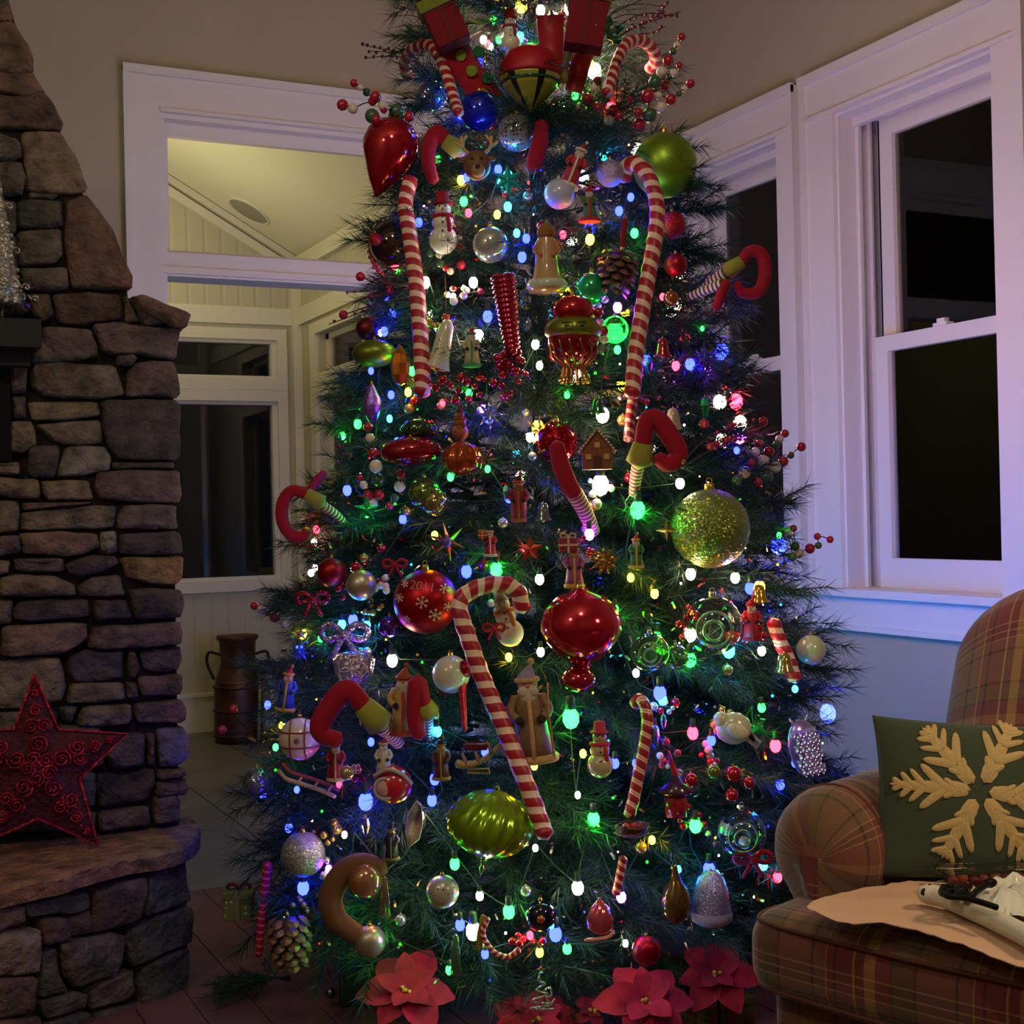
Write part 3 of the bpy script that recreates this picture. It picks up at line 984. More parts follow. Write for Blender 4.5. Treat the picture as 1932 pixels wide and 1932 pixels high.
tree = empty('christmas_tree', (TX, TY, 0), 'tall green artificial christmas tree loaded with lights and ornaments', 'tree')
BR = {L: [needle_branch('branch', L, int(8 + L * 16), s * 7 + int(L * 100)) for s in range(3)] for L in (.22, .36, .52)}
obj('trunk', G().tube([(0, 0, 0), (0, 0, 1.5), (0, 0, 2.95)], [.035, .028, .012], 8), BARK, None, tree)
view_xy = Vector((TX, TY)).normalized()
z = .16
back_g = G()
layer = 0
n_front = 0
while z < 2.97:
    r = prof_r(z)
    n = max(5, round(2 * math.pi * r / .215))
    for i in range(n):
        a = 2 * math.pi * (i + .5 * (layer % 2) + random.uniform(-.25, .25)) / n
        rr = r * random.uniform(.90, 1.07)
        L = .52 if rr > .58 else .36 if rr > .38 else .22
        k = random.uniform(.88, 1.08)
        k = min(k, rr / L * .98)
        pitch = (-.14 + .32 * (z / 3)) + random.uniform(-.16, .16)
        if z < .35:
            pitch -= .1
        dirv = Vector((math.cos(a), math.sin(a), 0))
        st = dirv * (rr - L * k * math.cos(pitch))
        zz = z + random.uniform(-.04, .04)
        zz = max(zz, .07 + .03 * k)
        loc = Vector((st.x, st.y, zz - L * k * math.sin(pitch)))
        R = Matrix.Rotation(a, 4, 'Z') @ Matrix.Rotation(-pitch, 4, 'Y') @ Matrix.Rotation(random.uniform(-.6, .6), 4, 'X')
        me = random.choice(BR[L])
        if dirv.x * view_xy.x + dirv.y * view_xy.y < .25 and n_front < 290:
            o = bpy.data.objects.new('branch', me)
            COL.objects.link(o)
            o.parent = tree
            o.matrix_local = Matrix.Translation(loc) @ R @ Matrix.Diagonal((k, k, k, 1))
            n_front += 1
        else:
            mm = Matrix.Translation(loc) @ R @ Matrix.Diagonal((k, k, k, 1))
            back_g.add([mm @ v.co for v in me.vertices], [tuple(p.vertices) for p in me.polygons])
    z += .105 if z < 2.2 else .085
    layer += 1
o = obj('rear_branches', back_g, NEEDLE, None, tree, smooth=False)
o['kind'] = 'stuff'
# dense inner growth
ig = G()
sub = needle_branch('inner', .3, 12, 999, 1.0)
sv = [v.co.copy() for v in sub.vertices]; sf = [tuple(p.vertices) for p in sub.polygons]
for i in range(230):
    z = .12 + 2.7 * random.random() ** 1.3
    a = random.uniform(0, 6.283)
    r = prof_r(z) * random.uniform(.25, .62)
    mm = Matrix.Translation((math.cos(a) * r, math.sin(a) * r, z)) @ Matrix.Rotation(a + random.uniform(-.9, .9), 4, 'Z') @ Matrix.Rotation(random.uniform(-.5, .5), 4, 'Y')
    ig.add([mm @ v for v in sv], sf)
bpy.data.meshes.remove(sub)
o = obj('inner_foliage', ig, NEEDLE, None, tree, smooth=False)
o['kind'] = 'stuff'

# ------------------------------------------------------------------ string lights
BC = {'B': (.0035, .006, 1, 1), 'C': (.005, .42, 1, 1), 'G': (.003, .7, .009, 1), 'W': (.8, .62, .36, 1), 'Y': (1, .52, .006, 1), 'R': (1, .004, .008, 1), 'P': (.25, .02, 1, 1), 'O': (1, .22, .008, 1)}
BULBS = '''908,197,C,14 880,335,B,7 870,340,Y,8 958,335,C,11 940,320,B,8 1140,293,C,9 1160,330,P,9 1168,398,B,8 1190,372,B,7 945,345,C,7 958,390,C,8 938,405,Y,7 884,402,R,7 875,380,G,8 1113,452,Y,9 1062,443,R,7
1197,440,G,8 985,485,B,9 993,450,B,8 790,420,B,8 802,533,W,10 893,533,W,9 745,500,R,8 740,590,B,8 725,625,B,8 920,597,B,10 902,635,W,12 1165,580,P,9 1160,625,G,9 1165,660,G,7 1275,690,R,8 1302,687,B,10 1220,680,B,9
1325,620,G,4 1018,690,W,7 1010,650,W,8 1070,745,G,6 778,700,G,8 770,740,Y,7 738,745,B,7 885,742,G,7 922,785,B,12 912,772,P,8 903,870,R,6 1137,783,W,13 1015,805,Y,11 1000,825,W,8 1133,915,W,17 1203,962,G,15
920,885,G,6 1112,1008,P,10 655,925,B,9 692,965,G,10 675,800,G,8 880,1078,B,11 937,1075,G,13 990,1035,R,6 1018,1093,W,9 1303,1083,W,10 1387,1090,W,9 1415,1110,B,10 1433,1108,Y,11 1283,912,W,9 1375,1143,R,9
1310,1195,W,9 1375,1228,C,12 1302,1245,G,12 1240,1200,G,8 1437,1228,W,8 1250,1320,C,9 1245,1308,B,13 1235,1378,B,9 1307,1383,R,11 1463,1407,R,11 1342,1397,B,9 1437,1335,G,8 1430,1372,G,9 1077,1355,G,17
1035,1340,G,7 1100,1422,Y,7 1008,1445,Y,7 915,1418,B,8 740,1246,W,11 645,1178,C,8 692,1180,C,8 666,1170,B,10 672,1250,P,12 565,1227,B,9 571,1196,Y,8 605,1205,G,6 825,1380,C,9 690,1512,B,15 790,1540,W,11
775,1578,Y,9 545,1562,B,8 572,1675,B,12 645,1735,G,8 714,1772,G,10 650,1575,W,6 706,1655,Y,7 858,1630,G,10 905,1690,W,8 893,1757,W,15 868,1745,B,10 960,1720,G,12 1048,1762,B,13 1042,1745,C,7 1070,1790,G,9
1018,1797,Y,8 1000,1765,R,7 1090,1675,W,12 1172,1692,P,10 1120,1545,G,12 1312,1558,G,12 1348,1652,C,11 1338,1640,B,12 1472,1480,B,9 1467,1655,R,9 1440,1632,C,9 1230,1585,Y,7 915,1800,B,8 848,1830,G,8 700,700,B,6
735,790,C,6 800,600,G,7 855,560,W,6 1050,520,G,6 1180,500,G,6 1085,620,Y,6 835,760,R,6 960,940,B,8 1060,890,B,9 850,900,G,7 760,980,B,8 820,1010,Y,7 1020,1230,W,8 960,1240,Y,7 1190,1090,Y,7 1235,1120,Y,8
1160,1150,G,8 1200,1270,W,7 1160,1440,B,9 1090,1500,W,6 1200,1440,B,8 700,1400,B,7 640,1480,R,6 820,1470,B,10 815,1510,B,10 620,1640,P,7 1010,1600,W,6 1180,1780,W,6 1280,1640,C,6 1040,40,P,8 1020,20,W,9
980,70,C,9 1000,90,G,8 1085,180,G,7 1115,120,Y,6 840,90,Y,6 912,75,W,7 905,120,B,9 870,215,B,9 975,440,C,7 1250,560,R,6 1335,700,P,7 1390,850,B,6 1470,1010,G,5 1500,1300,C,6 1500,1440,B,7 505,1330,B,7 520,1410,G,6 560,1490,B,6'''
strand = empty('string_lights', (TX, TY, 0), 'strand of glowing multicoloured bulbs wound through the christmas tree', 'lights')
ub = G().ball((0, 0, 0), 1, 8, (1, 1, 1.25)).mesh('bulb')
ub.materials.append(BULB)
ub2 = ub.copy()
ub2.materials.clear(); ub2.materials.append(BULB2)
um = G().ball((0, 0, 0), 1, 6).mesh('bulb')
um.materials.append(MINI)
us = G().lathe([(.0, 2.6), (.55, 2.5), (.6, 1.0), (.5, .7)], 6).mesh('socket')
us.materials.append(WIRE)
pts = []
org = Vector((TX, TY, 0))
for tk in BULBS.split():
    x, y, c, r = tk.split(',')
    d = tree_depth(float(x), float(y), .045)
    p = at_depth(float(x), float(y), d) - org
    rr = float(r) * .98 * d / F
    o = obj('bulb', ub, None, BC[c], strand, p, rr)
    pts.append(p)
    if float(r) > 7:
        q = obj('socket', us, None, None, o)
# the bulbs round the sides and the back, which light the walls
k = 0
while k < 140:
    z = random.uniform(.3, 2.65)
    a = random.uniform(0, 6.283)
    dv = Vector((math.cos(a), math.sin(a), 0))
    if dv.x * view_xy.x + dv.y * view_xy.y < -.15:
        continue
    r = prof_r(z) * (1.03 if dv.x > .1 else 1.0)
    c = random.choice(('BCBBCPBCB' if z < 1.2 else 'BCWWPWYWR') if dv.x > .1 else 'BWPWWGYWBGWR')
    p = dv * r + Vector((0, 0, z))
    obj('bulb', ub2, None, BC[c], strand, p, (.0225 if z < 1.2 else .019) if dv.x > .1 else .009)
    pts.append(p)
    k += 1
pts.sort(key=lambda p: (round(p.z / .22), math.atan2(p.y, p.x) * (1 if round(p.z / .22) % 2 else -1)))
wg = G()
for a, b in zip(pts, pts[1:]):
    if (a - b).length < .6:
        m = (a + b) / 2
        h = math.hypot(m.x, m.y) or 1
        m = Vector((m.x * (1 - .05 / h), m.y * (1 - .05 / h), m.z - .01))
        ia = Vector((a.x * .96, a.y * .96, a.z)); ib = Vector((b.x * .96, b.y * .96, b.z))
        wg.tube([ia, m, ib], .0018, 3, cap=False)
obj('wire', wg, WIRE, None, strand)['kind'] = 'stuff'
mini = empty('sparkle_dots', (TX, TY, 0), 'tiny glowing dots added as sparkle deep among the needles', 'lights')  # small glowing bulbs added to imitate glints, not a second strand
MR = random.Random(3)
k = 0
while k < 170:
    z = .15 + 2.45 * MR.random() ** 1.25
    a = MR.uniform(0, 6.283)
    dv = Vector((math.cos(a), math.sin(a), 0))
    if dv.x * view_xy.x + dv.y * view_xy.y > .1:
        continue
    r = prof_r(z) * MR.uniform(.86, 1.0)
    obj('bulb', um, None, MR.choice([BC['W']] * 5 + [BC['Y'], BC['G'], BC['B'], BC['R'], BC['C']]), mini, dv * r + Vector((0, 0, z)), MR.uniform(.0018, .0036))
    k += 1

FR = random.Random(12)
for tcol, tlab, tn in (('d0ccc0', 'fine silver tinsel flakes glinting among the tree needles', 2600), ('c89a40', 'fine gold tinsel flakes glinting among the tree needles', 1500), ('b01428', 'fine red tinsel flakes glinting among the tree needles', 1000)):
    fk = G()
    for i in range(tn):
        z = .12 + 2.5 * FR.random() ** 1.25
        a = FR.uniform(0, 6.283)
        dv = Vector((math.cos(a), math.sin(a), 0))
        if dv.x * view_xy.x + dv.y * view_xy.y > .1:
            continue
        p = dv * prof_r(z) * FR.uniform(.84, 1.03) + Vector((0, 0, z))
        u = Vector((FR.gauss(0, 1), FR.gauss(0, 1), FR.gauss(0, 1))).normalized()
        w = u.cross(Vector((FR.gauss(0, 1), FR.gauss(0, 1), FR.gauss(0, 1)))).normalized()
        l = FR.uniform(.003, .010)
        q = FR.uniform(.0014, .003)
        b = u.cross(w) * .002
        k = len(fk.v)
        fk.v += [tuple(v) for v in (p - u * l - w * q, p - u * l + w * q, p + b - w * q, p + b + w * q, p + u * l - w * q, p + u * l + w * q)]
        fk.f += [(k, k + 1, k + 3, k + 2), (k + 2, k + 3, k + 5, k + 4)]
        fk.uv += [[(0, 0)] * 4] * 2
    o = obj('tinsel_flakes', fk, METAL, tcol, None, (TX, TY, 0), smooth=False)
    tag(o, tlab, 'tinsel', None, 'stuff')

# ------------------------------------------------------------------ ornament builders (local units: photograph pixels at the ornament's depth)
SPH = G().ball((0, 0, 0), 1, 24).mesh('ball')
SPH_S = G().ball((0, 0, 0), 1, 12).mesh('ball')
CAPM = G().lathe([(0, .34), (.2, .34), (.22, .28), (.24, 0), (.2, -.06)], 12).mesh('cap')
LOOPM = G().tube([(math.cos(a) * .13, 0, .45 + math.sin(a) * .13) for a in [i * .6283 for i in range(11)]], .03, 5, cap=False).mesh('hanger_loop')
MESHES = {}


def sph(mat, small=False):
    key = (mat.name, small)
    if key not in MESHES:
        m = (SPH_S if small else SPH).copy()
        m.materials.clear()
        m.materials.append(mat)
        MESHES[key] = m
    return MESHES[key]


def shared(key, make, mat):
    if key not in MESHES:
        m = make()
        m.materials.append(mat)
        MESHES[key] = m
    return MESHES[key]


def place(name, x, y, label, cat, out=.03, group=None, depth=None):
    d = depth or tree_depth(x, y, out + .05)
    p = at_depth(x, y, d)
    return empty(name, p, label, cat, group, -YAW, d / F)


def cap(root, z, r, color='c9a24a', x=0, y=0, tilt=0):
    c = obj('cap', shared('cap', lambda: CAPM.copy(), METAL), None, color, root, (x, y, z), r, (0, math.radians(tilt), 0))
    obj('hanger_loop', shared('loop', lambda: LOOPM.copy(), METAL), None, color, c)
    return c


def ball(x, y, r, color, label, mat=None, out=None, capc='c9a24a', name='ball_ornament', cat='ornament', group=None, sq=1.0, capped=True, body='ball'):
    root = place(name, x, y, label, cat, out if out is not None else .02 + r / 900 * .5, group)
    obj(body, sph(mat or SHINY), None, color, root, (0, 0, 0), (r, r, r * sq))
    if capped:
        cap(root, r * sq * .95, max(5, r * .55), capc)
    return root


def part_ball(root, name, x, z, r, color, mat=MATT, y=0, sq=(1, 1, 1), small=False, rot=None):
    return obj(name, sph(mat, small), None, color, root, (x, y, z), (r * sq[0], r * sq[1], r * sq[2]), rot)


def lathe_part(root, name, prof, mat, color, n=24, loc=None, tilt=0, flute=None, ex=1, ey=1):
    return obj(name, G().lathe(prof, n, flute=flute, ex=ex, ey=ey), mat, color, root, loc, None, (0, math.radians(tilt), 0))


def world_path(px, out, smooth=6, flat=True):
    """a path through pixels that hangs in front of the tree"""
    P = smooth_path([(a[0], a[1], 0) for a in px], smooth)
    ds = [tree_depth(p.x, p.y, out) for p in P]
    n = len(ds)
    # straight fit, then pulled forward so that no piece sinks into the needles
    xs = [i / (n - 1) for i in range(n)]
    mx, md = sum(xs) / n, sum(ds) / n
    sl = sum((a - mx) * (b - md) for a, b in zip(xs, ds)) / sum((a - mx) ** 2 for a in xs)
    fit = [md + sl * (a - mx) for a in xs]
    sh = max(f - d for f, d in zip(fit, ds))
    fit = [f - min(sh, .06) for f in fit]
    return [at_depth(p.x, p.y, f) for p, f in zip(P, fit)], fit


def cane(px, w, label, out=.05, mat=None, pitch=None, name='candy_cane', cat='candy cane', taper=1.0, group=None, hang=True):
    P, ds = world_path(px, out, 8)
    s = ds[0] / F
    root = empty(name, P[0], label, cat, group)
    n = len(P)
    rad = [w / 2 * s * (1 - (1 - taper) * i / n) for i in range(n)]
    # resample for smooth spirals
    Q, R = [], []
    for i in range(n - 1):
        m = max(1, int((P[i + 1] - P[i]).length / (4.5 * s)))
        for k in range(m):
            Q.append(P[i].lerp(P[i + 1], k / m) - P[0]); R.append(rad[i])
    Q.append(P[-1] - P[0]); R.append(rad[-1])
    obj('cane', G().tube(Q, R, 16, (pitch or w * .95) * s, .055), mat or CANE, None, root)
    return root


def elf_leg(shoe, sw, cuff, sock, kw, label, sockmat=None, out=.07, bell=None):
    """felt boot with a curled toe, lime cuff and striped stocking, each given as a pixel path"""
    allp = shoe + ([cuff] if cuff else []) + (sock or [])
    d = min(tree_depth(a[0], a[1], out) for a in allp)
    ref = at_depth(shoe[0][0], shoe[0][1], d)
    root = empty('elf_leg', ref, label, 'ornament')
    s = d / F
    P = [at_depth(p.x, p.y, d) - ref for p in smooth_path([(a[0], a[1], 0) for a in shoe], 7)]
    n = len(P)
    rad = []
    for i in range(n):
        t = i / (n - 1)
        k = .72 + .28 * math.sin(math.pi * min(1, t * .9 + .12)) if cuff else .8 + .2 * math.sin(math.pi * t)
        rad.append(sw / 2 * s * k)
    obj('shoe', G().tube(P, rad, 14, cap=True), FELT, '960a26', root)
    if cuff:
        a = Vector(at_depth(shoe[0][0], shoe[0][1], d)) - ref
        b = at_depth(cuff[0], cuff[1], d + .01) - ref
        v = b - a
        obj('cuff', G().tube([a - v * .15, a + v * .55, b], [sw * .50 * s, sw * .60 * s, sw * .68 * s], 14), FELT, '8f8a35', root)
    if sock:
        S = [at_depth(p[0], p[1], d + .02 + .03 * i) - ref for i, p in enumerate(sock)]
        S = smooth_path(S, 5)
        obj('stocking', G().tube(S, [kw / 2 * s * (1 - .25 * i / len(S)) for i in range(len(S))], 12, 9 * s), sockmat or SOCK, None, root)
    if bell:
        p = at_depth(bell[0], bell[1], d - .01) - ref
        obj('bell', sph(METAL, True), None, 'd0a040', root, p, 6 * s)
    return root


BERRY = {'r': 'a81828', 'c': 'd8c4ae', 'g': '3a5a38', 'k': '5a1020', 'o': 'b08a3a', 'w': 'c8ccd0'}


def spray(spec, anchor, label, out=.05, name='berry_spray', cat='berry spray', jig=.03, berry=None, depth=None):
    """berries on wire stems that run back into the tree; SPEC 'x,y,r,c ...'"""
    B = [tk.split(',') for tk in spec.split()]
    d = depth or tree_depth(anchor[0], anchor[1], out)
    A = at_depth(anchor[0], anchor[1], d + .05)
    root = empty(name, A, label, cat)
    rnd = random.Random(len(spec))
    stem = G()
    prev = []
    for x, y, r, c in B:
        x, y, r = float(x), float(y), float(r)
        dd = min(d + rnd.uniform(-jig, jig), tree_depth(x, y, .02 + r / 700))
        p = at_depth(x, y, dd) - A
        obj('berry', sph(berry or GLOSS, True), None, BERRY[c], root, p, r * dd / F)
        # join to the nearest berry closer to the anchor
        da = p.length
        q = min([q for q in prev if q.length < da] + [Vector()], key=lambda q: (q - p).length)
        stem.tube([p, (p + q) / 2 + Vector((0, 0, .003)), q], .0016, 4, cap=False)
        prev.append(p)
    o = obj('stem', stem, BARK, None, root)
    o['kind'] = 'stuff'
    return root


def twig(lines, rb, label, color='5a1424', out=.05, every=9, name='berry_twig', cat='berry twig'):
    """thin dark twigs set with tiny berries along their outer part"""
    d = tree_depth(lines[0][0][0], lines[0][0][1], out)
    A = at_depth(lines[0][0][0], lines[0][0][1], d)
    root = empty(name, A, label, cat)
    rnd = random.Random(int(lines[0][0][0]))
    for ln in lines:
        P = [at_depth(p.x, p.y, d) - A for p in smooth_path([(a[0], a[1], 0) for a in ln], 10)]
        obj('stem', G().tube(P, [.0022 - .0012 * i / len(P) for i in range(len(P))], 4), BARK, '3a1a18', root)
        L = 0
        for i in range(len(P) // 3, len(P)):
            L += (P[i] - P[i - 1]).length
            if L > every * d / F:
                L = 0
                q = P[i] + Vector((rnd.uniform(-1, 1), rnd.uniform(-1, 1), rnd.uniform(-1, 1))) * 3 * d / F
                obj('berry', sph(GLOSS, True), None, color, root, q, rb * d / F)
    return root


def pinecone(x, y, r, h, label, out=.05, tilt=0):
    root = place('pinecone', x, y, label, 'pinecone', out)
    root.rotation_euler = (0, math.radians(tilt), -YAW)
    obj('core', G().ball((0, 0, 0), 1, 12, (r * .72, r * .72, h * .86)), MATT, '3a2018', root)
    sc = G()
    sc.add([(-.4, 0, 0), (.4, 0, 0), (.78, -.7, .0), (.5, -1.15, .12), (0, -1.4, .2), (-.5, -1.15, .12), (-.78, -.7, .0), (0, -.8, .42), (0, -.5, -.16)],
           [(0, 1, 7), (1, 2, 7), (2, 3, 7), (3, 4, 7), (4, 5, 7), (5, 6, 7), (6, 0, 7), (1, 0, 8), (2, 1, 8), (3, 2, 8), (4, 3, 8), (5, 4, 8), (6, 5, 8), (0, 6, 8)])
    me = sc.mesh('scale', False)
    me.materials.append(pbr('cone_scale', .4, .15, noise_amt=.2, noise_scale=1))
    rows = 7
    for i in range(rows):
        t = (i + .4) / rows
        z = h * (1 - 2 * t) * .95
        rr = r * (.35 + .65 * math.sin(math.pi * min(1, t * .75 + .18)))
        n = max(5, int(rr * 6.283 / (r * .70)))
        for j in range(n):
            a = 2 * math.pi * (j + .5 * (i % 2)) / n
            if math.sin(a) > .55:
                continue
            k = r * .34
            obj('scale', me, None, '6c4a3c', root, (math.cos(a) * rr * .62, math.sin(a) * rr * .62, z), k, (.75 + .25 * t, 0, a + math.pi / 2))
    cap(root, h * .9, r * .35, 'c8a870')
    return root


def bow(root, x, z, s, color, y=-2, mat=None):
    g = G()
    for sg in (-1, 1):
        g.tube(smooth_path([(0, 0, 0), (sg * s * .5, -s * .1, s * .45), (sg * s, 0, s * .25), (sg * s * .8, .1 * s, -s * .2), (0, 0, 0)], 5), s * .16, 6, flat=.5)
        g.tube(smooth_path([(0, 0, 0), (sg * s * .3, -s * .1, -s * .5), (sg * s * .55, 0, -s * 1.0)], 4), s * .13, 6, flat=.4)
    g.ball((0, -s * .1, 0), s * .22, 8)
    return obj('bow', g, mat or FELT, color, root, (x, y, z))


def snowman(x, y, h, label, hat='8a1826', scarf='b02030', out=.05, bodyc='d8cdb8', tilt=0, mat=None, hatkind='top'):
    """three-ball snowman, h pixels tall"""
    m = mat or GLOSS
    root = place('snowman_ornament', x, y, label, 'ornament', out)
    root.rotation_euler = (0, math.radians(tilt), -YAW)
    k = h / 100
    part_ball(root, 'body', 0, -26 * k, 25 * k, bodyc, m)
    part_ball(root, 'chest', 0, 4 * k, 19 * k, bodyc, m)
    hd = part_ball(root, 'head', 0, 27 * k, 14 * k, bodyc, m)
    obj('scarf', G().tube(smooth_path([(17 * k * math.cos(a), 15 * k * math.sin(a), 15 * k) for a in [i * .63 for i in range(11)]], 2) + [], 4.2 * k, 8).tube([(8 * k, -15 * k, 14 * k), (11 * k, -19 * k, 0), (12 * k, -20 * k, -14 * k)], 4 * k, 6, flat=.5), FELT, scarf, root)
    g = G()
    if hatkind == 'top':
        g.lathe([(0, 22), (11, 22), (12, 4), (18, 3), (18, 0), (0, 0)], 16)
        g.v = [(a * k, b * k, c * k + 36 * k) for a, b, c in g.v]
    else:
        g.lathe([(0, 30), (3, 24), (9, 8), (14, 0), (12, -3)], 14)
        g.v = [(a * k + max(0, c - 10) * .5 * k, b * k, c * k + 36 * k) for a, b, c in g.v]
    obj('hat', g, FELT, hat, root)
    obj('nose', G().lathe([(0, 0), (2.2, 1), (0, 13)], 8), GLOSS, 'c8641e', root, (0, -13 * k, 27 * k), k, (math.radians(95), 0, 0))
    for sx in (-5, 5):
        part_ball(root, 'eye', sx * k, 31 * k, 1.8 * k, '0a0a0a', GLOSS, -12.5 * k, small=True)
    for q in (12, 2, -14):
        part_ball(root, 'button', 0, q * k, 1.9 * k, '141010', GLOSS, (-19 if q > 0 else -24) * k, small=True)
    return root


def gnome(x, y, h, label, coat='8e1828', hat='9a1a2a', beard='d8ccb8', trim='d8ccb8', out=.05, tilt=0, flare=1.0, mat=None, staff=False):
    """bearded figurine in a long coat and pointed hat"""
    root = place('figurine_ornament', x, y, label, 'ornament', out)
    root.rotation_euler = (0, math.radians(tilt), -YAW)
    k = h / 100
    m = mat or MATT
    obj('coat', G().lathe([(0, 22), (9, 21), (14, 12), (15, 0), (17, -20), (21 * flare, -46), (0, -46)], 20), m, coat, root, None, k)
    obj('coat_trim', G().lathe([(20.4 * flare, -40), (23 * flare, -43), (22.5 * flare, -48), (18 * flare, -49), (0, -49)], 20).tube([(0, -15.5, 14), (0, -18.5, -18), (0, -21 * flare, -44)], 2.6, 6), FELT, trim, root, None, k)
    part_ball(root, 'face', 0, 28 * k, 10 * k, 'c08a6a', MATT)
    for sx in (-1, 1):
        part_ball(root, 'eye', sx * 3.6 * k, 31 * k, 1.3 * k, '0c0a0a', GLOSS, -9.3 * k, small=True)
        obj('arm', G().tube(smooth_path([(sx * 12, 0, 16), (sx * 19, -5, 4), (sx * 13, -14, -4)], 4), [5.5, 5.2, 4.8] + [4.6] * 6, 8), m, coat, root, None, k)
        part_ball(root, 'mitten', sx * 11 * k, -5 * k, 4.4 * k, '2a2018', FELT, -16 * k, small=True)
    part_ball(root, 'nose', 0, 28 * k, 2.2 * k, 'b86a5a', MATT, -10.5 * k, small=True)
    g = G()
    g.ball((0, -7, 17), 9, 10, (1, .7, 1.5))
    g.ball((-5, -8, 22), 6, 8); g.ball((5, -8, 22), 6, 8); g.ball((0, -9, 8), 5, 8, (1, .8, 1.4))
    obj('beard', g, pbr('wool', .95, 0, noise_amt=.2, noise_scale=1, bump=.6, bump_scale=1.5), beard, root, None, k)
    g = G().lathe([(0, 50), (3, 46), (8, 38), (11, 33), (10, 31)], 14)
    g.v = [(a + max(0, c - 38) * .45, b, c) for a, b, c in g.v]
    obj('hat', g, FELT, hat, root, None, k)
    hb = obj('hat_trim', G().tube([(10.5 * math.cos(a), 10.5 * math.sin(a), 33) for a in [i * .5236 for i in range(13)]], 2.6, 8, cap=False), FELT, trim, root, None, k)
    part_ball(root, 'pompom', 5.6 * k, 51 * k, 3.6 * k, trim, FELT, 0, small=True)
    if staff:
        obj('staff', G().tube([(20, -14, -46), (18, -16, 0), (20, -14, 30)], 1.3, 6), MATT, 'a07840', root, None, k)
    return root


def bell(x, y, r, h, label, color, mat=None, out=.05, tilt=0, rim=None, clapper=True):
    root = place('bell_ornament', x, y, label, 'ornament', out)
    root.rotation_euler = (0, math.radians(tilt), -YAW)
    pr = [(0, h * .5), (r * .3, h * .49), (r * .55, h * .38), (r * .66, h * .1), (r * .78, -h * .25), (r, -h * .46), (r, -h * .5), (r * .9, -h * .48), (r * .55, h * .2)]
    obj('bell', G().lathe(pr, 24), mat or SHINY, color, root)
    if rim:
        obj('rim', G().tube([(r * math.cos(a), r * math.sin(a), -h * .48) for a in [i * .2618 for i in range(25)]], r * .1, 6, cap=False), GLOSS, rim, root)
    if clapper:
        part_ball(root, 'clapper', 0, -h * .5, r * .22, 'b08838', METAL, small=True)
    cap(root, h * .5, r * .35)
    return root


def star_pts(n, R, r, a0=90):
    return [((R if i % 2 == 0 else r) * math.cos(math.radians(a0 + 180 * i / n)), (R if i % 2 == 0 else r) * math.sin(math.radians(a0 + 180 * i / n))) for i in range(2 * n)]


def star(x, y, R, label, color, mat=None, n=5, out=.05, inner=.45, thick=5, tilt=0, core=None):
    root = place('star_ornament', x, y, label, 'ornament', out)
    p = star_pts(n, R, R * inner, 90 + tilt)
    m = len(p)
    g = G().add([(a, 0, b) for a, b in p] + [(0, -thick, 0), (0, thick, 0)], [(i, (i + 1) % m, m) for i in range(m)] + [((i + 1) % m, i, m + 1) for i in range(m)])
    obj('star', g, mat or SHINY, color, root, smooth=False)
    if core:
        part_ball(root, 'centre', 0, 0, R * .25, core, GLOSS, -thick * .5, small=True)
    return root


def box_part(root, name, sx, sy, sz, mat, color, loc=(0, 0, 0), r=.08, rot=None):
    o = obj(name, rbox((sx, sy, sz), min(sx, sy, sz) * r, (1, 1, 1)), mat, color, root, loc, None, rot)
    return o

# ------------------------------------------------------------------ ornaments on the tree
GLITB = glitter_mat('ball_glitter', 34, .3, .6, .45)
DOTB = dots_mat('ball_dots', 3.2, .2, hx('2c2018'), .3, .35)
DOTCL = dots_mat('ball_red_dots', 5, .27, hx('4a1420'), .15, .5)
CRACK = glitter_mat('faceted', 5, .1, .8, .25)

# big baubles
ball(1254, 312, 61, '7d9a26', 'large plain satin green ball at upper right against the window casing', SATIN, .06)
ball(1340, 997, 75, '76843a', 'largest glittered moss green ball right of the tree centre', GLITB, .04)
rb = ball(803, 1135, 61, 'a81020', 'large satin red ball lettered 2011 with white snowflakes', SATIN, .06)
ball(925, 462, 34, 'b8bcb4', 'silver mirrored ball above the red ribbed icicle', SHINY, .03)
ball(905, 210, 38, '1a2ac0', 'clear blue glass ball glowing beside the upper left candy cane', SHINY, .02)
ball(975, 250, 36, 'a8a4a0', 'silvery ball with dark red dots above the green cluster', DOTCL, .04)
ball(815, 182, 30, 'b0aac4', 'pearly lilac ball hanging inside the upper left candy cane', CRACK, .05)
ball(1055, 366, 29, 'b4b0c8', 'pearl white ball beside the slanting red and white figurine', GLOSS, .04)
ball(1151, 327, 26, 'b09cc8', 'frosted lilac ball beside the right candy cane crook', GLITB, .04)
ball(1116, 545, 31, '20a868', 'emerald glass ball glowing left of the upper pinecone', SHINY, .03)
ball(740, 460, 42, '3a2a24', 'dark bronze ball inside a wire hoop at the left edge', SHINY, .02)
ball(708, 451, 12, 'a01424', 'small red berry ball on the wire hoop', GLITB, .10)
ball(693, 620, 22, '6a1c20', 'maroon ball above the flat green ornament', SATIN, .03)
ball(1275, 500, 22, 'a0202c', 'plain red ball beside the pine tuft at right', SATIN, .03)
ball(1268, 425, 26, 'b01830', 'glittered red ball below the large satin green ball', GLITB, .04)
ball(1266, 563, 15, 'b0582c', 'small copper ball beneath the elf leg that juts right', SHINY, .04)
ball(1050, 835, 40, 'a81828', 'red plaid glass ball behind the straight elf leg', CRACK, .01)
ball(800, 930, 30, '7a9450', 'clear lime glass ball with reflections left of centre', CRACK, .04)
ball(820, 948, 26, '98905a', 'olive gold glass ball touching the lime one', CRACK, .03)
ball(626, 1080, 28, '8c1020', 'deep red ball at left beside the cream one', SATIN, .04)
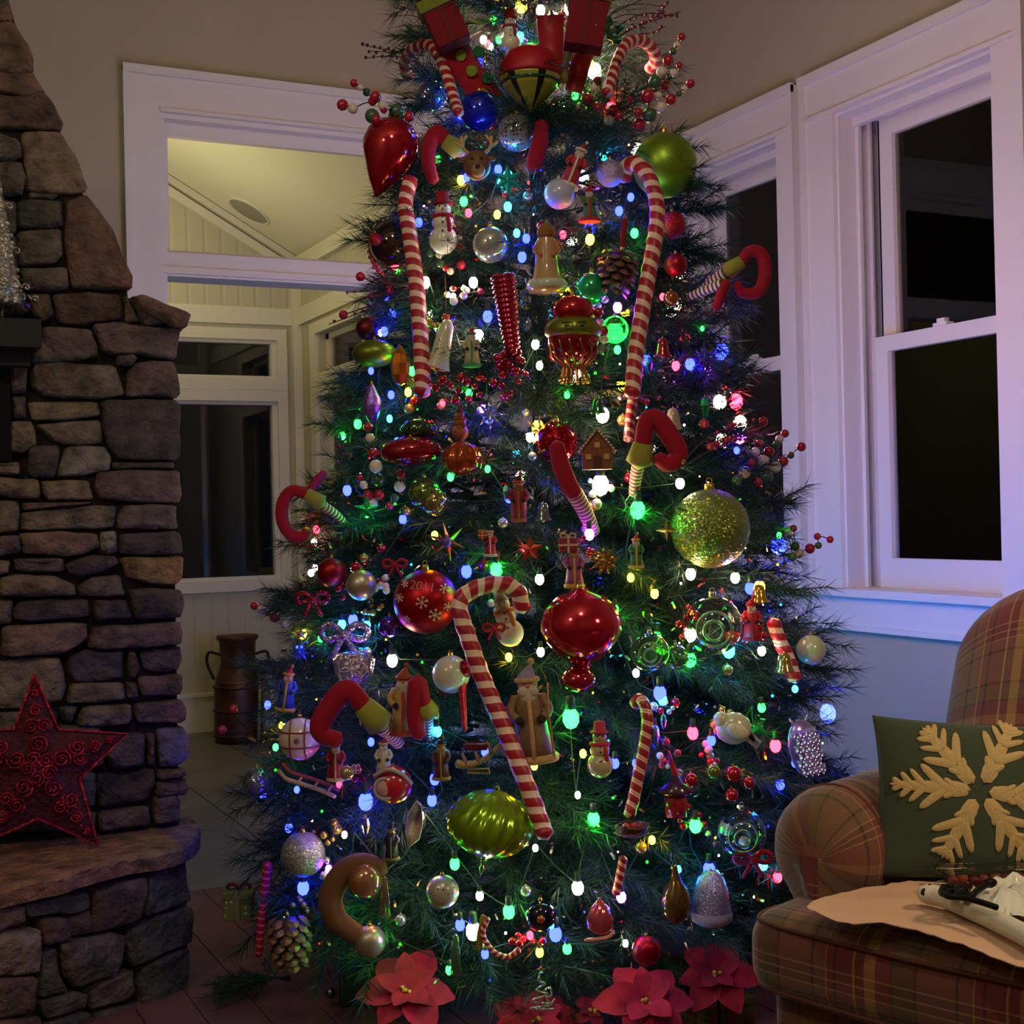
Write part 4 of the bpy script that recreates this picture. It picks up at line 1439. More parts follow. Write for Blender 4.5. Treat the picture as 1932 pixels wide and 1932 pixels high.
ball(682, 1104, 29, 'b8a890', 'cream pearl ball left of the ball lettered 2011', SATIN, .06)
ball(672, 1070, 10, 'b01828', 'small red ball above the cream pearl ball', SHINY, .07)
ball(735, 1182, 21, '5a3ca0', 'violet swirled ball below the ball lettered 2011', CRACK, .03)
ball(566, 1394, 40, 'c4b0a0', 'cream ball crossed by red plaid lines at lower left', GLOSS, .06, name='plaid_ball')
ball(851, 1272, 36, 'c0b8a4', 'white pearl ball partly behind the long slanting candy cane', GLOSS, .02)
ball(485, 1475, 27, '7c828c', 'crackled silver ball at the far lower left edge', CRACK, .03)
ball(572, 1612, 42, 'a09ca4', 'large silver tinsel ball above the red spiral icicle', GLITB, .03)
ball(690, 1660, 34, 'b07a52', 'copper gold ball with a bright highlight beside the brown crescent', SHINY, .07)
ball(835, 1682, 31, 'b4ac94', 'cream ball with dark dots below the ribbed green ornament', DOTB, .07)
ball(698, 1776, 30, 'a89a84', 'beige pearl ball lit green at its edge low on the tree', SATIN, .06)
ball(1020, 1727, 29, '101c38', 'navy blue ball with an orange jewel at its centre', SHINY, .05)
ball(1220, 1793, 28, 'a01028', 'matte red ball low on the tree above the olive globe', SATIN, .05)
ball(1303, 1472, 14, 'b01424', 'shiny red ball left of the olive one in the lower right cluster', SHINY, .04)
ball(1383, 1460, 16, 'b41828', 'shiny red ball topmost in the lower right cluster', SHINY, .05)
ball(1412, 1477, 12, 'b41c30', 'small red ball rightmost in the lower right cluster', SHINY, .05)
ball(1380, 1500, 13, 'c01828', 'red ball lowest in the lower right cluster', SHINY, .05)
ball(1345, 1456, 14, '6a7c2c', 'small olive ball amid the shiny red lower right cluster', SHINY, .04)
for x, y, r, c, lb in ((1345, 1180, 56, 'd8f0e0', 'large clear iridescent glass globe at the right of the tree'), (1226, 1230, 37, 'd0f0d8', 'clear glass globe with green rings left of the iridescent globe'), (1400, 1572, 46, 'd0e8e0', 'clear glass globe beside the armchair arm'), (1160, 622, 26, 'a0e8c8', 'clear teal drop glass beside the right candy cane'), (1275, 1240, 24, 'd8d8b0', 'clear straw coloured glass ball between two globes')):
    o = ball(x, y, r, c, lb, CLEAR, .05, capc='b8b8b0', name='glass_globe')
    if r > 30:
        obj('inner_ring', G().tube([(r * .55 * math.cos(a), -r * .3, r * .55 * math.sin(a) - r * .1) for a in [i * .3142 for i in range(21)]], r * .05, 6, cap=False).tube([(r * .3 * math.cos(a), -r * .2, r * .3 * math.sin(a) - r * .15) for a in [i * .3142 for i in range(21)]], r * .06, 6, cap=False), METAL, 'a0c8a8', o)
# plaid lines on the cream ball, hoop and jewel
pb = [o for o in bpy.data.objects if o.name == 'plaid_ball'][0]
g = G()
for ax in (-14, 14):
    h = math.sqrt(41 ** 2 - ax * ax)
    g.tube([(ax, -h * math.cos(a), h * math.sin(a)) for a in [-1.4 + i * .2 for i in range(15)]], 1.4, 4)
for az in (-12, 16):
    h = math.sqrt(41 ** 2 - az * az)
    g.tube([(h * math.sin(a), -h * math.cos(a), az) for a in [-1.4 + i * .2 for i in range(15)]], 1.4, 4)
o = obj('red_lines', g, MATT, '7a1a22', pb)
g = G()
for i in range(4):
    a = i * math.pi / 4
    g.tube([(-6 * math.cos(a), -40.5, 2 - 6 * math.sin(a)), (6 * math.cos(a), -40.5, 2 + 6 * math.sin(a))], 1, 4)
obj('snowflake_motif', g, MATT, '8a4a44', pb)
nb = [o for o in bpy.data.objects if o.get('label', '').startswith('navy blue ball')][0]
part_ball(nb, 'jewel', 0, 0, 8, 'c05a2a', SHINY, -26, small=True)
g = G().tube([(46 * math.cos(a), 0, 46 * math.sin(a)) for a in [i * .2094 for i in range(31)]], 2.2, 6, cap=False)
o = place('wire_hoop', 742, 460, 'thin bronze wire hoop round the dark ball at left', 'ornament', .05)
obj('hoop', g, METAL, '5a4030', o)
# 2011 and snowflakes on the big red ball
cu = bpy.data.curves.new('txt', 'FONT')
cu.body = '2011'
cu.size = 24
cu.align_x = 'CENTER'
cu.extrude = .1
to = bpy.data.objects.new('txt', cu)
COL.objects.link(to)
bpy.context.view_layer.update()
me = bpy.data.meshes.new_from_object(to.evaluated_get(bpy.context.evaluated_depsgraph_get()))
bpy.data.objects.remove(to)


def on_ball(u, v, R):
    h = math.sqrt(max(1, R * R - u * u - v * v))
    return (u, -h, v)


ang = -.16
for v in me.vertices:
    u, w = v.co.x * 1.0, v.co.y * .95
    u, w = u * math.cos(ang) - w * math.sin(ang) - 3, u * math.sin(ang) + w * math.cos(ang) + 24
    v.co = on_ball(u, w, 62)
me.name = 'lettering'
obj('lettering', me, MATT, 'd8a8a0', rb)
for fx, fz, fr in ((-3, 2, 12), (20, -22, 12), (38, 26, 9), (-46, 10, 8), (-34, -30, 7), (44, -8, 8), (-36, 36, 7)):
    g = G()
    for i in range(6):
        a = i * math.pi / 3 + .3
        tip = (fx + fr * math.cos(a), fz + fr * math.sin(a))
        g.tube([on_ball(fx, fz, 61.4), on_ball(*tip, 61.4)], 1.1, 4)
        for sg in (-.6, .6):
            m0 = (fx + fr * .6 * math.cos(a), fz + fr * .6 * math.sin(a))
            g.tube([on_ball(*m0, 61.4), on_ball(m0[0] + fr * .35 * math.cos(a + sg), m0[1] + fr * .35 * math.sin(a + sg), 61.4)], .9, 4)
    obj('snowflake', g, MATT, 'd8b0a8', rb)

# shaped glass
o = place('drop_ornament', 738, 276, 'large shiny red glass drop with its tip turned lower left', 'ornament', .12)
pr = [(0, 54), (24, 49), (42, 36), (53, 14), (54, -6), (49, -26), (40, -46), (30, -62), (18, -76), (9, -86), (5, -93), (0, -95)]
g = G().lathe(pr, 28)
g.v = [(a - max(0, -c - 20) ** 1.5 * .048, b, c) for a, b, c in g.v]
obj('drop', g, SHINY, 'b80e22', o)
cap(o, 52, 22)
o = place('finial_ornament', 1097, 1190, 'big shiny red teardrop bauble with a small bulb beneath it', 'ornament', .09)
pr = [(0, 80), (14, 80), (18, 74), (44, 66), (66, 46), (77, 20), (78, 4), (70, -16), (54, -36), (36, -52), (20, -62), (12, -68), (15, -74)]
g = G().lathe(pr, 32)
obj('teardrop', g, SHINY, 'b80c28', o)
obj('lower_bulb', G().lathe([(14, -70), (24, -76), (33, -88), (34, -98), (26, -110), (12, -117), (0, -119)], 24), SHINY, '9c1024', o, (-8, 0, 2))
cap(o, 78, 26)
o = place('reflector_ornament', 1000, 150, 'large ornament with red crown and mirrored lime cone near the top', 'ornament', .08)
obj('crown', G().lathe([(0, 62), (22, 60), (44, 48), (57, 28), (60, 8), (58, 2), (52, 8)], 28), pbr('satin_cloth', .5, .1), 'ab0f22', o)
m = bands_mat('mirror_facets', hx('c2c04a'), hx('2a3018'), .62, False, .2, 1)
fc = G()
n = 24
rows = [(57, 12), (58, 0), (50, -16), (30, -38), (8, -58), (0, -64)]
for i in range(len(rows) - 1):
    for j in range(n):
        a0, a1 = 6.2832 * j / n, 6.2832 * (j + 1) / n
        q = [(rows[i][0] * math.cos(a0), rows[i][0] * math.sin(a0), rows[i][1]), (rows[i + 1][0] * math.cos(a0), rows[i + 1][0] * math.sin(a0), rows[i + 1][1]), (rows[i + 1][0] * math.cos(a1), rows[i + 1][0] * math.sin(a1), rows[i + 1][1]), (rows[i][0] * math.cos(a1), rows[i][0] * math.sin(a1), rows[i][1])]
        fc.add(q, [(0, 1, 2, 3)], [[(j * .25 + .1, 0)] * 4])
o2 = obj('mirror_cone', fc, m, None, o, smooth=False)
o2.data.materials[0].node_tree.nodes['Principled BSDF'].inputs['Metallic'].default_value = .45
obj('green_ring', G().tube([(55 * math.cos(a), 55 * math.sin(a), -8) for a in [i * .2618 for i in range(25)]], 3, 6, cap=False), SHINY, '1c5a48', o)
o = place('ribbed_ornament', 925, 1555, 'large lime green swirl ribbed onion bauble low on the tree', 'ornament', .09)
pr = [(3, 66), (20, 62), (44, 52), (64, 36), (77, 14), (80, -4), (74, -24), (58, -42), (36, -54), (14, -61), (4, -70), (3, -78)]
g = G().lathe(pr, 144, flute=lambda a, t: 1 + .055 * math.sin(18 * (a + t * 1.0)))
obj('ribbed_body', g, pbr('satin_lime', .18, .6), '86aa28', o, None, None, (0, math.radians(12), 0))
cap(o, 64, 22, '8a8a40', 14)
obj('tip_spike', G().lathe([(3, 0), (4, -6), (2, -12), (5, -18), (0, -34)], 10), METAL, 'b8a870', o, (-14, 0, -64), None, (0, math.radians(12), 0))
o = place('balloon_ornament', 1082, 640, 'tall bauble with red cap, lime band and gold filigree base', 'ornament', .08)
lathe_part(o, 'red_cap', [(0, 82), (18, 80), (34, 70), (40, 56), (38, 44), (30, 36)], SHINY, 'b41024')
lathe_part(o, 'lime_band', [(30, 40), (46, 34), (54, 22), (54, 10), (48, 4)], SATIN, '858a2a')
lathe_part(o, 'red_skirt', [(48, 6), (48, -6), (40, -24), (24, -36), (10, -42)], SHINY, '9a1424')
g = G()
for i in range(14):
    a = 6.2832 * i / 14
    g.tube(smooth_path([(46 * math.cos(a), 46 * math.sin(a), -4), (40 * math.cos(a + .15), 40 * math.sin(a + .15), -34), (20 * math.cos(a + .3), 20 * math.sin(a + .3), -52), (26 * math.cos(a + .4), 26 * math.sin(a + .4), -76)], 4), 2.6, 6)
    g.ball((27 * math.cos(a + .4), 27 * math.sin(a + .4), -80), 4, 6)
obj('gold_filigree', g, METAL, 'b0783a', o)
g = G()
for sg in (-1, 1):
    g.tube([(sg * 22, -50, 26), (sg * 4, -56, 26), (sg * 4, -56, 14), (sg * 18, -53, 14), (sg * 18, -53, 20), (sg * 10, -55, 20)], 1.6, 5)
obj('key_pattern', g, GLOSS, '4a5a1c', o)
cap(o, 82, 18)
# red ribbed icicle
o = place('icicle_ornament', 958, 590, 'thick red ribbed glass icicle ending in a bead cluster', 'ornament', .07)
pr = []
for i in range(15):
    t = i / 14
    r = 24 - 9 * max(0, t - .25) ** .9 * 1.2
    z = 68 - t * 134
    pr += [(r * .86, z + 4.0), (r, z + 1.5), (r, z - 2.5), (r * .86, z - 4.6)]
pr = [(0, 74), (12, 73)] + pr + [(0, -74)]
obj('ribbed_icicle', G().lathe(pr, 24), SHINY, 'a8143c', o, None, None, (0, math.radians(-6), 0))
g = G()
rn = random.Random(5)
for i in range(26):
    g.ball((rn.uniform(-22, 26), rn.uniform(-12, 8), -74 - rn.random() * 44), rn.uniform(6, 10), 8)
q = obj('bead_cluster', g, SHINY, 'a01434', o)
q['kind'] = 'stuff'
cap(o, 72, 14)
# flat and oval baubles
o = place('oval_ornament', 706, 667, 'flat lime green oval bauble at the left edge', 'ornament', .05)
part_ball(o, 'body', 0, 0, 42, '6c7424', SATIN, sq=(1, .8, .62)); cap(o, 25, 14, '6a7040')
o = place('oval_ornament', 776, 852, 'wide shiny red saucer bauble at left of centre', 'ornament', .06)
lathe_part(o, 'body', [(0, 28), (30, 26), (52, 14), (60, 0), (54, -14), (34, -24), (0, -28)], SHINY, '9c1024', 28)
cap(o, 26, 20)
o = place('oval_ornament', 792, 812, 'small green ribbed glass bauble above the red saucer', 'ornament', .04)
obj('body', G().lathe([(0, 22), (24, 18), (36, 4), (32, -10), (16, -18), (0, -20)], 60, flute=lambda a, t: 1 + .05 * math.sin(12 * a)), SHINY, '2c4a24', o); cap(o, 20, 12)
o = place('lantern_ornament', 755, 690, 'orange faceted glass lantern left of the long candy cane', 'ornament', .07)
obj('body', G().lathe([(3, 38), (14, 22), (19, 4), (17, -18), (9, -34), (0, -38)], 8), CRACK, 'c87828', o, smooth=False); cap(o, 36, 10)
o = place('drop_ornament', 702, 762, 'slim violet glass drop at the left of the tree', 'ornament', .06)
obj('body', G().lathe([(0, 40), (6, 34), (16, 8), (17, -8), (10, -28), (0, -42)], 16), CRACK, 'a070d8', o); cap(o, 38, 9)
o = place('shell_ornament', 1132, 1730, 'pink glass drop shell with a curled lip low on the tree', 'ornament', .07)
obj('body', G().lathe([(0, 34), (6, 30), (18, 16), (26, -4), (24, -20), (12, -31), (0, -34)], 48, flute=lambda a, t: 1 + .03 * math.sin(16 * a)), SHINY, 'c85060', o)
obj('lip', G().tube(smooth_path([(-30, -4, -42), (-6, -12, -38), (14, -12, -34), (26, -8, -24)], 5), [2] + [4] * 14 + [2], 8), GLOSS, 'd8907c', o); cap(o, 33, 10)
o = place('gourd_ornament', 1275, 1692, 'dark gold glass gourd left of the blue lit dome', 'ornament', .05)
obj('body', G().lathe([(4, 58), (7, 44), (12, 30), (24, 12), (30, -10), (26, -32), (12, -46), (0, -50)], 20), SHINY, '6a4a24', o); cap(o, 56, 10)
o = place('feather_ornament', 785, 1560, 'pale pink pointed feather ornament lit yellow beside the ribbed bauble', 'ornament', .07)
g = G().slab([(-16, -40), (-22, -10), (-16, 24), (2, 50), (12, 40), (14, 6), (6, -24)], -3, 3, 2)
obj('blade', g, pbr('frosted', .5, 0, noise_amt=.3, noise_scale=.3), 'c8a898', o)
for x, y, r, h, lb in ((1342, 1692, 37, 106, 'bell shaped frosted dome glowing blue beside the armchair'),):
    o = place('dome_ornament', x, y, lb, 'ornament', .06)
    lathe_part(o, 'dome', [(0, 50), (12, 48), (24, 36), (31, 16), (35, -12), (38, -28)], GLITF, '9a94d0')
    lathe_part(o, 'base', [(38, -26), (40, -32), (38, -44), (24, -52), (0, -54)], MATT, 'b0a8d8')
    cap(o, 48, 12)

# candy canes
cane([(771, 146), (764, 124), (772, 100), (791, 85), (813, 86), (830, 108), (845, 148), (858, 188), (866, 213)], 23, 'short candy cane with its crook to the left near the tree top', .15, taper=.8)
cane([(1226, 130), (1237, 112), (1229, 90), (1206, 76), (1182, 84), (1167, 110), (1156, 142), (1146, 176)], 23, 'short candy cane with its crook to the right near the tree top', .15, taper=.85)
cane([(1176, 338), (1184, 312), (1206, 312), (1228, 344), (1240, 392), (1236, 450), (1226, 505), (1216, 560), (1208, 612), (1200, 664), (1196, 705), (1193, 745)], 29, 'long candy cane down the right side below the satin green ball', .10)
cane([(1196, 735), (1192, 765), (1188, 800), (1186, 830)], 20, 'thin striped stick below the long right candy cane', .04, CANE2)
cane([(774, 340), (765, 385), (771, 430), (778, 480), (785, 530), (790, 590), (794, 645), (797, 700), (797, 742)], 29, 'long straight candy cane down the left side of the tree', .11)
cane([(986, 1150), (976, 1116), (945, 1102), (905, 1108), (872, 1128), (868, 1155), (884, 1205), (903, 1260), (924, 1312), (946, 1362), (966, 1410), (986, 1462), (1006, 1512), (1022, 1556), (1030, 1576)], 32, 'longest candy cane slanting from centre down to the right', .12)
cane([(1196, 1330), (1206, 1320), (1216, 1330), (1221, 1362), (1215, 1410), (1205, 1460), (1195, 1510), (1187, 1538)], 23, 'candy cane at lower right of centre beside the blue crystals', .09, CANE2)
cane([(1176, 1618), (1170, 1650), (1162, 1686)], 17, 'short striped stick below the wicker nest', .06, CANE2)
cane([(1458, 1172), (1472, 1210), (1486, 1240), (1500, 1282)], 27, 'striped candy stick at the right edge beside the cream ball', .07)
cane([(506, 1630), (500, 1680), (494, 1730), (489, 1790), (487, 1802)], 20, 'red spiral glass icicle at the lower left edge', .05, RIB, pitch=14, name='icicle_ornament', cat='ornament', taper=.6)
cane([(872, 1262), (872, 1300), (875, 1340), (877, 1378)], 18, 'long red glitter pendant beside the slanting candy cane', .07, GLITF, name='pendant_ornament', cat='ornament', taper=.5)
for o in bpy.data.objects:
    if o.get('label', '').startswith('long red glitter pendant'):
        for c in o.children:
            c.color = hx('a81428')
            c.name = 'pendant'
        s = 3.0 / F
        part_ball(o, 'top_bead', 0, 0, 17 * s, 'a01428', GLITF, -8 * s)
    if o.get('label', '').startswith('red spiral glass icicle'):
        for c in o.children:
            c.name = 'icicle'

# elf legs
elf_leg([(843, 268), (826, 250), (810, 272), (808, 308), (818, 342)], 30, (866, 282), [(866, 284), (880, 300), (892, 318)], 20, 'elf leg with bent red boot below the upper left candy cane')
elf_leg([(1022, 232), (1018, 272), (1010, 300), (1003, 322)], 34, None, None, 10, 'plain red felt elf boot pointing down near the tree top')
elf_leg([(1396, 496), (1416, 474), (1438, 482), (1443, 520), (1430, 550), (1402, 552), (1390, 536)], 25, (1372, 512), [(1372, 514), (1345, 534), (1318, 556)], 28, 'elf leg with curled red boot jutting right across the window', SOCKG, .10)
elf_leg([(1372, 530), (1360, 556), (1352, 582)], 20, None, [(1365, 535), (1330, 548), (1300, 560)], 20, 'second elf leg hanging below the one across the window', SOCKG, .09)
elf_leg([(582, 934), (552, 926), (534, 948), (533, 982), (548, 1008), (570, 1012), (580, 1000)], 24, (606, 950), [(606, 952), (630, 968), (648, 985)], 20, 'elf leg with curled red boot jutting out at the left edge', None, .10, (578, 998))
elf_leg([(582, 934), (594, 912), (612, 892)], 18, None, None, 10, 'short red felt boot strap above the left edge elf leg', None, .08)
elf_leg([(1050, 838), (1058, 876), (1072, 912), (1086, 934)], 36, None, [(1080, 925), (1098, 955), (1112, 985), (1120, 1004)], 34, 'straight elf leg with red boot toe up in front of the plaid ball', None, .10)
elf_leg([(1212, 842), (1220, 798), (1240, 792), (1270, 832), (1280, 858), (1262, 876), (1240, 864)], 38, (1206, 872), [(1206, 870), (1200, 900), (1196, 932)], 27, 'elf leg with red boot bent like a hook right of centre', None, .11, (1288, 870))
elf_leg([(690, 1336), (655, 1302), (624, 1332), (604, 1368), (612, 1388), (640, 1396)], 42, (718, 1366), [(718, 1368), (736, 1384), (752, 1402)], 34, 'elf leg with large hooked red boot at lower left', None, .11)
elf_leg([(800, 1330), (788, 1288), (784, 1330), (786, 1370), (792, 1390)], 36, (806, 1344), [(806, 1344), (808, 1370), (810, 1396)], 22, 'elf leg with upright red boot beside the tan figurine', None, .10)
o = elf_leg([(722, 1642), (684, 1630), (648, 1646), (624, 1690), (632, 1730), (656, 1752), (686, 1772)], 46, None, None, 10, 'brown felt crescent shaped boot low at left around the copper ball', None, .09)
for c in o.children:
    c.color = hx('6a4428')

# berry sprays
spray('710,226,10,r 747,210,14,g 724,207,7,r 722,199,9,c 708,183,11,r 703,191,9,r 692,174,8,g 680,165,6,c 668,157,8,r 702,219,14,g 666,205,10,c 646,198,11,r 772,220,10,r', (770, 240), 'beaded berry spray reaching left above the red drop', depth=3.52)
spray('1206,236,13,r 1226,217,14,g 1222,182,14,r 1242,180,8,c 1248,203,11,c 1266,188,11,r 1255,161,10,r 1236,155,13,g 1249,136,11,c 1264,145,7,g 1272,137,8,c 1282,124,7,r 1261,114,11,r 1270,97,7,g 1279,85,8,c 1286,70,8,r 1281,177,6,g 1292,168,7,c 1303,158,9,r 1204,212,9,r', (1190, 250), 'beaded berry spray reaching up right of the tree top', depth=3.52)
spray('1116,225,13,g 1149,228,10,c 1128,204,11,r 1107,187,11,r 1095,203,10,c 1120,166,8,c 1127,153,9,r 1142,186,9,g 1156,208,11,r 1188,187,8,r 1104,222,9,c 1168,218,9,r 1085,236,7,g', (1130, 240), 'beaded berry cluster beneath the upper right candy cane')
spray('716,934,10,r 695,935,10,r 702,950,11,c 714,905,13,g 709,880,13,c 705,855,10,r 686,915,8,c 680,903,7,r 745,940,9,g 754,918,11,c 757,895,10,r 767,870,8,c 735,955,8,r 698,826,9,c 694,806,9,r', (730, 960), 'beaded berry cluster at left below the red saucer')
spray('1430,910,9,r 1446,900,13,g 1405,891,12,c 1390,906,10,g 1417,874,8,r 1440,870,12,c 1425,853,9,c 1462,881,12,c 1451,852,10,r 1432,837,7,r 1478,871,10,r 1465,838,7,g 1471,828,8,c 1481,818,8,r 1492,859,7,g 1512,843,9,r', (1400, 920), 'beaded berry spray at the right edge above the moss green ball', depth=3.62)
spray('1500,1031,9,g 1508,1044,9,c 1528,1035,10,r 1544,1029,7,g 1542,1012,7,r 1566,1018,7,r 1487,1005,7,c 1497,997,7,r 1495,1050,9,g', (1470, 1050), 'small berry sprig at the right edge below the moss green ball', depth=3.72)
spray('540,1177,8,c 533,1172,6,c 519,1165,10,r 505,1158,5,g 493,1150,8,c 480,1143,8,r', (580, 1190), 'small berry sprig pointing left above the milk can', depth=3.7)
spray('1128,590,10,r 1138,625,11,r 1132,608,8,c 1140,640,9,c 1120,668,6,r', (1110, 640), 'red and cream berries beside the filigree bauble', .09)
spray('842,600,9,r 846,658,9,r 826,462,9,r 868,468,9,r 812,478,8,g 830,478,10,c 866,450,7,c 842,505,8,r 850,512,7,c 870,500,9,r 832,498,8,g', (840, 500), 'red and cream beads below the scarfed snowman', .03)
spray('1405,1170,9,r 1420,1195,9,r 1432,1185,8,r 1440,1200,8,r', (1410, 1200), 'red glass bead cluster right of the iridescent globe', .05, berry=SHINY)
spray('655,1105,9,r 662,1090,7,r 640,1110,8,r 648,1128,7,r', (640, 1100), 'red glass beads beneath the cream pearl ball', .06, berry=SHINY)
spray('1330,800,9,r 1378,805,9,r 1440,795,9,r 1370,832,9,r 1352,838,7,r 1340,842,8,r 1385,828,7,r', (1300, 850), 'red berry branch reaching right across the far window', .02, depth=3.6)
spray('648,594,9,r 680,522,9,r 735,548,9,r 700,560,7,k 716,560,6,k', (760, 560), 'sparse red berry sprig at the left edge', .02, depth=3.6)
# a garland of red beads
g = []
rn = random.Random(11)
for x, y in [(806, 722), (822, 730), (836, 716), (850, 726), (866, 738), (880, 720), (896, 728), (912, 716), (930, 722), (946, 728), (962, 742), (978, 720), (992, 706), (870, 712), (860, 755), (885, 752), (905, 744)]:
    g.append('%d,%d,%d,r' % (x, y, rn.randint(6, 9)))
spray(' '.join(g), (890, 735), 'garland of shiny red beads across the centre left', .07, 'bead_garland', 'garland', .02, SHINY)

# dark twigs
twig([[(790, 118), (760, 108), (725, 106), (690, 110)], [(790, 112), (755, 98), (720, 92), (682, 84)], [(800, 105), (765, 100), (730, 98), (695, 96)]], 3.4, 'dark berry twigs pointing left from the tree top', '3a1014', every=11)
twig([[(1140, 90), (1180, 60), (1230, 40), (1285, 22)], [(1150, 80), (1200, 50), (1240, 30), (1262, 2)], [(1130, 80), (1190, 70), (1230, 62), (1255, 50)], [(1145, 70), (1180, 40), (1225, 25), (1280, 32)]], 3.6, 'maroon berry twigs fanning right from the tree top', '5a1424', every=10)
twig([[(860, 90), (830, 50), (790, 22), (750, 12)], [(850, 90), (815, 48), (780, 30), (745, 30)], [(840, 95), (800, 50), (770, 60), (760, 95)]], 1.6, 'bare brown twigs curving up left of the tree top', '3a2018', every=30)
twig([[(1125, 60), (1160, 20), (1200, 8), (1250, 12)], [(1120, 66), (1150, 30), (1180, 14), (1230, -10)], [(1128, 55), (1170, 30), (1215, 30), (1240, 44)]], 1.6, 'bare brown twigs curving right of the tree top', '4a2420', every=30)
twig([[(770, 560), (730, 570), (680, 590), (620, 612)], [(770, 540), (720, 535), (690, 548), (655, 552)]], 3.2, 'thin berry twigs at left above the maroon ball', '6a1424', every=16)
twig([[(740, 540), (715, 515), (700, 490), (695, 470)], [(750, 545), (725, 525), (712, 505), (705, 488)]], 4.2, 'pink red beaded twig at left beneath the wire hoop', 'b02848', every=9)
twig([[(1290, 870), (1330, 830), (1380, 805), (1440, 790)], [(1290, 880), (1340, 850), (1390, 830), (1440, 838)]], 3.6, 'magenta beaded twig at right below the window rail', 'a01c3c', every=12)
twig([[(470, 1380), (440, 1345), (448, 1330)], [(470, 1385), (430, 1380), (410, 1378)]], 8, 'tiny red berry pair in front of the milk can', 'b01c34', every=26)

# pinecones
pinecone(1165, 510, 42, 44, 'brown pinecone hanging by a red ribbon at upper right', .07, 14)
pinecone(546, 1772, 46, 50, 'large frosted pinecone at the lower left edge', .07, -4)
pc = [o for o in bpy.data.objects if o.get('label', '').startswith('brown pinecone')][0]
obj('ribbon', G().tube([(0, 0, 46), (-4, 0, 70), (-8, 0, 96)], 6, 6, flat=.3), FELT, '8a1420', pc)

# ------------------------------------------------------------------ figurines and novelty ornaments
snowman(963, 62, 74, 'small white snowman with red hat at the top of the tree', 'a01424', '8a3040', .10)
snowman(836, 425, 108, 'cream snowman with red hat and striped scarf left of the mirrored ball', '9a1424', 'a01c2c', .06)
snowman(955, 1168, 104, 'cream snowman with orange scarf beneath the long cane crook', '8a7a5c', 'b0642c', .03, 'b8a888', -14, MATT, 'cap')
snowman(1132, 1418, 98, 'small jar shaped snowman with red bow right of the green bulb', 'a0283c', 'b02840', .06, 'a89a78')
snowman(868, 800, 62, 'smiling brown ginger figure perched above an orange pumpkin', '5a2a1c', '8a3a20', .05, '8a4a28', 0, MATT, 'cap')
o = place('pumpkin_ornament', 872, 864, 'orange glass pumpkin under the ginger figure at left', 'ornament', .05)
obj('body', G().lathe([(0, 28), (14, 30), (30, 18), (37, 0), (33, -20), (16, -32), (0, -34)], 64, flute=lambda a, t: 1 + .06 * math.cos(8 * a)), SHINY, 'b04a18', o)
obj('stem', G().tube([(0, 0, 26), (2, 0, 36)], [5, 3], 8), MATT, '4a5a20', o)
gnome(1086, 312, 92, 'slanting figurine in red and white near the upper right cane', 'b02838', '9a1828', 'd8ccb8', 'd8ccb8', .07, 22)
gnome(1112, 384, 72, 'rounded figurine in green, white and red below the slanting one', '4a6a38', '9a1828', 'cfc4a8', 'b02030', .06, 0, 1.3)
gnome(1000, 1345, 190, 'large robed white bearded figurine with a staff at the tree centre', '7a5c3a', '8a7a9a', 'cbb8a0', 'b08a5a', .07, -4, 1.1, None, True)
gnome(762, 1322, 132, 'tan and cream robed figurine behind the upright elf boot', 'b08a4a', '9a4a28', 'd0c0a0', 'a03a24', .03, 0, 1.1)
gnome(634, 1432, 84, 'small red coated figurine with cream trim below the plaid ball', 'a01428', 'a01428', 'cfc0a8', 'b09a84', .07)
gnome(724, 1428, 76, 'pale cream robed figurine between two red coated figurines', 'b8a890', 'a01c30', 'd0c4b0', 'c0a888', .07)
gnome(925, 1022, 58, 'tiny red figurine with dark cap left of centre', '9a1828', '1c1c1c', 'cfc0b0', 'c8b8a8', .06)
gnome(1200, 1040, 66, 'small green coated figurine right of centre beside gold beads', '2a6a34', 'a02030', 'c8b8a0', 'b89a40', .05)
gnome(1418, 1168, 84, 'red beaded figurine right of the iridescent globe', 'b01828', 'a01424', 'b8a89c', '8a1020', .03)
gnome(832, 1432, 80, 'brown and red nutcracker like figurine left of the tan antler sleigh', '5a2420', '3a1414', '9a8060', '8a6a34', .05)
gnome(738, 1588, 70, 'dark little figurine in the shadow below the blue bulb', '1c1a2a', '241c24', '4a4038', '6a5a34', .04)
gnome(542, 1300, 86, 'slim blue and red figurine at the left edge above the plaid ball', '283aa0', 'a01c34', 'c08a84', 'b08a3a', .08, 8)
gnome(978, 940, 92, 'tall thin dark red nutcracker figurine near the tree centre', '7a1a20', '5a1018', '8a5a3a', '9a4a24', .04, 0, .7)
gnome(890, 655, 78, 'small cream and green figurine below the long left candy cane', 'b0a484', 'b01c28', 'd8ccb4', '3a8a50', .04)
gnome(1083, 1066, 88, 'colourful toy figurine in purple and red above the red teardrop bauble', '8a3a70', 'a02030', 'b07a50', 'b08a3a', .06)
# round faced head ornament with beard, red
o = place('head_ornament', 742, 1480, 'round red ornament with a white bearded face at lower left', 'ornament', .08)
part_ball(o, 'body', 0, 0, 36, 'b01830', GLOSS)
part_ball(o, 'face', -14, -2, 17, 'b88a90', MATT, -24, (1, .7, 1))
obj('beard', G().tube([(-14 + 19 * math.cos(a), -28, -2 + 19 * math.sin(a)) for a in [i * .3 for i in range(22)]], 3.2, 6).tube(smooth_path([(-34, -20, 20), (-8, -32, 34), (16, -28, 26), (36, -14, 4)], 5), 4, 6), pbr('wool', .95), 'c8b8b4', o)
cap(o, 34, 12)
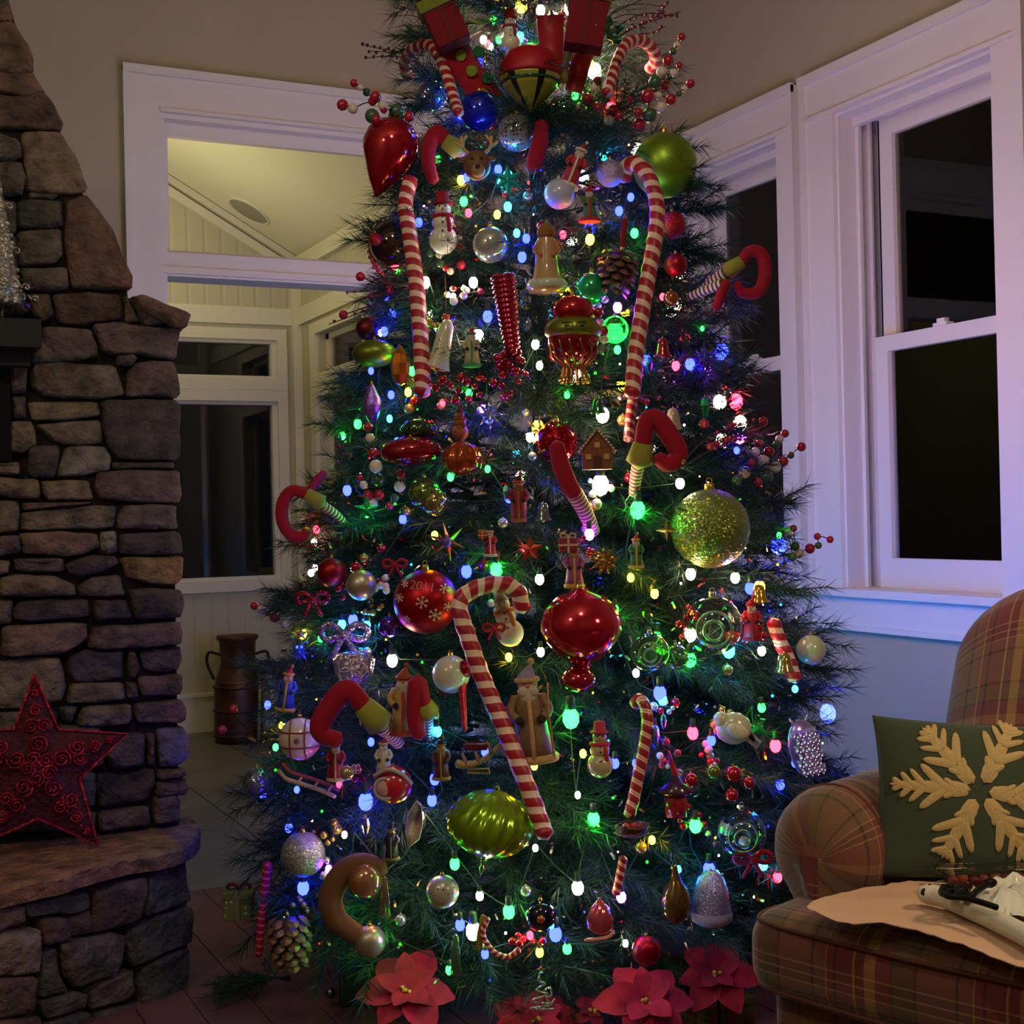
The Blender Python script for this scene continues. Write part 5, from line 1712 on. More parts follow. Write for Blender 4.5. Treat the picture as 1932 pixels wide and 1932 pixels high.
# reindeer head with antlers
o = place('reindeer_ornament', 900, 312, 'brown reindeer head with tan antlers above the cyan bulbs', 'ornament', .08)
part_ball(o, 'head', 0, 0, 26, '6a4428', MATT, 0, (1, .9, 1.1))
part_ball(o, 'muzzle', 2, -14, 13, '9a7448', MATT, -18)
part_ball(o, 'nose', 2, -10, 5, '2a1410', GLOSS, -31, small=True)
for sg in (-1, 1):
    part_ball(o, 'eye', sg * 9, 8, 3, '0a0808', GLOSS, -23, small=True)
    obj('antler', G().tube(smooth_path([(sg * 12, 0, 20), (sg * 26, 0, 34), (sg * 28, 0, 54)], 4), 3.4, 6).tube([(sg * 24, 0, 32), (sg * 40, 0, 44)], 2.8, 6).tube([(sg * 27, 0, 44), (sg * 18, 0, 56)], 2.6, 6), MATT, 'c09a60', o)
    part_ball(o, 'ear', sg * 26, 12, 8, '6a4428', MATT, 0, (1.3, .6, .7), small=True)
# tall bell skirted figure near the blue glow
o = place('bell_figurine', 1031, 490, 'tall tan figurine with a flared white skirt below the blue glow', 'ornament', .08)
lathe_part(o, 'skirt', [(16, 40), (20, 20), (22, -10), (27, -34), (37, -44), (38, -54), (32, -62), (0, -64)], GLOSS, 'b08c60')
lathe_part(o, 'hem', [(35, -40), (39, -46), (39, -54), (33, -58)], GLOSS, 'b8c0a8')
part_ball(o, 'head', 0, 50, 15, 'b07a50', MATT)
lathe_part(o, 'hood', [(0, 70), (10, 66), (17, 54), (16, 46), (13, 42)], FELT, '8a5a2a')
for sg in (-1, 1):
    obj('arm', G().tube([(sg * 14, 0, 34), (sg * 22, -8, 16), (sg * 10, -18, 4)], 5, 8), MATT, 'a8623a', o)
# gingerbread house
o = place('gingerbread_house', 1126, 852, 'small gingerbread house with icing dots right of the plaid ball', 'ornament', .06)
obj('walls', G().slab([(-28, -34), (28, -34), (28, 4), (0, 38), (-28, 4)], -14, 14), MATT, '7a4424', o, smooth=False)
for sg in (-1, 1):
    obj('roof_panel', G().add([(0, -18, 44), (sg * 34, -18, 2), (sg * 34, 18, 2), (0, 18, 44), (0, -18, 38), (sg * 34, -18, -4), (sg * 34, 18, -4), (0, 18, 38)], [(0, 1, 2, 3), (4, 7, 6, 5), (0, 4, 5, 1), (2, 6, 7, 3), (1, 5, 6, 2)]), MATT, '8a5030', o, smooth=False)
obj('door', G().slab([(-8, -34), (8, -34), (8, -12), (0, -6), (-8, -12)], -16, -13), MATT, '4a2414', o, smooth=False)
for x, z in ((-17, -10), (17, -10), (0, 12)):
    obj('window', G().slab([(x - 5, z - 5), (x + 5, z - 5), (x + 5, z + 5), (x - 5, z + 5)], -16, -13), MATT, 'c0925a', o, smooth=False)
g = G()
for i in range(9):
    t = i / 8
    g.ball((-34 + 34 * t, -18, 0 + 42 * t), 2.4, 6); g.ball((34 - 34 * t, -18, 0 + 42 * t), 2.4, 6)
q = obj('icing_dots', g, MATT, 'd0b898', o); q['kind'] = 'stuff'
# red birdhouse lantern
o = place('birdhouse_ornament', 1275, 1500, 'red lantern shaped birdhouse with a dark wide roof at lower right', 'ornament', .07)
lathe_part(o, 'body', [(0, 10), (23, 10), (20, -40), (0, -42)], GLOSS, '9c1c28', 12)
lathe_part(o, 'roof', [(0, 40), (6, 36), (14, 24), (38, 10), (36, 6), (0, 6)], GLOSS, '3a1430', 16)
obj('finial', G().tube(smooth_path([(0, 0, 36), (-5, 0, 56), (-12, 0, 84)], 4), [5, 6, 5, 5, 4, 4, 3, 3, 2], 8), GLOSS, 'a81424', o)
obj('rim', G().tube([(24 * math.cos(a), 24 * math.sin(a), 9) for a in [i * .5236 for i in range(13)]], 2, 6, cap=False), GLOSS, 'b89a9a', o)
part_ball(o, 'hole', -2, -14, 6, '140808', MATT, -18, (1, .5, 1), small=True)
obj('perch', G().tube([(0, -20, -28), (0, -34, -28)], 2, 6), GLOSS, '8a5a3a', o)
# lace bells glowing violet white
o = place('lace_ornament', 668, 1256, 'sparkling white lace bag shape glowing violet at left', 'ornament', .08)
g = G().lathe([(0, 26), (30, 24), (40, 12), (36, -14), (24, -32), (0, -36)], 24)
obj('lace_body', g, GLIT, 'c8b8e0', o)
for i in range(5):
    a = i * 1.2566
    obj('petal', G().tube([(13 * math.cos(b) + 15 * math.cos(a), -37, 13 * math.sin(b) + 15 * math.sin(a) - 4) for b in [j * .5236 for j in range(13)]], 1.8, 5, cap=False), GLIT, 'e0d0f0', o)
o = place('lace_ornament', 650, 1198, 'frosted white ribbon bow sparkling above the lace bag', 'ornament', .06)
bow(o, 0, 0, 44, 'a898c8', 0, GLIT)
# purple feathered owl shape
o = place('owl_ornament', 1518, 1412, 'silvery violet glitter owl with layered feathers at the right edge', 'ornament', .07)
o.rotation_euler = (0, math.radians(-10), -YAW)
part_ball(o, 'body', 0, 0, 30, '9a84c8', GLIT, 0, (1, .8, 1.85))
for row in range(6):
    for j in range(4):
        obj('feather', shared('feather', lambda: G().add([(-7, 0, 6), (7, 0, 6), (6, -4, -6), (0, -6, -13), (-6, -4, -6), (0, -4, 0)], [(0, 1, 5), (1, 2, 5), (2, 3, 5), (3, 4, 5), (4, 0, 5)]).mesh('feather', False), GLIT), None, 'b0a0dc', o, ((j - 1.5) * 11 + (5 if row % 2 else 0), -24 + abs(j - 1.5) * 3, 34 - row * 14))
for sg in (-1, 1):
    obj('ear_tuft', G().tube([(sg * 10, 0, 46), (sg * 18, 0, 62)], [5, 1], 6), GLIT, 'b8a8d8', o)
cap(o, 52, 10)
# white fabric dove
o = place('dove_ornament', 1384, 1374, 'white satin bird with a green holly sprig at lower right', 'ornament', .07)
part_ball(o, 'body', 0, 0, 34, 'b8b098', GLOSS, 0, (1, .7, .9))
part_ball(o, 'head', -24, 18, 15, 'b8b098', GLOSS, -4)
obj('tail', G().slab([(24, 4), (52, -26), (44, -40), (18, -22)], -3, 3, 1.5), SATIN, 'b0a890', o)
obj('wing', G().ball((4, -22, -2), 1, 12, (22, 7, 14), ry(20)), MATT, 'c4bca6', o)
obj('beak', G().lathe([(0, 0), (3, -1), (0, 10)], 8), GLOSS, 'b08a3a', o, (-36, -6, 18), None, (0, math.radians(-100), 0))
obj('holly', G().slab(star_pts(4, 16, 7, 20), -3, 3), GLOSS, '2a8a4a', o, (46, -10, 12))
# sleigh made of tan antlers
o = place('sleigh_ornament', 914, 1420, 'tan antler like sleigh runner curving beside the slanting candy cane', 'ornament', .08)
obj('runner', G().tube(smooth_path([(-52, 0, -20), (-30, 0, -22), (-4, 0, -14), (18, 0, 2), (40, 0, 22), (56, 0, 34)], 5), [9, 8, 8, 7, 7, 7, 7, 6, 6, 6] + [5] * 20, 8), MATT, '9a8058', o)
for i, (x, z) in enumerate(((-34, -22), (-10, -18), (14, -2), (36, 18))):
    obj('tine', G().tube([(x, -2, z), (x - 8, -2, z + 22)], [5, 3], 6), MATT, '8a7048', o)
box_part(o, 'seat', 44, 22, 14, GLOSS, '5a1c20', (-16, 4, 12), .2)
obj('base', G().slab([(-34, -38), (10, -40), (8, -30), (-32, -30)], -6, 6, 1), MATT, '8a7a4a', o)
# stick sled at lower left
o = place('sled_ornament', 592, 1488, 'tan wooden sled runner pointing down right at lower left', 'ornament', .07)
obj('runner', G().tube(smooth_path([(-66, 0, 36), (-52, 0, 20), (-30, 0, 12), (10, 0, -2), (40, 0, -16)], 5), 4.2, 8), MATT, 'a08468', o)
obj('runner', G().tube(smooth_path([(-60, 10, 46), (-44, 10, 30), (-20, 10, 22), (20, 10, 8), (46, 10, -6)], 5), 3.6, 8), MATT, '8a3038', o)
for t in (-30, 0, 26):
    obj('slat', G().tube([(t, -2, 12 - (t + 30) * .32), (t + 8, 12, 22 - (t + 30) * .32)], 3, 6), MATT, '8a6a50', o)
# nest ornament
o = place('nest_ornament', 1192, 1562, 'reddish brown wicker nest at the foot of the lower candy cane', 'ornament', .06)
g = G()
rn = random.Random(8)
for i in range(26):
    a0 = rn.uniform(0, 6.28)
    rr = rn.uniform(20, 34)
    zz = rn.uniform(-12, 8)
    g.tube([(rr * math.cos(a0 + k * .35), rr * math.sin(a0 + k * .35) * .8, zz + rn.uniform(-3, 3)) for k in range(7)], 1.5, 4)
obj('wicker', g, MATT, '6a3a2c', o)['kind'] = 'stuff'
obj('bowl', G().lathe([(33, 6), (30, -8), (18, -16), (0, -18)], 16, ey=.8), MATT, '4a2420', o)
for x in (-10, 4, 15):
    part_ball(o, 'egg', x, 4, 8, 'a02430', GLOSS, -4, small=True)
# bows, stars, gifts, small pieces
for x, y, r, c, lb in ((590, 1132, 30, 'a8242c', 'red glitter bow at left below the small red balls'), (1420, 1622, 34, '9a1428', 'red ribbon bow beside the armchair arm'), (745, 1066, 22, 'a01830', 'small red bow above the ball lettered 2011'), (932, 1186, 20, 'a01424', 'small red star bow beside the cream snowman')):
    o = place('ribbon_bow', x, y, lb, 'bow', .06)
    bow(o, 0, 0, r, c, 0, GLIT if 'glitter' in lb else FELT)
star(692, 962, 26, 'green glass star among beads at the left edge', '2ac060', CRACK)
star(568, 1196, 14, 'tiny gold star at the left edge beside a yellow bulb', 'd0a840', SHINY)
star(565, 1232, 20, 'tiny blue glitter star at the left edge', '4060d0', GLIT, 8)
star(843, 1022, 40, 'gold leaf star with long points left of centre', 'a8783a', METAL, 6, .05, .28, 8, 10, '6040a0')
star(1372, 700, 8, 'tiny gold star beside the window rail', 'b08a40', METAL)
star(1018, 812, 30, 'pale gold starburst behind the plaid ball', 'c8b060', METAL, 7, .0, .3)
star(958, 340, 30, 'teal glass star glowing below the dotted ball', '30c8c0', CRACK, 6)
star(1430, 1376, 22, 'bright green leaf star right of the white satin bird', '20b050', SHINY, 3)
star(1330, 680, 30, 'violet blue tinsel star at the right edge by the window', '5a50d0', GLIT, 9, .03, .4)
star(924, 782, 32, 'blue white tinsel snowflake right of the ginger figure', '8a90e0', GLIT, 8, .03, .35)
star(1000, 1036, 24, 'small red and gold star left of the toy figurine', 'b0381c', SHINY, 5)
star(1140, 1058, 30, 'cluster shaped gold star above the red teardrop bauble', '9a7030', GLIT, 9, .05, .5)
star(1258, 1000, 22, 'small gold horn shaped star beside the moss green ball', 'a88a4a', METAL, 4, .05, .3)
bell(1128, 745 + 20, 15, 30, 'tiny green glass bell above the white bulb', '2c7040', SHINY)
bell(1270, 790, 18, 40, 'small cream bell beneath the bent elf boot toe', 'a89078', GLOSS)
bell(1025, 965, 16, 34, 'tiny clear silver bell near the tree centre', '707a78', SHINY)
bell(1480, 1250, 20, 36, 'gold bell in front of the striped candy stick at right', '9a7a3a', SHINY)
bell(835, 650, 24, 96, 'white horn like bell below the long left candy cane', 'c8c0a0', GLOSS, .05, 14)
bell(1250, 655, 16, 34, 'small red and gold bell near the right edge', 'a02030', SHINY)
bell(1432, 1120, 18, 34, 'yellow lit glass bell at the right edge', 'b88a2a', SHINY)
ball(1530, 1226, 28, 'a8a88a', 'cream ball with a red berry at the far right edge', GLOSS, .05)
ball(655, 1458, 14, 'b89a80', 'gold bead nose ball on the small red coated figurine', SHINY, .12)
for x, y, h, c, lb in ((1236, 1392, 44, '6a8ae0', 'blue crystal icicle left of the red bulb'), (1252, 1362, 30, '5a7ae0', 'short blue crystal icicle above the other'), (1225, 690, 34, '3a60d0', 'blue crystal drop beside the right candy cane'), (690, 1560, 40, '7078d0', 'thin blue glass icicle under the blue bulb'), (955, 930, 30, '8090d0', 'pale blue glass icicle near the tree centre'), (1330, 770, 44, '208a50', 'green glass drop by the right window'), (640, 500 + 330, 26, '40a080', 'teal glass drop at the left edge')):
    o = place('crystal_ornament', x, y, lb, 'ornament', .06)
    obj('crystal', G().lathe([(0, h * .5), (h * .14, h * .4), (h * .2, h * .1), (h * .12, -h * .3), (0, -h * .5)], 6), CRACK, c, o, smooth=False)
    cap(o, h * .48, h * .16)
# candy loop letter and small gifts
o = place('ribbon_candy', 935, 1772, 'striped ribbon candy loop low on the tree', 'ornament', .06)
obj('candy', G().tube(smooth_path([(-14, 0, 40), (-24, 0, 10), (-6, 0, -22), (22, 0, -34), (44, 0, -20)], 6), 5.5, 10, 12), CANE, None, o)
obj('ribbon', G().tube([(-22, 2, 44), (-30, 2, 10), (-34, 2, -20)], 6, 6, flat=.3), GLOSS, '8a7a20', o)
for x, y, s, c, c2, lb in ((1072, 1028, 34, '7a2030', 'c09a8a', 'small maroon lantern box with a pale frame near the centre'), (672, 1412 + 40, 16, '8a3a50', 'd0b0b0', 'tiny mauve parcel between two figurines'), (910, 1010, 16, 'a02030', 'c8a040', 'tiny red parcel above the tiny red figurine')):
    o = place('parcel_ornament', x, y, lb, 'ornament', .07)
    box_part(o, 'box', s, s * .8, s * .8, MATT, c)
    obj('ribbon', G().box((-s * .54, -s * .44, -s * .06), (s * .54, s * .44, s * .06)).box((-s * .06, -s * .45, -s * .43), (s * .06, s * .45, s * .43)), MATT, c2, o, smooth=False)
    bow(o, 0, s * .45, s * .4, c2)
# long thin glass tassels
for x, y, lb in ((860, 1800, 'clear green glass tassel hanging low at left of centre'), (726, 1690, 'thin amber glass tassel right of the copper ball')):
    o = place('tassel_ornament', x, y, lb, 'ornament', .06)
    g = G()
    for i in range(7):
        g.tube([((i - 3) * 1.2, (i % 3) * 2, 34), ((i - 3) * 3.2, (i % 2) * 4, -40)], 1.6, 5)
    obj('tassel', g, SHINY, '5a8a5a' if 'green' in lb else '9a8464', o)['kind'] = 'stuff'
    cap(o, 34, 9)
# small filler balls, each told apart by the ornament it hangs beside
def pix(p):
    d = p - CP
    k = d.dot(FW)
    return 966 + F * d.dot(RT) / k, 966 - F * d.dot(UP) / k


MARKS = [(o['label'], pix(o.matrix_basis.translation)) for o in bpy.data.objects if o.parent is None and o.get('category') in ('ornament', 'pinecone') and len(o['label'].split()) <= 10]
USED = set()
for col, lb, gp, cnt in (('b01428', 'tiny shiny red ball', 'small red balls deep in the tree', 22), ('b08a40', 'tiny shiny gold ball', 'small gold balls deep in the tree', 20), ('a8b0a8', 'tiny silver ball', 'small silver balls deep in the tree', 16)):
    rn = random.Random(len(lb))
    done = 0
    while done < cnt:
        yy = rn.uniform(330, 1800)
        w_ = 250 + (yy - 330) * .2
        xx = 1018 + rn.uniform(-1, 1) * w_
        full = None
        for L_, (mx_, my_) in sorted(MARKS, key=lambda q: math.hypot(q[1][0] - xx, q[1][1] - yy))[:3]:
            dx, dy = xx - mx_, yy - my_
            if not 30 < math.hypot(dx, dy) < 130:
                continue
            w2 = ('to the right of' if dx > 0 else 'to the left of') if abs(dx) > abs(dy) else ('below' if dy > 0 else 'above')
            full = '%s %s the %s' % (lb, w2, L_)
            if len(full.split()) <= 16 and full not in USED:
                break
            full = None
        if not full:
            continue
        USED.add(full)
        ball(xx, yy, rn.uniform(7, 12), col, full, SHINY, -.03, group=gp)
        done += 1
# little picks of beads
rn = random.Random(77)
done = 0
while done < 26:
    yy = rn.uniform(420, 1780)
    xx = 1018 + rn.uniform(-1, 1) * (200 + (yy - 330) * .22)
    kind = done % 4
    kl = ('cluster of tiny red beads', 'cluster of tiny gold beads', 'cluster of red and cream berries', 'cluster of frosted white beads')[kind]
    full = None
    for L_, (mx_, my_) in sorted(MARKS, key=lambda q: math.hypot(q[1][0] - xx, q[1][1] - yy))[:3]:
        dx, dy = xx - mx_, yy - my_
        if not 40 < math.hypot(dx, dy) < 130:
            continue
        w2 = ('right of' if dx > 0 else 'left of') if abs(dx) > abs(dy) else ('below' if dy > 0 else 'above')
        full = '%s %s the %s' % (kl, w2, L_)
        if len(full.split()) <= 16 and full not in USED:
            break
        full = None
    if not full:
        continue
    USED.add(full)
    cc = ('r', 'o', 'rc', 'w')[kind]
    sp_ = ' '.join('%.0f,%.0f,%.1f,%s' % (xx + rn.gauss(0, 15), yy + rn.gauss(0, 12), rn.uniform(4.5, 8.5), rn.choice(cc)) for q in range(rn.randint(6, 9)))
    spray(sp_, (xx, yy), full, .03, 'bead_pick', 'berry spray', .02, GLOSS if kind == 2 else SHINY)
    done += 1
# topper: gift boxes and ribbons
for x, y, w, h, d, rot, c1, c2, lb in ((838, 42, 64, 78, 54, 24, '780e18', '767a26', 'red gift box with lime lid tilted left at the tree top'), (1108, 34, 72, 96, 56, -10, '780e1a', '767a26', 'red gift box with white dots and lime lid at the tree top')):
    o = place('gift_box', x, y, lb, 'gift box', .2)
    o.rotation_euler = (0, math.radians(-rot if x < 900 else -rot), -YAW)
    box_part(o, 'box', w, d, h, dots_mat('box_dots', .075, .13, hx('d8c8b8'), .95) if 'dots' in lb else FELT, c1, (0, 0, -h * .12), .04)
    box_part(o, 'lid', w + 10, d + 10, h * .3, FELT, c2, (0, 0, h * .42), .1)
    obj('ribbon', G().box((-5, -d * .5 - 1.5, -h * .62), (5, d * .5 + 1.5, h * .3)), FELT, '6a1c20', o, smooth=False)
o = place('ribbon_streamer', 892, 128, 'wide red ribbon with lime and green dots falling left of the mirrored cone', 'ribbon', .08)
P = smooth_path([(-44, 0, 48), (-24, -6, 18), (-6, -2, -12), (14, -6, -40), (30, 0, -62)], 5)
g = G()
for i, p in enumerate(P):
    g.v += [(p.x - 28, p.y, p.z - 10), (p.x + 28, p.y + 6, p.z + 10), (p.x - 28, p.y + 2, p.z - 10), (p.x + 28, p.y + 8, p.z + 10)]
for i in range(len(P) - 1):
    a, b = 4 * i, 4 * i + 4
    g.f += [(a, a + 1, b + 1, b), (a + 2, b + 2, b + 3, a + 3), (a, b, b + 2, a + 2), (a + 1, a + 3, b + 3, b + 1)]
    g.uv += [[(0, 0)] * 4] * 4
obj('ribbon', g, FELT, 'a0141e', o)
for x, z, c in ((-22, 22, '84902c'), (12, 28, '1c6a38'), (-2, -8, '84902c'), (28, -22, '1c6a38'), (18, -52, '84902c'), (-40, 46, '1c6a38')):
    obj('dot', G().ball((0, 0, 0), 1, 12, (11, 2, 11)), FELT, c, o, (x, -7, z))
for x, y, w, h, rot, lb in ((1040, 92, 52, 130, 0, 'left red panel of the ribbon hanging right of the mirrored cone'), (1096, 118, 44, 110, 16, 'right red panel of the ribbon hanging under the dotted gift box')):
    o = place('ribbon_streamer', x, y, lb, 'ribbon', .06)
    o.rotation_euler = (0, math.radians(rot), -YAW)
    g = G()
    n = 9
    for i in range(n):
        z = h * .5 - h * i / (n - 1)
        wv = 5 * math.sin(i * 1.1)
        k = 1 - .3 * i / n
        g.v += [(-w * .5 * k, wv, z), (0, wv - 6, z - 3), (w * .5 * k, wv, z), (w * .5 * k, wv + 2, z), (0, wv - 4, z - 3), (-w * .5 * k, wv + 2, z)]
    for i in range(n - 1):
        for j in range(6):
            a, b = 6 * i + j, 6 * i + (j + 1) % 6
            g.f.append((a, b, b + 6, a + 6)); g.uv.append([(0, 0)] * 4)
    obj('ribbon', g, pbr('satin_cloth', .5, .1), 'a01220', o)
o = place('gold_cord', 1076, 80, 'gold and green twisted cord between two red ribbon panels', 'cord', .11)
obj('cord', G().tube(smooth_path([(-2, 0, 90), (4, 0, 40), (0, 0, 0), (-8, 0, -40), (-14, 0, -74)], 8), 6, 8, 14, .25), MATT, '8a7a3a', o)
o = place('holly_sprig', 1142, 66, 'green holly leaf sprig beside the dotted gift box', 'holly', .09)
for a in (20, 75, -30):
    obj('leaf', G().slab([(0, 0), (8, 7), (16, 5), (22, 10), (30, 6), (40, 0), (30, -6), (22, -10), (16, -5), (8, -7)], -1.5, 1.5, 1), GLOSS, '1c5a34', o, (0, -3, 0), None, (0, math.radians(-a), 0))

# ------------------------------------------------------------------ on the floor round the tree
def poinsettia(x, y, R, label, color, h=.10, mat=None, n=7, el=.5, depth=None):
    p = at_plane(x, y, 2, h) if depth is None else at_depth(x, y, depth)
    s = (p - CP).dot(FW) / F
    o = empty('poinsettia', p, label, 'flower', None, -YAW)
    rn = random.Random(int(x))
    for ring, (k, tilt, m) in enumerate(((1, .15, n), (.62, .55, n - 1))):
        for i in range(m):
            a = 6.2832 * i / m + ring * .4 + rn.uniform(-.15, .15)
            L = R * s * k * rn.uniform(.85, 1.15)
            w = L * .34
            vs, rows = [], 6
            for r_ in range(rows):
                t = r_ / (rows - 1)
                ww = w * math.sin(math.pi * min(1, t * .92 + .06)) ** .8
                zz = math.sin(tilt) * L * t - .25 * L * t * t * (1.2 if ring == 0 else .4)
                vs += [(L * t, -ww, zz + .12 * ww), (L * t, 0, zz - .04 * L * (1 - t)), (L * t, ww, zz + .12 * ww)]
            fs = []
            for r_ in range(rows - 1):
                for c in (0, 1):
                    q = r_ * 3 + c
                    fs.append((q, q + 1, q + 4, q + 3))
            R3 = Matrix.Rotation(math.radians(38), 3, 'X') @ Matrix.Rotation(a, 3, 'Z')
            vs = [R3 @ Vector(v) for v in vs]
            obj('petal', G().add(vs, fs), mat or FELT, color, o)
    for i in range(5):
        obj('stamen', sph(GLOSS, True), None, 'b09030', o, (rn.uniform(-8, 8) * s, -8 * s, rn.uniform(-6, 8) * s), 4 * s)
    obj('stem', G().tube([(0, 0, 0), (.01, .03, -max(.03, p.z) * .95)], .004, 5), WIRE, None, o)
    return o


RG = pbr('red_velvet', .75, 0, noise_amt=.3, noise_scale=30, spec=.25)
poinsettia(768, 1868, 92, 'large red glitter poinsettia at the tree foot left of centre', '98132c', .14, RG, 6)
poinsettia(1010, 1925, 84, 'red poinsettia at the bottom centre beneath the silver wire tree', '8e1424', .06, RG, 7)
poinsettia(1218, 1888, 104, 'large red satin poinsettia at the tree foot right of centre', '98162e', .14, RG, 6)
poinsettia(1352, 1838, 80, 'red poinsettia beside the armchair base', '8c1226', .16, RG, 6)
poinsettia(1120, 1905, 40, 'small dark red poinsettia between the two larger ones on the right', '8a1426', .08, RG, 5)
p = at_plane(1262, 1828, 2, .09)
s = (p - CP).dot(FW) / F
o = empty('ball_ornament', (p.x, p.y, 48 * s), 'olive green globe with a pale gold flower motif resting on the floor', 'ornament', None, -YAW, s)
obj('ball', sph(SATIN), None, '3e4420', o, (0, 0, 0), 48)
for i in range(5):
    a = .3 + i * .62
    q = on_ball(8 + 13 * math.cos(a), 4 + 13 * math.sin(a), 48)
    obj('petal', sph(GLOSS, True), None, 'a09c70', o, q, (4, 2.5, 7), (0, a - 1.57, 0))
cap(o, 46, 20)


def gift(x, y, w, h, d, c1, c2, label, mat=None, rz=.3, z=0, bowc=None):
    p = at_plane(x, y + h / 2, 2, z)
    s = (p - CP).dot(FW) / F
    o = empty('gift_box', p, label, 'gift box', None, -YAW + rz, s)
    box_part(o, 'box', w, d, h * .8, mat or MATT, c1, (0, 0, h * .4), .04)
    box_part(o, 'lid', w + 5, d + 5, h * .24, mat or MATT, c1, (0, 0, h * .88), .06)
    obj('ribbon', G().box((-w * .09, -d * .5 - 3, 0), (w * .09, d * .5 + 3, h * 1.02)).box((-w * .5 - 3, -d * .09, 0), (w * .5 + 3, d * .09, h * 1.02)), FELT, c2, o, smooth=False)
    if bowc:
        bow(o, 0, h * 1.05, w * .4, bowc)
    return o


gift(692, 1852, 96, 66, 80, '16301f', '1c3a26', 'dark green gift box on the floor at the tree foot left', None, .1)
gift(1352, 1902, 110, 50, 90, '5a5230', '7a3a24', 'olive and brown patterned gift box beside the armchair base', dots_mat('gift_dots', .07, .3, hx('2c2a18'), .6), .5)
o = gift(452, 1704, 52, 52, 50, '7a8030', '8a8a50', 'small lime gift box with pale dots and red bow at the lower left edge', dots_mat('gift_dots2', .085, .3, hx('c8c890'), .6), .05, .12, '8a1424')
p = at_plane(624, 1875, 2, .01)
s = (p - CP).dot(FW) / F
o = empty('jingle_bell', (p.x, p.y, 10 * s), 'tiny silver jingle bell lying on the floor at lower left', 'bell', None, -YAW, s)
obj('body', sph(METAL, True), None, '8a8078', o, (0, 0, 0), 10)
obj('loop', shared('loop', lambda: LOOPM.copy(), METAL), None, '8a8078', o, (0, 0, 4), 16)
o = place('wire_tree', 1022, 1872, 'silver glitter wire tree ornament with scrolls hanging at the bottom centre', 'ornament', .02, None, 2.98)
g = G().tube(smooth_path([(0, 0, 40), (-5, 0, 22), (6, 0, 16), (-10, 0, 4), (12, 0, -4), (-18, 0, -16), (20, 0, -24), (-22, 0, -30), (22, 0, -32)], 6), 2.6, 6)
g.tube(smooth_path([(6, 0, 4), (16, 0, 8), (18, 0, -6), (8, 0, -10), (16, 0, -22), (24, 0, -14)], 6), 2.6, 6)
obj('scroll', g, GLIT, 'b0b8a8', o)
obj('hanger', G().tube([(0, 0, 40), (1, 0, 80)], 1.2, 5), HOOK, '8d8a80', o)
obj('star', G().slab(star_pts(5, 8, 4), -2, 2), GLIT, 'c0a070', o, (0, -2, 42))
ball(1146, 1900, 19, '3a6aa8', 'blue and clear glass ball low between two poinsettias', CRACK, .0)
sp = empty('pine_sprig', at_plane(548, 1850, 2, .04), 'dark green pine sprig lying on the floor at the lower left', 'sprig', None, 2.5)
for i, a in enumerate((-.3, .1, .5)):
    obj('twig', BR[.36][i], None, None, sp, (0, 0, .005 * i), .5, (0, .1, a))

# ------------------------------------------------------------------ red glitter star on the hearth
ys = 3.60
ctr = at_plane(72, 1462, 1, ys)
base = at_plane(72, 1595, 1, ys)
o = empty('star_decoration', (ctr.x, ys, HZ), 'big red glitter scrollwork star standing on the hearth', 'star')
o.rotation_euler = (math.radians(-4), 0, 0)
PX = [(68, 1275), (112, 1378), (242, 1386), (152, 1470), (186, 1596), (72, 1545), (-42, 1596), (-8, 1470), (-98, 1386), (28, 1378)]
SP = [at_plane(x, y, 1, ys) - Vector((ctr.x, ys, HZ)) for x, y in PX]
zlow = min(p.z for p in SP)
SP = [Vector((p.x, 0, p.z - zlow + .004)) for p in SP]
cz = sum((p.z for p in SP)) / 10
RM = pbr('red_mesh', .6, .3, hx('4a0a14'), noise_amt=.6, noise_scale=60, bump=.8, bump_scale=90)
m = len(SP)
obj('mesh_panel', G().add([(p.x, 0, p.z) for p in SP] + [(0, -.03, cz), (0, .03, cz)], [(i, (i + 1) % m, m) for i in range(m)] + [((i + 1) % m, i, m + 1) for i in range(m)]), RM, None, o, smooth=False)
WGL = glitter_mat('wire_glitter', 160, .3, .6, .5)
obj('frame', G().tube([(p.x, -.002, p.z) for p in SP + SP[:1]], .0045, 6), WGL, 'b01830', o)


def spiral(cx, cz_, r, turns, ph, y):
    return [(cx + r * (1 - t / 24 * .85) * math.cos(ph + turns * 6.283 * t / 24), y, cz_ + r * (1 - t / 24 * .85) * math.sin(ph + turns * 6.283 * t / 24)) for t in range(25)]


rn = random.Random(2)
for i in range(0, 10, 2):
    tip = SP[i]
    c = Vector((0, 0, cz))
    for t, off, r in ((.45, .014, .021), (.45, -.016, .019), (.62, .002, .015), (.80, 0, .009), (.25, .0, .024), (.1, .012, .02)):
        q = c.lerp(tip, t)
        side = Vector((-(tip - c).z, 0, (tip - c).x)).normalized() * off
        y = -.006 - .024 * (1 - t)
        obj('scroll', G().tube(spiral(q.x + side.x, q.z + side.z, r, 1.9, rn.uniform(0, 6), y), .0028, 5), WGL, 'a81430', o)
    for t in (.3, .5, .7):
        q = c.lerp(tip, t + rn.uniform(-.05, .05))
        obj('sequin', sph(SHINY, True), None, 'c04050', o, (q.x + rn.uniform(-.03, .03) * (1 - t), -.03, q.z), .003)

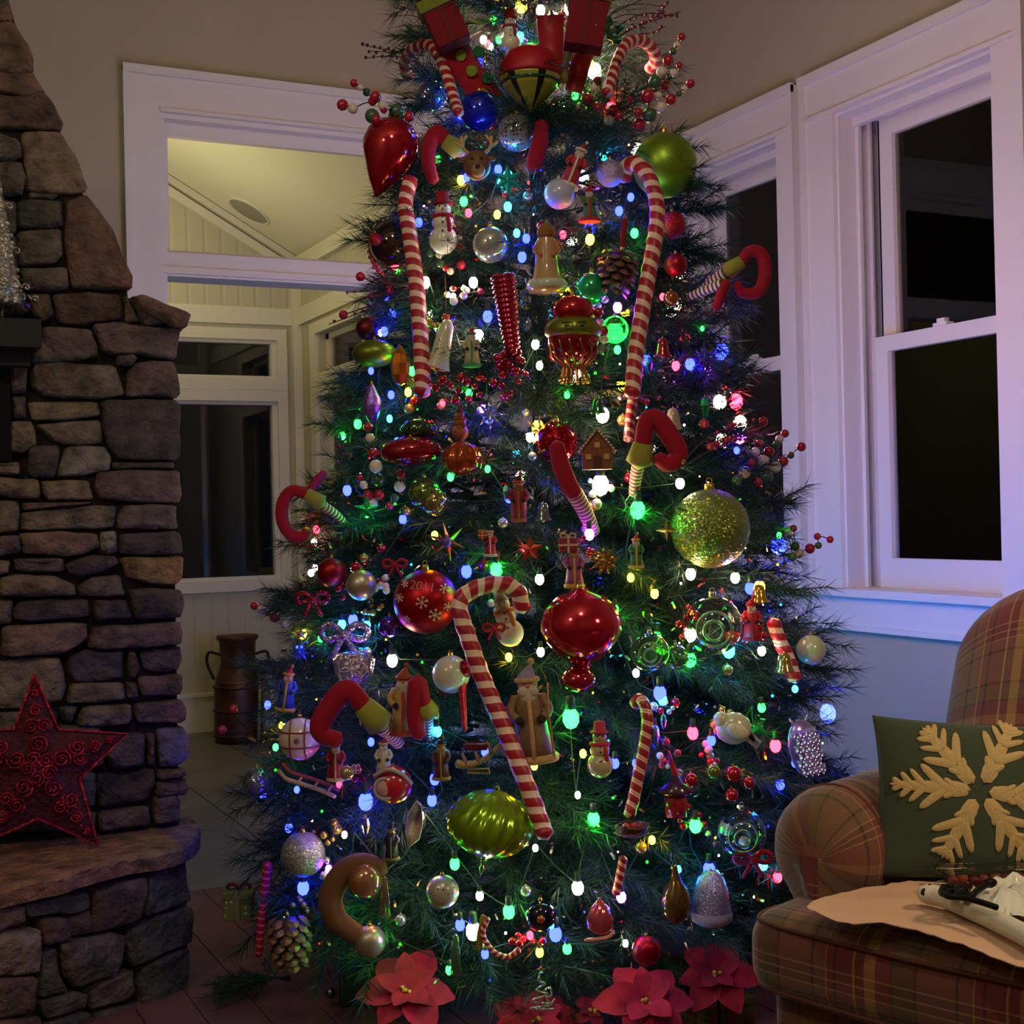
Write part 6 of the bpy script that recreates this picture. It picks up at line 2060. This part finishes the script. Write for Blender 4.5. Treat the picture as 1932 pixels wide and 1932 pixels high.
# silver beaded tree on the mantel
ym = YF - .09
a = at_plane(-6, 575, 1, ym); tpt = at_plane(-6, 265, 1, ym)
sc_ = (a - CP).dot(FW) / F
zb = at_plane(0, 602, 1, YF - .16).z
o = empty('beaded_tree', (a.x, ym, zb), 'silver beaded wire tree with scroll tips standing on the mantel', 'decoration', None, 0, sc_)
obj('stand', G().tube([(8, 0, 0), (10, 0, 40)], 3, 6).tube([(-14, 0, 0), (-12, 0, 40)], 3, 6), METAL, '8a8878', o)
obj('cone', G().lathe([(0, 330), (10, 280), (20, 210), (30, 140), (40, 80), (46, 38), (30, 30), (0, 30)], 20), GLIT, 'a8a490', o)
rn = random.Random(4)
for i in range(64):
    t = rn.random() ** .7
    z = 330 - 295 * t
    r = 46 * t + 2
    an = rn.uniform(-2.9, .1)
    obj('bead', sph(SHINY, True), None, rn.choice(['d0ccb8', 'b8b4a0', 'c8c4b8']), o, (r * math.cos(an), r * math.sin(an), z), rn.uniform(2.5, 5))
for x, z in ((26, 222), (38, 138), (46, 50), (70, 48), (54, 70)):
    obj('scroll', G().tube([(x - 14, 0, z + 8)] + [(x + 8 * (1 - t / 14) * math.cos(3.4 - t * .62), 0, z + 8 * (1 - t / 14) * math.sin(3.4 - t * .62)) for t in range(13)], 2, 5), GLIT, 'b8b4a8', o)
part_ball(o, 'blue_bead', 54, 34, 6, '2a30b0', SHINY, -3, small=True)

# ------------------------------------------------------------------ milk can and stool in the sunroom
p = at_plane(452, 1398, 2, 0)
s = (p - CP).dot(FW) / F
o = empty('milk_can', p, 'rusty copper brown milk can standing by the sunroom wall', 'milk can', None, -YAW, s)
RUST = pbr('rust', .45, .35, noise_amt=.6, noise_scale=.03, bump=.2, bump_scale=.2)
lathe_part(o, 'body', [(0, 128), (30, 128), (40, 118), (45, 104), (46, 60), (46, 12), (44, 0), (0, 0)], RUST, '4a2c1a', 28)
lathe_part(o, 'neck', [(0, 200), (38, 200), (40, 195), (34, 188), (32, 150), (34, 138), (44, 112)], RUST, '4e301c', 28)
for z in (104, 60, 14):
    obj('band', G().tube([(46.5 * math.cos(a), 46.5 * math.sin(a), z) for a in [i * .2618 for i in range(25)]], 2.4, 6, cap=False), RUST, '3c2416', o)
for sg in (-1, 1):
    obj('handle', G().tube(smooth_path([(sg * 34, 0, 164), (sg * 54, 0, 168), (sg * 58, 0, 148), (sg * 46, 0, 118)], 5), 3, 6), RUST, '2a1c14', o)
p = at_plane(520, 1402, 2, 0)
s = (p - CP).dot(FW) / F
o = empty('wooden_stool', p, 'small pale wooden stool with curved braces beside the milk can', 'stool', None, -YAW, s)
lathe_part(o, 'seat', [(0, 148), (36, 148), (38, 143), (36, 134), (0, 133)], DARKWOOD, None, 24)
for x, y in ((-28, -22), (28, -22), (-26, 24), (26, 24)):
    obj('leg', G().tube([(x * .8, y * .8, 136), (x, y, 0)], 3.2, 8), MATT, '8a7a5c', o)
    obj('brace', G().tube(smooth_path([(x * .82, y * .82, 124), (x * .55, y * .55, 108), (x * .3, y * .3, 60)], 4), 2.4, 6), MATT, '8a7a5c', o)

# ------------------------------------------------------------------ plaid armchair
m, t, b, N, L = nt('plaid')
uv = N('ShaderNodeUVMap'); uv.uv_map = 'UVMap'
sp = N('ShaderNodeSeparateXYZ'); L(uv.outputs[0], sp.inputs[0])


def plaid_axis(src, cols, off):
    mu = N('ShaderNodeMath'); mu.operation = 'MULTIPLY_ADD'; mu.inputs[1].default_value = 1 / .26; mu.inputs[2].default_value = off
    L(src, mu.inputs[0])
    fr = N('ShaderNodeMath'); fr.operation = 'FRACT'; L(mu.outputs[0], fr.inputs[0])
    cr = N('ShaderNodeValToRGB'); cr.color_ramp.interpolation = 'CONSTANT'
    el = cr.color_ramp.elements
    el[0].color = hx(cols[0][1]); el[1].position = cols[1][0]; el[1].color = hx(cols[1][1])
    for p_, c in cols[2:]:
        e = el.new(p_); e.color = hx(c)
    L(fr.outputs[0], cr.inputs[0])
    return cr.outputs[0]


warp = [(0, '704a36'), (.13, '2e2a1c'), (.15, '704a36'), (.24, 'b08a5c'), (.25, '74302a'), (.30, '2e1c18'), (.32, '74302a'), (.44, 'a8885c'), (.455, '6c2c26'), (.52, 'a5783e'), (.60, '6c2c26'), (.70, '3a2e20'), (.72, '4e4428'), (.86, '30281c'), (.88, '704a36')]
weft = [(0, '6a4c32'), (.16, '30281c'), (.18, '6a4c32'), (.26, '9a7a50'), (.272, '5a2420'), (.32, '9a7a50'), (.332, '5a2420'), (.38, '9a7a50'), (.392, '6a2a24'), (.58, '8a5c34'), (.66, '5e2822'), (.76, '2c2218'), (.78, '584a2c'), (.90, '2c2218'), (.92, '6a4c32')]
A = plaid_axis(sp.outputs['X'], warp, .1)
B = plaid_axis(sp.outputs['Y'], weft, .35)
mx = N('ShaderNodeMix'); mx.data_type = 'RGBA'; mx.inputs['Factor'].default_value = .48
L(A, mx.inputs['A']); L(B, mx.inputs['B'])
L(mx.outputs['Result'], b.inputs['Base Color'])
b.inputs['Roughness'].default_value = .92
b.inputs['Sheen Weight'].default_value = .2
nz = N('ShaderNodeTexNoise'); nz.inputs['Scale'].default_value = 600
bp = N('ShaderNodeBump'); bp.inputs['Strength'].default_value = .25; bp.inputs['Distance'].default_value = .002
L(uv.outputs[0], nz.inputs['Vector']); L(nz.outputs['Fac'], bp.inputs['Height']); L(bp.outputs[0], b.inputs['Normal'])
PLAID = m
PIPE = pbr('piping', .9, 0, hx('5a3024'))
ch = empty('armchair', (1.405, 2.009, 0), 'plaid upholstered rolled arm armchair in brick red, olive and tan', 'armchair', None, math.atan2(-.936, .351))
CW = .80


def tshape(v):
    # wings of the T-cushion lie in front of the arms
    bq = v.y + .33
    k = 1 - .40 * min(1, max(0, (bq - .15) / .06))
    if k < 1:
        v.x *= k
    v.y += -.02 * (1 - (v.x / .4) ** 2)
    return v


o = obj('seat_cushion', rbox((CW, .66, .15), .055, (16, 22, 4), .022, 1.0, tshape), PLAID, None, ch, (CW / 2, .33, .425))
weld(o)
for zz in (.482, .369):
    P = []
    for x, y in ((.035, .145), (.012, .11), (.010, .06), (.034, .018), (.12, .000), (.26, -.012), (.40, -.016), (.54, -.012), (.68, .000), (.766, .018), (.79, .06), (.788, .11), (.765, .145)):
        P.append((x, y - .002, zz))
    obj('piping', G().tube(smooth_path(P, 5), .0042, 6), PIPE, None, ch)
o = obj('base', rbox((.76, .80, .26), .03, (8, 8, 4)), PLAID, None, ch, (.40, .46, .235)); weld(o)
g = G()
for i in range(40):
    x = .02 + .76 * i / 39
    g.v += [(x, .045 + .006 * math.sin(i * .9), .22), (x, .040 + .010 * math.sin(i * .9), .03)]
for i in range(39):
    g.f.append((2 * i, 2 * i + 1, 2 * i + 3, 2 * i + 2)); g.uv.append([(g.v[k][0], g.v[k][2]) for k in (2 * i, 2 * i + 1, 2 * i + 3, 2 * i + 2)])
obj('skirt', g, PLAID, None, ch)
for x, y in ((.07, .10), (.73, .10), (.07, .82), (.73, .82)):
    obj('leg', bx(x - .025, x + .025, y - .025, y + .025, 0, .12), DARKWOOD, None, ch, smooth=False)


def arm(sgn, x0):
    """rolled arm: section swept along the seat, rounded at the front"""
    sec = []
    for z in (.12, .24, .36, .44):
        sec.append((-.055, z))
    cx, czz, R = -.005, .575, .118
    for i in range(21):
        a = math.radians(222 - i * 13.2)
        sec.append((cx + R * math.cos(a) * (1.0 if math.cos(a) < 0 else .86), czz + R * math.sin(a)))
    for z in (.44, .36, .24, .12):
        sec.append((.085, z))
    n = len(sec)
    cum = [0]
    for i in range(1, n):
        cum.append(cum[-1] + math.hypot(sec[i][0] - sec[i - 1][0], sec[i][1] - sec[i - 1][1]))
    ys = [.118, .122, .132, .150, .178, .215, .28, .36, .46, .56, .66, .76, .86]
    ins = [.095, .074, .050, .026, .008, 0, 0, 0, 0, 0, 0, 0, 0]
    g = G()
    vs = []
    for y, q in zip(ys, ins):
        for x, z in sec:
            d = Vector((.01 - x, 0, czz - z)) if z > .46 else Vector((.015 - x, 0, 0))
            d = d.normalized() * q if d.length > q else d
            vs.append((x0 + sgn * (x + d.x), y, z + d.z))
    fs, us = [], []
    for j in range(len(ys) - 1):
        for i in range(n - 1):
            fs.append((j * n + i, j * n + i + 1, (j + 1) * n + i + 1, (j + 1) * n + i))
            us.append([(ys[j] + .10, cum[i]), (ys[j] + .10, cum[i + 1]), (ys[j + 1] + .10, cum[i + 1]), (ys[j + 1] + .10, cum[i])])
    cv = sum((Vector(v) for v in vs[:n]), Vector()) / n + Vector((0, -.004, 0))
    vs.append(tuple(cv))
    for i in range(n):
        k = (i + 1) % n
        fs.append((i, len(vs) - 1, k)); us.append([(vs[i][0], vs[i][2]), (cv.x, cv.z), (vs[k][0], vs[k][2])])
    g.add(vs, fs, us)
    a_ = obj('arm', g, PLAID, None, ch)
    rim = [(v[0], v[1], v[2]) for v in vs[5 * n:6 * n]]
    obj('seam', G().tube(rim, .0028, 5), PIPE, None, a_)


arm(1, .075)
arm(-1, CW - .075)


def backbend(v):
    t_ = (v.z + .34) / .68
    u = v.x / .31
    v.x *= 1.0 - .10 * max(0, t_ - .35) ** 2
    v.z -= .17 * abs(u) ** 3.2 * max(0, t_ - .3)
    v.y -= .035 * math.sin(math.pi * min(1, t_)) * (1 - u * u) * (1 if v.y < 0 else 0)
    v.y += .16 * t_
    return v


o = obj('back', rbox((.64, .17, .68), .06, (14, 4, 16), 0, 1.0, backbend), PLAID, None, ch, (.335, .70, .70)); weld(o)

# pillow with the snowflake
pc = at_depth(1852, 1512, 2.47)
s = 2.47 / F
pl = empty('throw_pillow', pc, 'dark green throw pillow with a tan snowflake leaning in the armchair', 'pillow', None, -YAW - .12, s)
pl.rotation_euler = (math.radians(-12), math.radians(3), -YAW - .12)
HXP, HZP, TP = 202, 152, 52


def pil(u, w, sgn):
    k = max(0, (1 - u ** 2) * (1 - w ** 2)) ** .42
    return Vector((u * HXP * (1 - .07 * (1 - w * w)), sgn * TP * k, w * HZP * (1 - .06 * (1 - u * u))))


g = G()
n = 26
for sgn in (-1, 1):
    vs, fs, us = [], [], []
    for i in range(n + 1):
        for j in range(n + 1):
            u = math.sin((i / n - .5) * math.pi); w = math.sin((j / n - .5) * math.pi)
            vs.append(pil(u, w, sgn))
    for i in range(n):
        for j in range(n):
            q = i * (n + 1) + j
            fs.append((q, q + n + 1, q + n + 2, q + 1))
    g.add(vs, fs)
o = obj('cushion', g, pbr('wool_felt', .95, 0, noise_amt=.22, noise_scale=.5, bump=.4, bump_scale=1.2, sheen=.2), '3c4630', pl); weld(o, .01)


def onp(x, z, lift=2.0):
    u = x / (HXP * .97); w = z / (HZP * .97)
    u = max(-.99, min(.99, u)); w = max(-.99, min(.99, w))
    return Vector((x, pil(u, w, -1).y - lift, z))


def strip(g, a, b, w0, w1):
    """a flat rounded leaf of felt from a to b lying on the pillow"""
    a, b = Vector(a), Vector(b)
    d = (b - a)
    L_ = d.length
    d.normalize()
    pr = Vector((-d.y, d.x))
    rows = []
    for t_, k in ((-.06, .0), (0, .7), (.15, 1), (.5, 1), (.85, 1), (1.0, .7), (1.08, 0)):
        w = (w0 + (w1 - w0) * max(0, min(1, t_))) * k / 2
        c = a + d * L_ * t_
        rows.append((c + pr * w, c, c - pr * w))
    base_ = len(g.v)
    for r_ in rows:
        for q, lf in zip(r_, (1.0, 4.5, 1.0)):
            g.v.append(tuple(onp(q.x, q.y, lf)))
    for i in range(len(rows) - 1):
        for j in (0, 1):
            q = base_ + i * 3 + j
            g.f.append((q, q + 1, q + 4, q + 3)); g.uv.append([(0, 0)] * 4)


g = G()
cx, cz2 = -14, 18
for deg, R in ((178, 150), (131, 142), (62, 138), (-4, 158), (-52, 142), (-118, 134)):
    a = math.radians(deg)
    D = lambda r, off=0: (cx + r * math.cos(a) - off * math.sin(a), cz2 + r * math.sin(a) + off * math.cos(a))
    strip(g, D(24), D(R), 32, 14)
    for r0_, ln, sp_ in ((38, 30, .6), (62, 56, .75), (98, 38, .85), (122, 28, .9), (R - 8, 16, .75)):
        for sg in (-1, 1):
            e = (D(r0_)[0] + ln * math.cos(a + sg * sp_), D(r0_)[1] + ln * math.sin(a + sg * sp_))
            strip(g, D(r0_), e, 19 if ln > 40 else 14, 13 if ln > 40 else 9)
for deg, R, ox, oz in ((200, 40, 186, 128), (250, 40, 186, 128)):
    a = math.radians(deg)
    strip(g, (ox, oz), (ox + R * math.cos(a), oz + R * math.sin(a)), 10, 6)
obj('snowflake_motif', g, pbr('tan_felt', .9, 0, hx('c2a26c'), noise_amt=.15, noise_scale=.4, bump=.3, bump_scale=.8), None, pl)

# things lying on the seat
zs = .524


def sheet(front, back, z, name, label, cat, mat, amp=.004, n=26, lift=.0, thick=.0015):
    Fp = smooth_path([(x, y, 0) for x, y in front], 6)
    Bp = smooth_path([(x, y, 0) for x, y in back], 6)
    samp = lambda P, t_: P[min(len(P) - 1, int(t_ * (len(P) - 1)))]
    ref = at_plane(front[len(front) // 2][0], front[len(front) // 2][1], 2, z)
    root = empty(name, ref, label, cat)
    g = G()
    m = 12
    vs = []
    for i in range(n + 1):
        for j in range(m + 1):
            a, b_ = samp(Fp, i / n), samp(Bp, i / n)
            q = at_plane(a.x + (b_.x - a.x) * j / m, a.y + (b_.y - a.y) * j / m, 2, z)
            q.z += amp * noise.noise(q * 16) + amp * .6 * noise.noise(q * 45) + lift * (j / m)
            vs.append(q - ref)
    fs = [(i * (m + 1) + j, (i + 1) * (m + 1) + j, (i + 1) * (m + 1) + j + 1, i * (m + 1) + j + 1) for i in range(n) for j in range(m)]
    k = len(vs)
    vs2 = vs + [v - Vector((0, 0, thick)) for v in vs]
    g.add(vs2, fs + [tuple(reversed([q + k for q in f])) for f in fs])
    obj('sheet', g, mat, None, root)
    return root


sheet([(1522, 1716), (1560, 1732), (1610, 1740), (1690, 1744), (1750, 1760), (1830, 1786), (1905, 1812), (1990, 1850)], [(1530, 1706), (1570, 1690), (1630, 1676), (1690, 1666), (1730, 1658), (1790, 1662), (1880, 1668), (2000, 1675)], zs + .012, 'tissue_paper', 'crumpled peach tissue paper spread over the armchair seat', 'paper', pbr('tissue', .8, 0, hx('cba183'), bump=.2, bump_scale=30), .006)
sheet([(1826, 1706), (1870, 1712), (1920, 1720), (1990, 1735)], [(1838, 1668), (1880, 1660), (1920, 1656), (1990, 1655)], zs + .045, 'plastic_bag', 'white translucent plastic bag on the tissue paper', 'bag', pbr('plastic_film', .25, 0, hx('d8d4c4'), coat=.5), .03)
P = [at_plane(x, y, 2, zs + .035) for x, y in [(1736, 1686), (1770, 1690), (1810, 1706), (1860, 1728), (1910, 1752), (1960, 1778)]]
o = empty('cardboard_tube', P[0], 'long white cardboard tube lying across the tissue paper', 'tube')
obj('tube', G().tube([p - P[0] for p in smooth_path(P, 5)], [.012, .014] + [.0165] * 24, 14), pbr('white_card', .6, 0, hx('cfc4b0')), None, o)
obj('end_ring', G().tube([p - P[0] for p in smooth_path([P[0] + Vector((.012, -.012, .014)), P[0] + Vector((-.004, -.012, .004)), P[0] + Vector((.012, -.018, -.010)), P[1] + Vector((.01, -.022, -.008))], 5)], .0045, 6), BLACK, None, o)
PB = [at_plane(x, y, 2, zs + .062) for x, y in [(1880, 1712), (1850, 1702), (1820, 1694), (1790, 1690), (1776, 1684), (1782, 1674), (1800, 1672), (1812, 1682), (1800, 1692), (1784, 1688), (1800, 1680), (1830, 1690), (1842, 1682), (1856, 1672), (1868, 1666)]]
o = empty('power_cord', PB[0], 'coiled black power cord with a plug beside the white tube', 'cord')
obj('cable', G().tube([p - PB[0] for p in smooth_path(PB, 6)], .0052, 8), BLACK, None, o)
obj('plug', G().ball((0, 0, 0), 1, 10, (.016, .009, .009)), BLACK, None, o, PB[7] - PB[0])
obj('connector', G().ball((0, 0, 0), 1, 10, (.014, .008, .008)), BLACK, None, o, PB[-1] - PB[0])
p = at_plane(1880, 1672, 2, zs + .018)
s = (p - CP).dot(FW) / F
o = empty('plastic_box', p, 'clear plastic box with pink contents against the pillow', 'box', None, -YAW, s)
CB = pane_mat('clear_plastic', (.86, .88, .82, 1))
box_part(o, 'tray', 210, 50, 26, CB, None, (0, 0, 16), .15)
box_part(o, 'lid', 218, 56, 9, CB, None, (0, 0, 34), .3)
obj('latch', G().tube([(-112 + 9 * math.cos(a), -26, 40 + 9 * math.sin(a)) for a in [i * .5236 for i in range(13)]], 2.6, 6, cap=False), CB, None, o)
for i in range(9):
    part_ball(o, 'content', -84 + i * 20, 14 + 3 * math.sin(i * 2), 11, ['a04a50', 'b06058', '8a3444'][i % 3], MATT, -8 + 6 * (i % 2), small=True)
